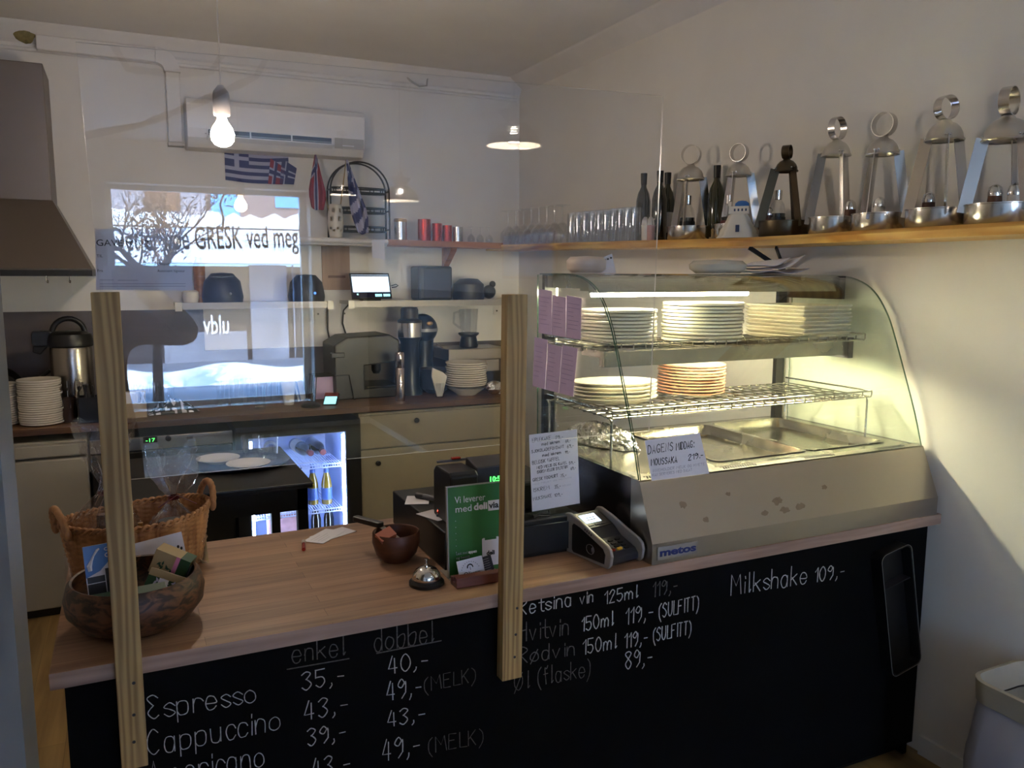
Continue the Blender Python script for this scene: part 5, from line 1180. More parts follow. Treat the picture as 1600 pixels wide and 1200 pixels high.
MB().lathe([(0, 0), (.075, 0), (.075, .02), (.058, .05), (.058, .33), (.075, .36), (0, .36)], 30, cap=False).build('body', 'blackpl', t, smooth=40)
MB().lathe([(.062, .36), (.075, .362), (.077, .45), (.06, .452)], 30, cap=False).build('hopper', 'tin', t, smooth=40); MB().lathe([(.075, .450), (.076, .465), (.055, .475), (.055, .53), (.048, .545), (0, .548)], 30, cap=False).build('lid', 'darkpl', t, smooth=40)
fl = at(625, 600, 'Y', 4.62)
t = thing('steel_flask', 'slim steel flask standing before the coffee grinder', 'flask', (fl.x, 4.62, Zk))
MB().lathe([(0, 0), (.028, 0), (.029, .01), (.029, .195), (.0275, .197), (.0275, .2), (.029, .202), (.029, .285), (.025, .292), (0, .293)], 28, cap=False).build('body', steel('flask_steel', (.42, .34, .30), .2, 'Z'), t, smooth=40)
MB().lathe([(0, 0), (.005, .0), (.005, .003), (0, .003)], 10, mx=Matrix.Translation((0, -.0285, .11)) @ Matrix.Rotation(PI/2, 4, 'X'), cap=False).build('button', 'silverpl', t)
t = thing('stand_mixer', 'black round headed stand mixer with silver band on the kitchen worktop', 'mixer', (1.735, 5.0, Zk))
MB().ball((0, 0, .40), .092, 32, (1, 1.2, 1.05)).build('head', 'blackpl', t, smooth=60); MB().lathe([(.0935, .385), (.0940, .397), (.0935, .405)], 40, cap=False, ey=1.2).build('silver_band', 'silverpl', t, smooth=60)
MB().lathe([(0, 0), (.11, 0), (.115, .02), (.075, .06), (.06, .20), (.07, .34), (0, .36)], 32, cap=False).build('column', 'blackpl', t, smooth=40)
MB().ball((.01, -.108, .44), .02, 16, (1.1, .3, .7)).build('badge', 'gold', t, smooth=60); MB().bar((.05, -.11, .31), (.09, -.13, .28), .008, .008).build('lever', 'chrome', t)
b = MB(); b.lathe([(.05, .10), (.085, .13), (.095, .25), (.098, .25), (.088, .125), (.05, .095)], 30, c=(.02, -.17, -.09), cap=False); b.build('bowl', 'darkpl', t, smooth=40)
# napkin in a glass, plates, grill, blender
p = place(684, 612); t = thing('napkin_bundle', 'white napkins stuffed in a small glass beside the plate stack', 'napkins', (1.72, 4.66, Zk))
MB().lathe([(0, 0), (.025, 0), (.032, .09), (.030, .09), (.024, .005), (0, .005)], 24, cap=False).build('glass_holder', 'tumbler', t, smooth=40)
b = MB(); b.prism([(-.018, .006), (.018, .006), (.05, .13), (.02, .155), (-.045, .185), (-.05, .13)], -.008, .008, 'XZ'); b.build('napkin', 'china', t, bevel=.003)
pp = plate(.128, .02, 'china', 40)
stack(pp, (1.915, 4.70, Zk+.052), 11, .0135, lambda i, n: nth(i, n, 'plate behind the right pine post') if i else 'round plate directly on the deep bowl behind the right pine post', 'plates behind the right pine post', jit=.006)
b = MB(); b.lathe([(0, 0), (.06, 0), (.065, .006), (.10, .03), (.125, .05), (.122, .05), (.06, .01), (0, .008)], 40, cap=False); tag(b.build('deep_bowl', 'china', loc=(1.915, 4.70, Zk), smooth=40), 'deep white bowl beneath the plate stack behind the right pine post', 'bowl')
t = thing('contact_grill', 'steel contact grill machine behind the plate stack', 'grill', (2.05, 4.98, Zk))
MB().box((-.20, -.14, .20), (.20, .14, .275)).build('top_housing', 'steel', t, bevel=.006); MB().box((-.02, -.13, .12), (.16, .13, .199)).build('lower_housing', 'steel', t, bevel=.004); MB().box((-.17, -.12, 0), (.18, .12, .119)).build('base', 'blackmet', t, bevel=.004)
MB().lathe([(.028, .18), (.032, .199), (0, .199)], 24, c=(-.13, -.05, 0), cap=False).build('burner_foot', 'chrome', t, smooth=40)
t = thing('blender', 'glass jug blender standing on the steel contact grill', 'blender', (2.03, 4.94, Zk+.2756))
MB().lathe([(0, 0), (.058, 0), (.062, .015), (.050, .07), (.068, .085), (.068, .095), (0, .096)], 30, cap=False).build('base', 'blackpl', t, smooth=40)
MB().lathe([(.052, .096), (.056, .12), (.064, .25), (.062, .25), (.054, .12), (.05, .098)], 30, cap=False).build('jug', 'tumbler', t, smooth=40)
b = MB(); b.tube([(-.062, 0, .235), (-.10, 0, .225), (-.105, 0, .16), (-.06, 0, .125)], .008, 8); b.build('handle', 'tumbler', t, smooth=50)
b = MB(); rc = random.Random(8); p = place(782, 615); b.ball((0, 0, .045), .055, 18, (1, .8, .8)); b.v = [(v[0]*(1+rc.uniform(-.15, .15)), v[1]*(1+rc.uniform(-.15, .15)), max(.0, v[2])) for v in b.v]; tag(b.build('foil_ball', 'foil', loc=(2.07, 4.62, Zk)), 'crumpled foil ball at the worktop end behind the right pine post', 'foil')

# ================================================================== low wall shelves
ZL = 1.535
def lshelf(x0, x1, lab):
    t = thing('metal_shelf', lab, 'shelf', ((x0+x1)/2, YB, ZL-.04)); L = (x1-x0)/2
    MB().box((-L, -.26, .02), (L, -.001, .04)).build('board', 'steel_pan', t); MB().box((-L, -.262, .004), (L, -.258, .042)).build('front_lip', 'silverpl', t)
    for s in (-1, 1):
        MB().box((s*(L-.01)-.018, -.268, -.004), (s*(L-.01)+.018, -.2625, .045)).build('end_clip', 'china_y', t)
        b = MB(); b.box((s*(L-.03)-.022, -.004, -.07), (s*(L-.03)+.022, -.001, .02)); b.build('wall_plate', 'trim', t)
        b = MB(); b.lathe([(0, 0), (.006, 0), (.006, .002), (0, .002)], 10, mx=Matrix.Translation((s*(L-.03), -.004, -.045)) @ Matrix.Rotation(PI/2, 4, 'X'), cap=False); b.build('screw', 'blackpl', t)
    return t
lshelf(.262, 1.128, 'narrow metal wall shelf behind the reflected shop window'); lshelf(1.235, 2.36, 'narrow metal wall shelf carrying the tablet')
Zs = ZL+.0006; YS_ = YB-.15
tt = thing('tablet', 'tablet with a lit white till screen on the metal wall shelf', 'tablet', (1.40, YB-.19, Zs), .12)
mx = Matrix.Rotation(-.28, 4, 'X'); wt, ht = .265, .165
MB().box((-wt/2, 0, .012), (wt/2, .010, .012+ht), mx).build('body', 'blackpl', tt, bevel=.003); MB().box((-wt/2+.010, -.0008, .055), (wt/2-.010, -.0002, ht), mx).build('lit_screen', 'screen', tt)
MB().box((-wt/2+.010, -.0008, .022), (wt/2-.010, -.0002, .0545), mx).build('screen_bar', 'screen_d', tt); MB().box((-wt/2+.010, -.001, ht-.010), (wt/2-.01, -.0004, ht-.002), mx).build('screen_header', 'screen_d', tt)
b = MB()
for x in (.02, .075): b.box((x, -.0012, .026), (x+.045, -.0006, .042), mx)
b.box((-.10, -.0012, .036), (-.09, -.0006, .046), mx); b.build('screen_buttons', 'screen_c', tt)
MB().box((-.06, .012, .0), (.06, .07, .02)).build('stand', 'blackpl', tt); b = MB(); b.tube([(wt/2-.005, .01, .09), (wt/2+.03, .012, .10), (wt/2+.045, .012, .092), (wt/2+.03, .012, .084), (wt/2, .01, .08)], .004, 6); b.build('loop_cable', 'blackpl', tt, smooth=50)
t = thing('speaker_box', 'dark grey square box on the metal wall shelf right of the tablet', 'box', (1.80, YS_, Zs)); MB().box((-.115, -.085, 0), (.115, .085, .215)).build('body', 'darkpl', t, bevel=.015); MB().box((-.08, -.087, .02), (.10, -.0851, .19)).build('front_panel', mat('grey_felt', '3A3A46', .8), t)
t = thing('food_processor', 'dark appliance with a black bulb knob on the right metal wall shelf', 'appliance', (2.06, YS_, Zs)); MB().lathe([(0, 0), (.10, 0), (.105, .02), (.10, .10), (.06, .135), (0, .138)], 32, cap=False).build('body', 'darkpl', t, smooth=40)
b = MB(); b.ball((.13, -.04, .05), .045, 20); b.ball((.15, -.05, .10), .022, 12); b.build('knob', 'blackpl', t, smooth=60)
for x, lab, s in ((.52, 'dark rounded machine on the left metal wall shelf', 1.0), (1.0, 'black rounded appliance at the right end of the left metal wall shelf', .95)):
    t = thing('small_appliance', lab, 'appliance', (x, YS_, Zs)); MB().lathe([(0, 0), (.11*s, 0), (.115*s, .03), (.10*s, .12*s), (.06*s, .165*s), (0, .17*s)], 30, cap=False).build('body', 'darkpl', t, smooth=40); MB().ball((.03, -.108*s, .05), .008, 10).build('indicator_light', mat('blue_light', (.1, .3, 1), .4, emit=2) if x > .8 else 'silverpl', t)
tag(MB().lathe([(0, 0), (.04, 0), (.045, .03), (.045, .06), (.03, .07), (0, .07)], 24, cap=False).build('small_jar', 'china', loc=(.345, YS_, Zs), smooth=40), 'small white jar at the left end of the metal wall shelf', 'jar')
tag(MB().lathe([(0, 0), (.03, 0), (.033, .20), (.02, .24), (.02, .26), (0, .26)], 20, cap=False).build('seasoning_bottle', mat('orange_spice', '8A5A2C', .4, var=.4, scale=30), loc=(.40, YS_+.04, Zs), smooth=40), 'tall orange spice bottle on the left metal wall shelf', 'bottle')
t = thing('wooden_board', 'plain wooden board hanging on the back wall left of the tablet', 'board', (1.215, YB-.012, 1.60)); MB().box((-.085, 0, 0), (.09, .011, .31)).build('plank', wood('pale_ply', '8A6A54', 'A88A72', 'Z', 12, .6), t)
MB().box((-.05, -.0008, .075), (.06, -.0001, .09)).build('stain', 'amber', t)

# ================================================================== upper shelf running round the corner
us = thing('wall_shelf', 'long upper shelf along the back wall, white at the left and wood at the right', 'shelf', (1.5, YB, 1.9)); uo = us.location
zb_ = lambda x: 1.922+(1.905-1.922)*(x-.4)/(2.25-.4)
b = MB(); b.prism([(.40-uo.x, zb_(.40)-uo.z-.042), (1.485-uo.x, zb_(1.485)-uo.z-.042), (1.485-uo.x, zb_(1.485)-uo.z), (.40-uo.x, zb_(.40)-uo.z)], -.23, -.001, 'XZ'); b.build('white_board', 'trim', us)
b = MB(); b.tube([(.40-uo.x, -.245, zb_(.4)-uo.z-.018), (1.485-uo.x, -.245, zb_(1.485)-uo.z-.018)], .016, 10); b.build('front_rail', 'trim', us, smooth=60)
b = MB(); b.prism([(1.4855-uo.x, zb_(1.485)-uo.z-.036), (2.27-uo.x, zb_(2.27)-uo.z-.036), (2.27-uo.x, zb_(2.27)-uo.z), (1.4855-uo.x, zb_(1.485)-uo.z)], -.235, -.001, 'XZ'); b.build('wood_board', 'bwood', us)
for x in (1.95,):
    b = MB(); b.prism([(0, -.037), (-.18, -.037), (-.16, -.06), (-.02, -.16), (0, -.16)], x-uo.x-.02, x-uo.x+.02, 'YZ'); b.v = [(v[0], v[1]-.001, v[2]+zb_(x)-uo.z) for v in b.v]; b.build('bracket', 'bwood', us)
t = thing('note_paper', 'small white note hanging under the upper shelf above the tablet', 'paper', (1.42, YB-.264, 1.795)); MB().prism([(-.04, .11), (.04, .11), (.04, -.012), (.01, .0), (-.04, .004)], 0, .0008, 'XZ').build('sheet', 'paper', t)
rs_ = thing('live_edge_shelf', 'live edge wooden shelf along the right wall above the display case', 'shelf', (XR, 3.0, 1.86)); ro = rs_.location
zr = lambda y: 1.849 if y < 2.6 else 1.849+(1.893-1.849)*(y-2.6)/(4.92-2.6)
rl = random.Random(12); ys_ = [1.0+(5.155-1.0)*k/60 for k in range(61)]; b = MB(); vs = []
for y in ys_:
    e = 2.25+.018*math.sin(y*3.1)+.008*math.sin(y*9)-(.0 if y < 4.4 else .35*((y-4.4)/.75)**2*0)
    z = zr(min(y, 4.92)); j = rl.uniform(-.003, .003)
    vs += [(XR-.001-ro.x, y-ro.y, z-ro.z), (e-ro.x, y-ro.y, z-ro.z), (e-.006+j-ro.x, y-ro.y, z-.012-ro.z), (e+.004+j*2-ro.x, y-ro.y, z-.034-ro.z), (XR-.001-ro.x, y-ro.y, z-.036-ro.z)]
b.add(vs, [(k*5+i, k*5+(i+1) % 5, (k+1)*5+(i+1) % 5, (k+1)*5+i) for k in range(60) for i in range(5)]+[(0, 1, 2, 3, 4), tuple(60*5+i for i in (4, 3, 2, 1, 0))]); b.build('board', 'live', rs_, smooth=40)
for y in (2.60, 1.2):
    b = MB(); z = zr(y)-.037-ro.z; b.bar((-.012, y-ro.y, z-.095), (-.18, y-ro.y+.03, z), .006, .018); b.bar((-.012, y-ro.y, z-.095), (-.012, y-ro.y, z), .006, .018); b.bar((-.012, y-ro.y, z-.095), (-.15, y-ro.y-.09, z), .006, .018); b.build('bracket', 'blackmet', rs_)
# things on the back shelf
def onback(px, py=None): p = at(px, 368, 'Y', YB-.12); return Vector((p.x, YB-.12, zb_(p.x)+.0006))
p = onback(626); t = thing('storage_tin', 'silver storage tin with gold lid on the upper shelf', 'tin', p); MB().lathe([(0, 0), (.040, 0), (.041, .115), (0, .115)], 30, cap=False).build('body', 'tin', t, smooth=40); MB().lathe([(.0405, .1152), (.0425, .117), (.0425, .132), (.039, .136), (0, .137)], 30, cap=False).build('lid', 'gold', t, smooth=40)
for px, h, r, m, lab in ((663, .138, .041, 'red_tin', 'red foil tin, tallest of three on the upper shelf'), (683, .115, .033, 'red_tin', 'red foil tin, middle of three on the upper shelf'), (699, .105, .030, 'red_tin', 'red foil tin, rightmost of three on the upper shelf'), (715, .098, .033, 'tin', 'silver tin right of the red foil tins on the upper shelf')):
    tag(MB().lathe([(0, 0), (r, 0), (r*1.02, h*.5), (r, h), (r-.003, h), (r-.004, .006), (0, .006)], 26, cap=False).build('tin', m, loc=onback(px), smooth=40), lab, 'tin', 'red foil tins' if m == 'red_tin' else None)
# arched tier stand
p = onback(575); t = thing('tier_stand', 'black arched wire tier stand on the white part of the upper shelf', 'stand', (p.x-.04, YB-.065, p.z)); w2 = .185
for yy in (-.04, .04):
    b = MB(); b.tube([(-w2, yy, .0), (-w2, yy, .29)]+[(-w2*math.cos(PI*k/20), yy, .29+.18*math.sin(PI*k/20)) for k in range(1, 20)]+[(w2, yy, .29), (w2, yy, .0)], .0055, 8); b.build('arch', 'blackmet', t, smooth=60)
for z in (.05, .165, .285):
    b = MB(); b.tube([(.17*math.cos(a), .05*math.sin(a), z) for a in [2*PI*k/32 for k in range(32)]], .006, 6, closed=True); b.tube([(.172*math.cos(a), .052*math.sin(a), z+.028) for a in [2*PI*k/32 for k in range(32)]], .005, 6, closed=True)
    for k in range(12):
        a = 2*PI*k/12; b.tube([(.17*math.cos(a), .05*math.sin(a), z), (.172*math.cos(a), .052*math.sin(a), z+.028)], .003, 5)
    for s in (-1, 1): b.tube([(s*w2, -.04, z+.014), (s*w2, .04, z+.014)], .005, 6)
    b.build('tier_ring', 'blackmet', t, smooth=60)
# vase with flags
p = onback(524); V0 = Vector((p.x-.01, YB-.178, p.z)); t = thing('lattice_vase', 'white pierced vase holding two flags on the upper shelf', 'vase', V0)
b = MB(); seg, nz = 30, 16; keep = []
vs = [(r_*math.cos(2*PI*i/seg), r_*math.sin(2*PI*i/seg), .20*k/nz) for k in range(nz+1) for r_ in [.035+.012*math.sin(PI*k/nz)] for i in range(seg)]
fs = [(k*seg+i, k*seg+(i+1) % seg, (k+1)*seg+(i+1) % seg, (k+1)*seg+i) for k in range(nz) for i in range(seg) if not (k in (3, 4, 8, 9, 12, 13) and (i+k//2*2) % 5 in (1, 2))]
b.add(vs, fs); b.lathe([(0, .001), (.035, .001)], seg, cap=False); b.build('body', 'china', t, solid=.004, smooth=50)
def furled(label, base, top, bot, width, kind):
    t = thing('flag', label, 'flag', base)
    tp = Vector(top)-Vector(base)
    b = MB(); b.tube([(0, 0, .01), tp], .004, 6); b.build('stick', 'kraft', t, smooth=50)
    b = MB(); dn = Vector(bot)-Vector(top)
    def fn(u, v):
        wv = width*(.10+.9*min(1, v*1.5))*(1-.25*max(0, v-.8)/.2)
        return Vector(tp)+dn*v*(1-.12*abs(u-.35))+Vector(((u-.42)*wv, -.012+.022*math.sin(u*9)*min(1, v*3), -.03*u*v))
    if kind == 'greek': k = lambda u, v: (1 if (v < .42 and u < .5 and abs(v-.22) > .07) else int((v*7.5+u*2.2) % 2 < 1)) if v > .05 else 0
    else: k = lambda u, v: (2 if abs(v+u*.35-.38) < .05 or abs(u-.40) < .05 else 0 if abs(v+u*.35-.38) < .10 or abs(u-.40) < .10 else 1)
    b.grid(fn, 20, 40, k=k); b.build('cloth', ['flag_w', 'flag_b' if kind == 'greek' else 'flag_r', 'flag_b'], t, solid=.0012, smooth=60)
yv = V0.y
furled('furled blue and white striped flag standing in the pierced vase', V0+Vector((.005, 0, .008)), at(541, 250, 'Y', yv-.04), at(566, 364, 'Y', yv-.10), .105, 'greek')
furled('furled red flag with blue and white cross standing in the pierced vase', V0+Vector((-.006, .0, .008)), at(492, 242, 'Y', yv), at(494, 326, 'Y', yv-.05), .10, 'nor')
f0, f1 = at(350, 229, 'Y', YB-.012), at(452, 286, 'Y', YB-.012)
t = thing('wall_flag', 'blue and white striped flag hung flat on the wall below the air conditioner', 'flag', (f0.x, YB-.012, f1.z)); fw_, fh_ = f1.x-f0.x, f0.z-f1.z
b = MB(); b.grid(lambda u, v: (fw_*u, -.004*math.sin(u*14+v*3), fh_*v-.012*math.sin(PI*u)), 54, 27, k=lambda u, v: (int(abs(u-.185) < .04 or abs(v-.722) < .056) ^ 1) if (u < .37 and v > .444) else 1-int(v*9) % 2)
b.build('cloth', ['flag_w', 'flag_b'], t, smooth=60)
for k, (px, nm, ms_) in enumerate(((432, 'small red paper flag with blue cross pinned over the striped wall flag', ['flag_r', 'flag_w', 'flag_b']), (450, 'small blue paper flag pinned at the corner of the striped wall flag', ['flag_b', 'flag_w', 'flag_b']))):
    p = at(px, 288, 'Y', YB-.024); t = thing('paper_flag', nm, 'flag', p); b = MB(); b.grid(lambda u, v: (-.05+.085*u+.02*v, -.001, .15*v*(1-.35*u)), 12, 12, k=lambda u, v: 2 if abs(u-.4) < .06 or abs(v-.5) < .06 else 1 if abs(u-.4) < .13 or abs(v-.5) < .13 else 0); b.build('paper_body', ms_, t, solid=.0008)
# glassware
def wine_glass(label, loc, s, group):
    b = MB(); pr = [(0, .146), (.033, .144), (.0335, .142), (.004, .138), (.0035, .085), (.012, .078), (.034, .050), (.036, .028), (.031, 0), (.0295, 0), (.0345, .028), (.032, .050), (.011, .0755), (0, .078)]
    b.lathe([(r*s, z*s) for r, z in pr], 26, cap=False); return tag(b.build('wine_glass', 'tumbler', loc=loc, smooth=40), label, 'glass', group)
for k in range(3):
    p = onback(738+k*14); wine_glass(f'small stemmed glass upside down on the upper shelf, {ORD[k]} right of the silver tin', (p.x, YB-.10, p.z), .72, 'small stemmed glasses')
n = 0
for row, (yo, xs_) in enumerate(((YB-.075, [1.98+.0*k for k in range(0)]),)): pass
def onright(y, dx): return Vector((XR-dx, y, zr(y)+.0025))
k = 0
for px in (794, 806, 818, 830, 842, 854, 866, 878):
    p = at(px, 378, 'Y', YB-.10-.004*(px-794)); y = p.y
    if p.x < 2.25: q = Vector((p.x, y, zb_(p.x)+.0008))
    else: q = Vector((2.36, at(px, 378, 'X', 2.36).y, 0)); q.z = zr(q.y)+.0012
    wine_glass(f'stemmed wine glass upside down in the shelf corner, {ORD[k]} from the left', q, 1.55, 'upturned wine glasses in the shelf corner'); k += 1
k = 0
for px in range(893, 1002, 11):
    for dx in (.19, .10):
        y = at(px+(6 if dx < .15 else 0), 376, 'X', XR-dx).y; q = onright(y, dx)
        tumbler(f'tall beer glass on the live edge shelf, {ORD[k//2]} from the corner in the {"front" if dx > .15 else "back"} row', q, .031, .165, 'tall beer glasses on the live edge shelf', up=False); k += 1
# bottles
for px, dx, lab, m in ((1004, .13, 'dark wine bottle on the live edge shelf, first after the beer glasses', 'bottle'), (1029, .13, 'dark wine bottle on the live edge shelf, second after the beer glasses', 'bottle'), (1041, .05, 'slim green bottle with pale label behind the first tray carrier', 'bottle_g'), (1117, .045, 'dark green bottle standing behind the first hanging tray carrier', 'bottle_g')):
    y = at(px, 372, 'X', XR-dx).y; bottle('wine', lab, onright(y, dx), m, 'blackpl', 'label' if 'pale label' in lab else None, foil=.05).scale = (.95, .95, 1.08)
for px, dx, h, lab in ((1008, .215, .10, 'small clear salt mill in front of the dark wine bottles'), (1016, .20, .10, 'small pink salt mill in front of the dark wine bottles')):
    y = at(px, 376, 'X', XR-dx).y; t = thing('salt_mill', lab, 'mill', onright(y, dx)); MB().lathe([(0, 0), (.018, 0), (.02, .07), (0, .071)], 18, cap=False).build('jar', 'china' if 'clear' in lab else mat('pink_salt', 'A87A74', .5), t, smooth=40); MB().lathe([(.02, .071), (.017, .095), (.008, .11), (0, .111)], 18, cap=False).build('top', 'chrome', t, smooth=40)
# hanging tray carriers
def carrier(label, loc, rb, hp, H_, rd, rr, rz, m, md, rzr):
    t = thing('tray_carrier', label, 'tray carrier', loc, rz, 'hanging tray carriers on the live edge shelf')
    MB().lathe([(0, .002), (rb*.97, .0), (rb, .004), (rb, hp), (rb+.003, hp+.001), (rb+.003, hp+.004), (rb-.002, hp+.004), (rb-.003, .006), (0, .006)], 48, cap=False).build('pan', m, t, smooth=40)
    hd = H_-2*rr-rd*1.12
    MB().lathe([(rd*1.06, hd-.004), (rd*1.09, hd), (rd*1.0, hd+.005), (rd*.96, hd+rd*.35), (rd*.84, hd+rd*.62), (rd*.60, hd+rd*.88), (rd*.34, hd+rd*1.0), (rd*.30, hd+rd*1.1), (0, hd+rd*1.12)], 36, cap=False).build('dome', md, t, smooth=50)
    for k in range(3):
        a = 2*PI*k/3; c, s = math.cos(a), math.sin(a)
        b = MB(); b.bar((c*(rb+.002), s*(rb+.002), hp-.02), (c*rd*.98, s*rd*.98, hd+.008), .034*rb/.09, .0022, (-s, c, 0)); b.build('strap', m, t)
        b = MB()
        for q in (-1, 1): b.ball((c*(rd*1.0)-s*q*.007, s*(rd*1.0)+c*q*.007, hd+.010), .0042, 8)
        b.build('rivets', 'chrome', t, smooth=60)
    b = MB(); n = 36; zc = hd+rd*1.11+rr; w_ = .014*rb/.09; vs = []
    for i in range(n):
        a = 2*PI*i/n
        for r_, y_ in ((rr, -w_), (rr, w_), (rr-.002, w_), (rr-.002, -w_)):
            v = Matrix.Rotation(rzr, 4, 'Z') @ Vector((r_*math.cos(a), y_, r_*math.sin(a))); vs.append((v.x, v.y, v.z+zc))
    b.add(vs, [(i*4+j, ((i+1) % n)*4+j, ((i+1) % n)*4+(j+1) % 4, i*4+(j+1) % 4) for i in range(n) for j in range(4)]); b.build('ring_handle', m, t, smooth=50)
    return t
LN = [(1076, 373, 66, 229, 40, 26, .15, 'tin', 'tin_dome', .45, 'tray carrier with an oil bottle, nearest the wine bottles'), (1150, 371, 66, 227, 37, 24, .0, 'tin', 'tin_dome', .35, 'tray carrier behind the white church ornament'),
      (1224, 367, 74, 228, 34, 18, .9, 'bronze', 'bronze', 1.15, 'dark bronze tray carrier, the only dark one'), (1300, 363, 70, 186, 42, 30, .6, 'tin', 'tin_dome', 1.15, 'tray carrier just right of the dark bronze one'),
      (1372, 357, 78, 177, 47, 32, -.2, 'tin', 'tin_dome', .35, 'tray carrier with a clear shaker, between two taller ones'), (1466, 353, 96, 153, 54, 32, .3, 'tin', 'tin_dome', 1.15, 'tray carrier with a pepper shaker, second from the near end of the shelf'), (1562, 346, 100, 138, 66, 38, .75, 'tin', 'tin_dome', 1.05, 'largest tray carrier at the near end of the shelf')]
for cx, by, wpx, top, dpx, rpx, rz, m, md, rzr, lab in LN:
    p = at(cx, by-4, 'X', 2.375); y = p.y; loc = Vector((2.375, y, zr(y)+.003)); H_ = span(loc, by-top)
    carrier('hanging '+lab, loc, span(loc, wpx)/2, .056, H_, span(loc, dpx)/2*.98, span(loc, rpx)/2*1.15, rz+PI/2, m, md, rzr)
def inpan(cx, by, dx): q = at(cx, by, 'X', 2.375+dx); return Vector((2.375+dx, q.y, zr(q.y)+.0098))
def oil(label, cx, by, lm_, s=1):
    q = inpan(cx, by, .0); t = thing('oil_bottle', label, 'bottle', q); MB().lathe([(0, 0), (.030*s, 0), (.032*s, .09*s), (.026*s, .12*s), (.013*s, .14*s), (.013*s, .165*s), (0, .166*s)], 24, cap=False).build('glass_body', 'tumbler', t, smooth=40)
    MB().lathe([(0, .003), (.0285*s, .003), (.0305*s, .085*s), (0, .085*s)], 24, cap=False).build('contents', 'bottle', t, smooth=40); MB().lathe([(.0328*s, .02), (.0328*s, .07*s)], 24, cap=False).build('bottle_label', lm_, t); MB().lathe([(.015*s, .14*s), (.016*s, .175*s), (0, .176*s)], 18, cap=False).build('cap', 'chrome', t, smooth=40)
oil('small oil bottle inside the tray carrier nearest the wine bottles', 1073, 372, 'blackpl', 1.1); oil('small bottle with red label inside the tray carrier behind the white ornament', 1137, 370, 'label_r'); oil('small dark bottle inside the dark bronze tray carrier', 1213, 366, 'blackpl')
def shaker(label, cx, by, dx, m):
    q = inpan(cx, by, dx); t = thing('shaker', label, 'shaker', q); MB().lathe([(0, 0), (.022, 0), (.024, .012), (.019, .078), (0, .079)], 18, cap=False).build('body', m, t, smooth=40); MB().lathe([(.020, .078), (.021, .086), (.017, .104), (.006, .113), (0, .114)], 18, cap=False).build('cap', 'chrome', t, smooth=50)
shaker('salt shaker beside the bottle in the dark bronze tray carrier', 1199, 366, -.03, 'amber'); shaker('pepper shaker at the back right of the carrier next to the bronze one', 1327, 356, .03, 'amber'); shaker('clear salt shaker in the carrier between two taller ones', 1372, 350, .02, 'china')
shaker('pepper shaker in the second carrier from the near end', 1449, 346, .02, 'amber'); shaker('pepper shaker in the largest carrier at the near end', 1552, 340, .0, 'amber'); shaker('clear shaker at the right of the largest carrier', 1583, 338, .02, 'china')
# white church ornament
p = at(1153, 374, 'X', 2.275); q = Vector((2.272, p.y, zr(p.y)+.0012)); t = thing('church_ornament', 'white plaster church ornament with blue dome on the live edge shelf', 'ornament', q, -.9); t.scale = (1.35, 1.0, 1.12)
b = MB(); rc = random.Random(3); nu, nv = 26, 12
b.add([((.06-.035*j/nv)*(1+.10*math.sin(5*2*PI*i/nu)+rc.uniform(-.05, .05))*math.cos(2*PI*i/nu), (.018-.006*j/nv)*(1+.1*math.sin(5*2*PI*i/nu))*math.sin(2*PI*i/nu), .085*j/nv) for i in range(nu) for j in range(nv+1)], [(i*(nv+1)+j, ((i+1) % nu)*(nv+1)+j, ((i+1) % nu)*(nv+1)+j+1, i*(nv+1)+j+1) for i in range(nu) for j in range(nv)]+[tuple(i*(nv+1)+nv for i in range(nu)), tuple(i*(nv+1) for i in range(nu))]); b.build('rock_base', 'china', t, smooth=50)
b = MB(); b.box((-.028, -.012, .084), (.032, .012, .112)); b.box((-.030, -.010, .112), (-.020, .010, .128)); b.build('church_body', 'china', t, bevel=.002); b = MB(); b.lathe([(.018, .112), (.017, .122), (.010, .13), (0, .132)], 20, c=(.010, 0, 0), cap=False, ex=1.2, ey=.65); b.build('dome', mat('dome_blue', '2A62A4', .4), t, smooth=60)
b = MB()
for k in range(4): b.box((-.012+k*.011, -.0126, .094), (-.007+k*.011, -.0119, .103))
b.box((-.004, -.0215, .02), (.006, -.012, .045)); b.build('windows', mat('ornament_blue', '22304E', .5), t)
t = thing('wooden_peg', 'tiny wooden peg figure on the shelf edge left of the church ornament', 'ornament', Vector((2.268, at(1113, 376, 'X', 2.268).y, zr(2.7)+.002))); b = MB(); b.box((-.012, -.008, 0), (.012, .008, .006)); b.lathe([(.006, .006), (.005, .03), (.007, .036), (0, .045)], 12, cap=False); b.build('peg', 'kraft', t)

# ================================================================== hood, air conditioner, pipes
hx = thing('range_hood', 'large dark steel range hood over the left end of the kitchen', 'hood', (-.7, YB, 1.68)); ho = hx.location
b = MB(); b.box((-1.2-ho.x, 4.78-ho.y, 2.06-ho.z), (-.300-ho.x, -.001, 2.725-ho.z)); b.build('duct_box', 'steel_d', hx, bevel=.004)
b = MB(); T_ = [(-1.2, 4.76, 2.06), (-.296, 4.76, 2.06), (-.296, 5.155, 2.06), (-1.2, 5.155, 2.06)]; B_ = [(-1.28, 4.55, 1.72), (-.134, 4.55, 1.72), (-.134, 5.155, 1.72), (-1.28, 5.155, 1.72)]
b.add([Vector(p)-ho for p in B_+T_], [(0, 1, 5, 4), (1, 2, 6, 5), (2, 3, 7, 6), (3, 0, 4, 7), (4, 5, 6, 7), (3, 2, 1, 0)]); b.build('canopy', 'steel_d', hx)
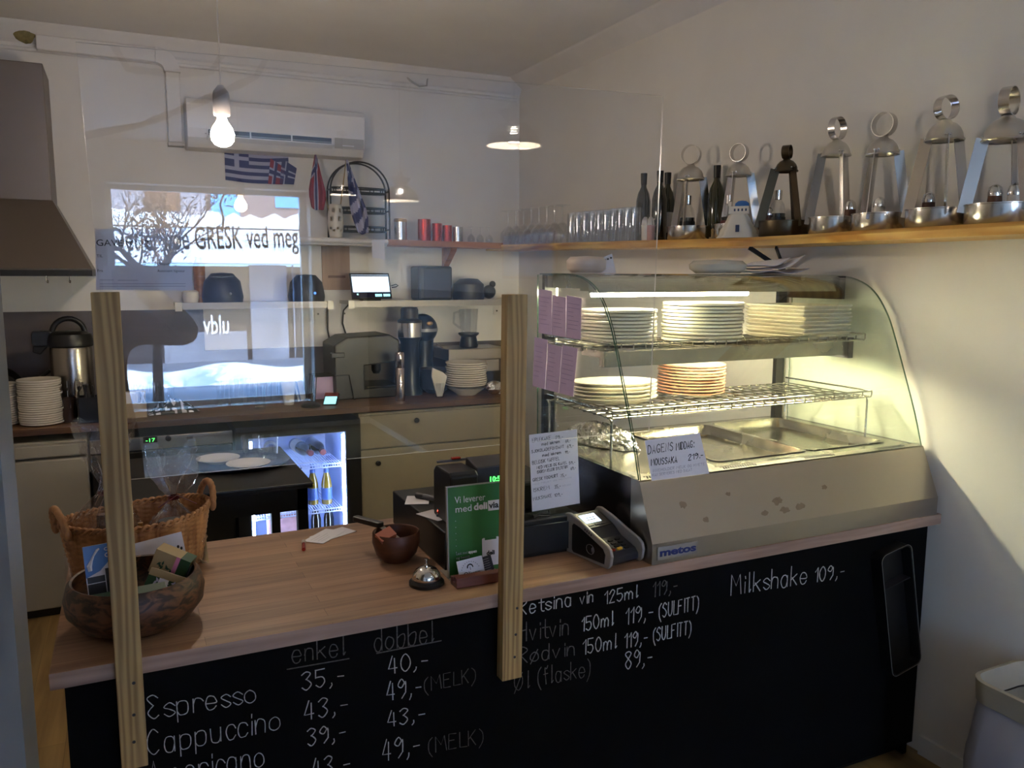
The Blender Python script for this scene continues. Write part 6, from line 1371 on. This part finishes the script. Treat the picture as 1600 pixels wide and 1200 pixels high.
b = MB(); b.box((-1.28-ho.x, 4.548-ho.y, 1.685-ho.z), (-.134-ho.x, 4.56-ho.y, 1.72-ho.z)); b.box((-.146-ho.x, 4.56-ho.y, 1.685-ho.z), (-.134-ho.x, -.005, 1.72-ho.z)); b.build('lower_rim', 'blackmet', hx); b = MB(); b.box((-1.28-ho.x, 4.5465-ho.y, 1.714-ho.z), (-.134-ho.x, 4.5479-ho.y, 1.722-ho.z)); b.build('bright_edge', 'chrome', hx)
for px in (72, 107):
    p = at(px, 432, 'Y', 4.57); b = MB(); x, y, z = p.x-ho.x, 4.572-ho.y, 1.685-ho.z; b.tube([(x, y, z), (x, y, z-.02), (x+.006, y-.008, z-.03), (x+.006, y-.014, z-.022)], .0045, 8); b.build('hook', 'chrome', hx, smooth=60)
ac = thing('air_conditioner', 'white split air conditioner on the back wall below the cornice', 'air conditioner', (.366, YB, 2.40)); aw = 1.0
b = MB(); b.prism([(-.001, 0), (-.16, 0), (-.20, .05), (-.21, .10), (-.21, .23), (-.19, .26), (-.001, .26)], 0, aw, 'YZ'); b.build('housing', 'trim', ac, bevel=.006)
MB().box((.10, -.214, .045), (.80, -.2095, .095)).build('outlet_slot', 'darkpl', ac)
b = MB(); b.prism([(-.205, .035), (-.25, .052), (-.251, .058), (-.205, .045)], .10, .80, 'YZ'); b.build('louvre', 'trim', ac); MB().box((.09, -.216, .068), (.80, -.2145, .073)).build('vane', 'silverpl', ac)
b = MB()
for x in (.10, .33, .56, .795): b.box((x, -.217, .045), (x+.008, -.2145, .095))
b.build('vane_struts', 'trim', ac); MB().box((.815, -.2125, .04), (.99, -.2105, .10)).build('control_cover', 'white', ac); MB().box((.86, -.214, .055), (.93, -.2126, .06)).build('status_strip', 'paper', ac)
# cable trunking
P1, P2, P3 = at(56, 68, 'Y', YB-.06), at(243, 85, 'Y', YB-.06), at(270, 222, 'Y', YB-.06)
tkz = (P1.z+P2.z)/2+.005; wtk = .075
t = thing('cable_trunking', 'white plastic trunking running from the wall hole and down beside the air conditioner', 'trunking', (P1.x, YB, tkz)); L1 = P2.x-P1.x
b = MB(); b.box((0, -.06, -wtk/2), (L1, -.001, wtk/2)); b.build('horizontal_run', 'trim', t, bevel=.006)
b = MB(); vs = []; Rb = wtk/2+.045; n = 12
for k in range(n+1):
    a = PI/2*k/n; c = Vector((L1, 0, -Rb))
    for r_ in (Rb+wtk/2+.004, Rb-wtk/2-.004): vs += [(c.x+r_*math.sin(a), -.064, c.z+r_*math.cos(a)), (c.x+r_*math.sin(a), -.001, c.z+r_*math.cos(a))]
b.add(vs, [(k*4+i, k*4+j, (k+1)*4+j, (k+1)*4+i) for k in range(n) for i, j in ((0, 1), (1, 3), (3, 2), (2, 0))]+[(0, 1, 3, 2), (n*4, n*4+1, n*4+3, n*4+2)]); b.build('elbow', 'trim', t, smooth=40)
xv = L1+Rb; b = MB(); b.box((xv-wtk/2, -.06, P3.z-tkz), (xv+wtk/2, -.001, -Rb)); b.build('vertical_run', 'trim', t, bevel=.006); b = MB(); b.box((xv-wtk/2-.004, -.066, P3.z-tkz-.02), (xv+wtk/2+.004, -.001, P3.z-tkz)); b.build('end_cap', 'silverpl', t)
t = thing('pipe', 'thin white pipe running along under the back cornice', 'pipe', (XL+.02, YB-.013, 2.868)); b = MB(); b.tube([(0, 0, 0), (2.45-XL, 0, 0)], .011, 8); b.build('pipe_run', 'trim', t, smooth=60)
p = at(668, 122, 'Y', YB-.02); t = thing('cable', 'short white cable looping from a wall clip under the cornice', 'cable', (p.x, YB-.02, p.z)); b = MB(); b.tube([(-.17, 0, .02), (-.12, -.01, -.03), (-.06, -.015, -.06), (-.01, -.012, -.05), (.0, -.008, .02)], .006, 6); b.box((-.02, -.02, .015), (.035, .018, .05)); b.build('cord', 'silverpl', t, smooth=50)
p = at(38, 46, 'Y', YB-.03); t = thing('foam_plug', 'yellow foam plug filling the pipe hole in the back wall', 'foam', (p.x, YB-.012, p.z)); b = MB(); rc = random.Random(5); b.ball((0, 0, 0), .062, 16, (1, .35, 1)); b.v = [(v[0]*(1+rc.uniform(-.12, .12)), v[1]-.01 if v[1] < 0 else v[1]*.3, v[2]*(1+rc.uniform(-.12, .12))) for v in b.v]; b.build('foam_body', mat('foam', '8A7C50', .9, var=.3, scale=30), t, smooth=40)
for px0, pts, lab in ((512, [(512, 478), (512, 515), (520, 560), (528, 598)], 'black cable hanging from the left metal shelf to the worktop'), (540, [(550, 470), (537, 485), (535, 505), (545, 535), (562, 562)], 'black cable hanging from the tablet to the coffee machine')):
    ps = [at(*q, 'Y', YB-.02-.0*i) for i, q in enumerate(pts)]; t = thing('cable', lab, 'cable', ps[-1]); b = MB(); b.tube([p-ps[-1] for p in ps], .005, 6); b.build('cord', 'blackpl', t, smooth=60)

# ================================================================== lamps
def lamp_light(name, par, loc, watts, col, r):
    l = bpy.data.lights.new(name, 'POINT'); l.energy = watts; l.color = col; l.shadow_soft_size = r
    o = bpy.data.objects.new(name, l); C.objects.link(o); o.parent = par; o.location = loc; return o
b_ = Vector((.350, 3.15, 2.208))
def bulb_pendant(label, loc, bm='filament'):
    t = thing('bulb_pendant', label, 'lamp', (loc[0], loc[1], loc[2])); h = ZC-loc[2]
    b = MB(); b.tube([(0, 0, .15), (0, 0, h-.02)], .0028, 8); b.build('cord', 'trim', t, smooth=60)
    MB().lathe([(.055, h-.025), (.055, h-.001), (0, h-.001)], 24, cap=False).build('ceiling_rose', 'trim', t, smooth=40)
    MB().lathe([(.0, .155), (.010, .152), (.026, .130), (.029, .115), (.029, .052), (.026, .048), (0, .05)], 28, cap=False).build('lamp_holder', 'lamp_out', t, smooth=50)
    MB().lathe([(.014, .048), (.018, .03), (.034, .006), (.041, -.016), (.039, -.036), (.027, -.052), (.011, -.059), (0, -.060)], 28, cap=False).build('bulb', bm, t, smooth=60)
bulb_pendant('bare glowing bulb on a white cord hanging over the work aisle', b_)
bulb_pendant('bare glowing bulb hanging near the shop window, seen mirrored in the clear screen', Vector((.735, -2.12, 2.165)), 'far_bulb')
def colander(label, loc):
    t = thing('colander_pendant', label, 'lamp', loc, 0, 'colander pendant lamps'); h = ZC-loc[2]; R = .125
    b = MB(); seg, nz = 120, 36; H = .105
    def pos(i, k):
        th = (PI/2*.86)*k/nz; r = R*math.cos(th); return (r*math.cos(2*PI*i/seg), r*math.sin(2*PI*i/seg), H*math.sin(th)/math.sin(PI/2*.86))
    vs = [pos(i, k) for k in range(nz+1) for i in range(seg)]
    def hole(i, k):
        for c in range(4):
            du = ((i-(c*30+8)+60) % 120)-60; dv = k-15
            if (du*.0062)**2+(dv*.0047)**2 < .036**2 and dv % 3 == 0 and (du+(dv//3)) % 2 == 0: return True
        return False
    b.add(vs, [(k*seg+i, k*seg+(i+1) % seg, (k+1)*seg+(i+1) % seg, (k+1)*seg+i) for k in range(nz) for i in range(seg) if not hole(i, k)])
    o = b.build('shade', ['lamp_out', 'lamp_in'], t, solid=.0016, smooth=60); o.modifiers['s'].material_offset = 1; o.modifiers['s'].material_offset_rim = 1; o.modifiers['s'].offset = 1
    MB().lathe([(R*.24, H), (R*.26, H+.004), (R*.5, H+.035), (R*.6, H+.05), (R*.58, H+.052), (R*.2, H+.054), (R*.16, H+.075), (R*.10, H+.095), (0, H+.1)], 36, cap=False).build('foot', 'lamp_out', t, smooth=40)
    b = MB(); b.tube([(0, 0, H+.09), (0, 0, h-.02)], .0035, 8); b.build('cord', 'lamp_out', t, smooth=60); MB().lathe([(.05, h-.03), (.05, h-.001), (0, h-.001)], 24, cap=False).build('ceiling_rose', 'lamp_out', t, smooth=40)
    MB().lathe([(.012, .088), (.014, .07), (.032, .05), (.034, .035), (.022, .018), (0, .014)], 24, cap=False).build('bulb', 'lamp_bulb', t, smooth=60)
colander('white colander pendant lamp nearest the counter, seen mirrored in the clear screen', (1.684, .10, 2.295)); colander('white colander pendant lamp in the middle of the room, seen mirrored in the clear screen', (1.786, -1.95, 2.205)); colander('white colander pendant lamp farthest off by the shop window, seen mirrored in the clear screen', (1.90, -4.04, 2.43))
# framed sea picture on the right wall of the customer room, seen only in the clear screen
t = thing('framed_picture', 'framed blue sea picture on the right wall, seen mirrored in the clear screen', 'picture', (XR-.001, -1.36, 1.83))
b = MB(); b.box((-.02, -.40, -.16), (0, .40, .16)); b.build('frame', 'bwood', t); b = MB(); b.box((-.0215, -.37, -.14), (-.0205, .37, .14)); b.build('picture_print', mat('sea_print', '4A7CB8', .4, var=.5, scale=5), t)
# ================================================================== the photographer, a dark figure mirrored in the screen
pr = thing('person', 'person in a dark coat holding up a phone, mirrored in the clear screen', 'person', (-.14, -.36, 0))
def skin(name, joints, edges, m, par, sub=2, root=0):
    me = bpy.data.meshes.new(name); me.from_pydata([j[:3] for j in joints], edges, []); o = bpy.data.objects.new(name, me); C.objects.link(o); o.parent = par
    q = o.modifiers.new('k', 'SKIN'); q.use_smooth_shade = True
    for i, j in enumerate(joints):
        me.skin_vertices[0].data[i].radius = (j[3], j[4] if len(j) > 4 else j[3]); me.skin_vertices[0].data[i].use_root = (i == root)
    u = o.modifiers.new('u', 'SUBSURF'); u.levels = u.render_levels = sub; me.materials.append(M[m]); return o
J = [(0, 0, .98, .155, .115), (0, .0, 1.15, .15, .11), (0, .0, 1.33, .17, .12), (0, .0, 1.47, .13, .10), (0, .005, 1.56, .058), (0, .03, 1.66, .062),
     (-.19, 0, 1.46, .075), (-.30, .06, 1.26, .055), (-.11, .26, 1.52, .040), (-.06, .30, 1.56, .034),
     (.20, 0, 1.46, .080), (.41, .10, 1.43, .062), (.25, .25, 1.60, .048), (.19, .285, 1.665, .036),
     (-.10, 0, .90, .095), (-.11, .02, .50, .065), (-.11, 0, .10, .045), (-.115, .14, .035, .042),
     (.10, 0, .90, .095), (.12, .04, .50, .065), (.13, .03, .10, .045), (.14, .17, .035, .042)]
E_ = [(0, 1), (1, 2), (2, 3), (3, 4), (4, 5), (3, 6), (6, 7), (7, 8), (8, 9), (3, 10), (10, 11), (11, 12), (12, 13), (0, 14), (14, 15), (15, 16), (16, 17), (0, 18), (18, 19), (19, 20), (20, 21)]
skin('body', J, E_, 'cloth', pr)
hd_ = MB(); nu, nv = 36, 28; vs = []
for i in range(nu):
    for j in range(nv+1):
        a = 2*PI*i/nu; ph = PI*j/nv; x, y, z = math.sin(ph)*math.sin(a), math.sin(ph)*math.cos(a), -math.cos(ph)
        X, Y, Z = .076*x*(1-.18*max(0, -z)), .098*y*(1-.12*max(0, -z)), .122*z
        if y > .3: Y += .028*math.exp(-((x/.22)**2+((z+.08)/.22)**2))+.010*math.exp(-((x/.35)**2+((z+.55)/.12)**2))+.012*math.exp(-((x/.4)**2+((z+.85)/.15)**2))-.012*(math.exp(-(((abs(x)-.38)/.16)**2+((z-.06)/.12)**2)))
        vs.append((X, Y, Z))
hd_.add(vs, [(i*(nv+1)+j, ((i+1) % nu)*(nv+1)+j, ((i+1) % nu)*(nv+1)+j+1, i*(nv+1)+j+1) for i in range(nu) for j in range(nv)])
hd_.build('head', 'skin', pr, smooth=80, loc=(0, .03, 1.765))
b = MB()
for s in (-1, 1): b.ball((s*.03, .108, 1.772), .0115, 14)
b.build('eyes', 'ink', pr, smooth=60)
b = MB(); b.tube([(-.024, .126, 1.700), (-.008, .133, 1.703), (.008, .133, 1.703), (.024, .126, 1.700)], .0045, 8); b.build('mouth', mat('lips', '7A4038', .5), pr, smooth=60)
b = MB()
for s in (-1, 1): b.ball((s*.078, .02, 1.76), .028, 14, (.35, .7, 1.1))
b.build('ears', 'skin', pr, smooth=60)
b = MB(); b.lathe([(.084, -.01), (.086, .04), (.078, .085), (.05, .125), (0, .138)], 32, c=(0, .018, 1.765), ey=1.22, cap=False); b.build('hair', 'hair', pr, smooth=60)
def handm(name, base, d, side):
    """palm with five separate fingers curled round the phone edge"""
    bs = Vector(base); js = [(bs.x, bs.y, bs.z, .030, .020), (bs.x+d[0]*.045, bs.y+d[1]*.045, bs.z+d[2]*.045, .036, .018)]
    o = skin(name, [(*js[0][:3], .026, .018), (*js[1][:3], .032, .016)], [(0, 1)], 'skin', pr)
    kn = bs+Vector(d)*.065
    for k, (ln, rr) in enumerate(((.066, .0085), (.074, .009), (.070, .0085), (.055, .0075))):
        st_ = kn+Vector((0, .0, .022-.018*k)); a = st_+Vector((-side*.018, .022, 0)); c = a+Vector((-side*.022, -.004, 0))*(ln/.07); e = c+Vector((-side*.010, -.014, 0))
        skin('finger', [(*st_, rr*1.05), (*a, rr), (*c, rr*.92), (*e, rr*.8)], [(0, 1), (1, 2), (2, 3)], 'skin', pr, 1)
    st_ = bs+Vector((-side*.006, -.012, .022)); a = st_+Vector((-side*.026, -.006, .016)); c = a+Vector((-side*.022, .004, .006))
    skin('thumb', [(*st_, .0115), (*a, .0105), (*c, .009)], [(0, 1), (1, 2)], 'skin', pr, 1)
handm('hand', (.185, .288, 1.672), (-.35, .05, .10), 1); handm('hand', (-.055, .30, 1.575), (.35, .06, .35), -1)
ph = thing('telephone', 'dark phone held up by the person, mirrored in the clear screen', 'phone', (-.02, -.045, 1.645))
MB().box((-.02, -.008, -.005), (.135, 0, .068)).build('phone_body', 'blackpl', ph, bevel=.003)
MB().box((-.015, -.0092, 0), (.130, -.0082, .063)).build('screen_glass', 'screen_d', ph)

for k, (pts, lab) in enumerate(((((125, 88), (200, 108), (270, 115), (330, 112), (400, 90)), 'brown rope garland sagging under the ceiling, upper one mirrored in the screen'), (((132, 222), (220, 195), (300, 165), (400, 120), (460, 95)), 'brown rope garland sloping up to the ceiling, lower one mirrored in the screen'))):
    y = -.70; P = [mirrored(a, b, y) for a, b in pts]; P[-1].z = ZC-.001
    if k == 0: P[0].z = ZC-.001
    else: P[0] = Vector((XL+.001, y, P[0].z-.3))
    t = thing('rope_garland', lab, 'garland', P[-1]); b = MB(); rc = random.Random(k); q = []
    for i in range(len(P)-1): q += [P[i].lerp(P[i+1], j/8) for j in range(8)]
    q.append(P[-1]); b.tube([p-P[-1] for p in q], [.016*(1+rc.uniform(-.25, .25)) for _ in q], 8); b.build('rope', mat('garland_rope', '3A2C20', .9, bump=.4, scale=60), t, smooth=50)

# ------------------------------------------------------------------ parts of parts
def under(th, child, par):
    for r in [o for o in bpy.data.objects if o.parent is None and o.name.split('.')[0] == th]:
        ps = [o for o in bpy.data.objects if o.parent == r and o.name.split('.')[0] == par]
        if not ps: continue
        for c in [o for o in bpy.data.objects if o.parent == r and o.name.split('.')[0] == child]:
            c.parent = ps[0]
for a in (('counter_sign', 'lettering', 'print_panel'), ('counter_sign', 'word_box', 'print_panel'), ('counter_sign', 'bullet_dots', 'print_panel'), ('counter_sign', 'telephone_print', 'print_panel'), ('counter_sign', 'telephone_notch', 'print_panel'),
          ('price_sign', 'handwriting', 'card'), ('menu_stand', 'handwriting', 'card'), ('fridge_sign', 'handwriting', 'card'), ('fridge_sign', 'print', 'card'), ('gift_voucher', 'printed_line', 'sheet'), ('business_card', 'lettering', 'card'), ('business_card', 'emblem', 'card'), ('business_card', 'printed_lines', 'card'),
          ('order_slip', 'printed_lines', 'sheet'), ('receipt_slip', 'handwriting', 'sheet'), ('display_case', 'badge_lettering', 'badge'), ('display_case', 'vent_holes', 'deck'), ('display_case', 'food_pan', 'deck'), ('display_case', 'rack_leg', 'shelf_rack'), ('display_case', 'upper_tube', 'lamp_canopy'), ('display_case', 'canopy_end', 'lamp_canopy'), ('display_case', 'lower_tube', 'lamp_bar'), ('display_case', 'bar_end', 'lamp_bar'),
          ('card_terminal', 'screen_text', 'lit_screen'), ('card_terminal', 'contactless_symbol', 'side_panel'), ('card_terminal', 'function_keys', 'screen_bezel'), ('tablet', 'screen_bar', 'lit_screen'), ('tablet', 'screen_header', 'lit_screen'), ('tablet', 'screen_buttons', 'screen_bar'),
          ('wine_bottle', 'bottle_label', 'glass_body'), ('beer_bottle', 'bottle_label', 'glass_body'), ('beer_bottle', 'neck_label', 'glass_body'), ('oil_bottle', 'bottle_label', 'glass_body'), ('gift_bundle', 'bottle_label', 'bottle'), ('gift_bundle', 'jar_lid', 'jar'),
          ('tea_box', 'leaf_print', 'carton'), ('tea_box', 'price_sticker', 'carton'), ('tea_box', 'pink_band', 'carton'), ('tea_box', 'barcode_panel', 'dark_end'), ('brochure', 'lettering', 'sky_print'), ('brochure', 'map_print', 'sky_print'), ('brochure', 'sky_print', 'cover'), ('brochure', 'photo_prints', 'cover'),
          ('bench_freezer', 'lit_digits', 'display'), ('bench_freezer', 'knob', 'control_panel'), ('bench_freezer', 'badge', 'control_panel'), ('freezer', 'handle_strip', 'door'), ('cash_register', 'lit_digits', 'display_housing'), ('cash_register', 'key', 'key_strip'), ('tray_carrier', 'rivets', 'dome'), ('air_conditioner', 'vane', 'outlet_slot'), ('air_conditioner', 'vane_struts', 'outlet_slot'), ('air_conditioner', 'status_strip', 'control_cover'), ('pump_thermos', 'spout', 'lid'), ('waste_bin', 'slot', 'rim_band'), ('metal_shelf', 'screw', 'wall_plate'), ('range_hood', 'hook', 'lower_rim')):
    under(*a)
for r in [o for o in bpy.data.objects if o.name.split('.')[0] == 'base_cabinet']:
    kn = [o for o in bpy.data.objects if o.parent == r and o.name.startswith('knob')]
    for c, nm in zip(kn, ('drawer', 'door')): c.parent = next(o for o in bpy.data.objects if o.parent == r and o.name.split('.')[0] == nm)
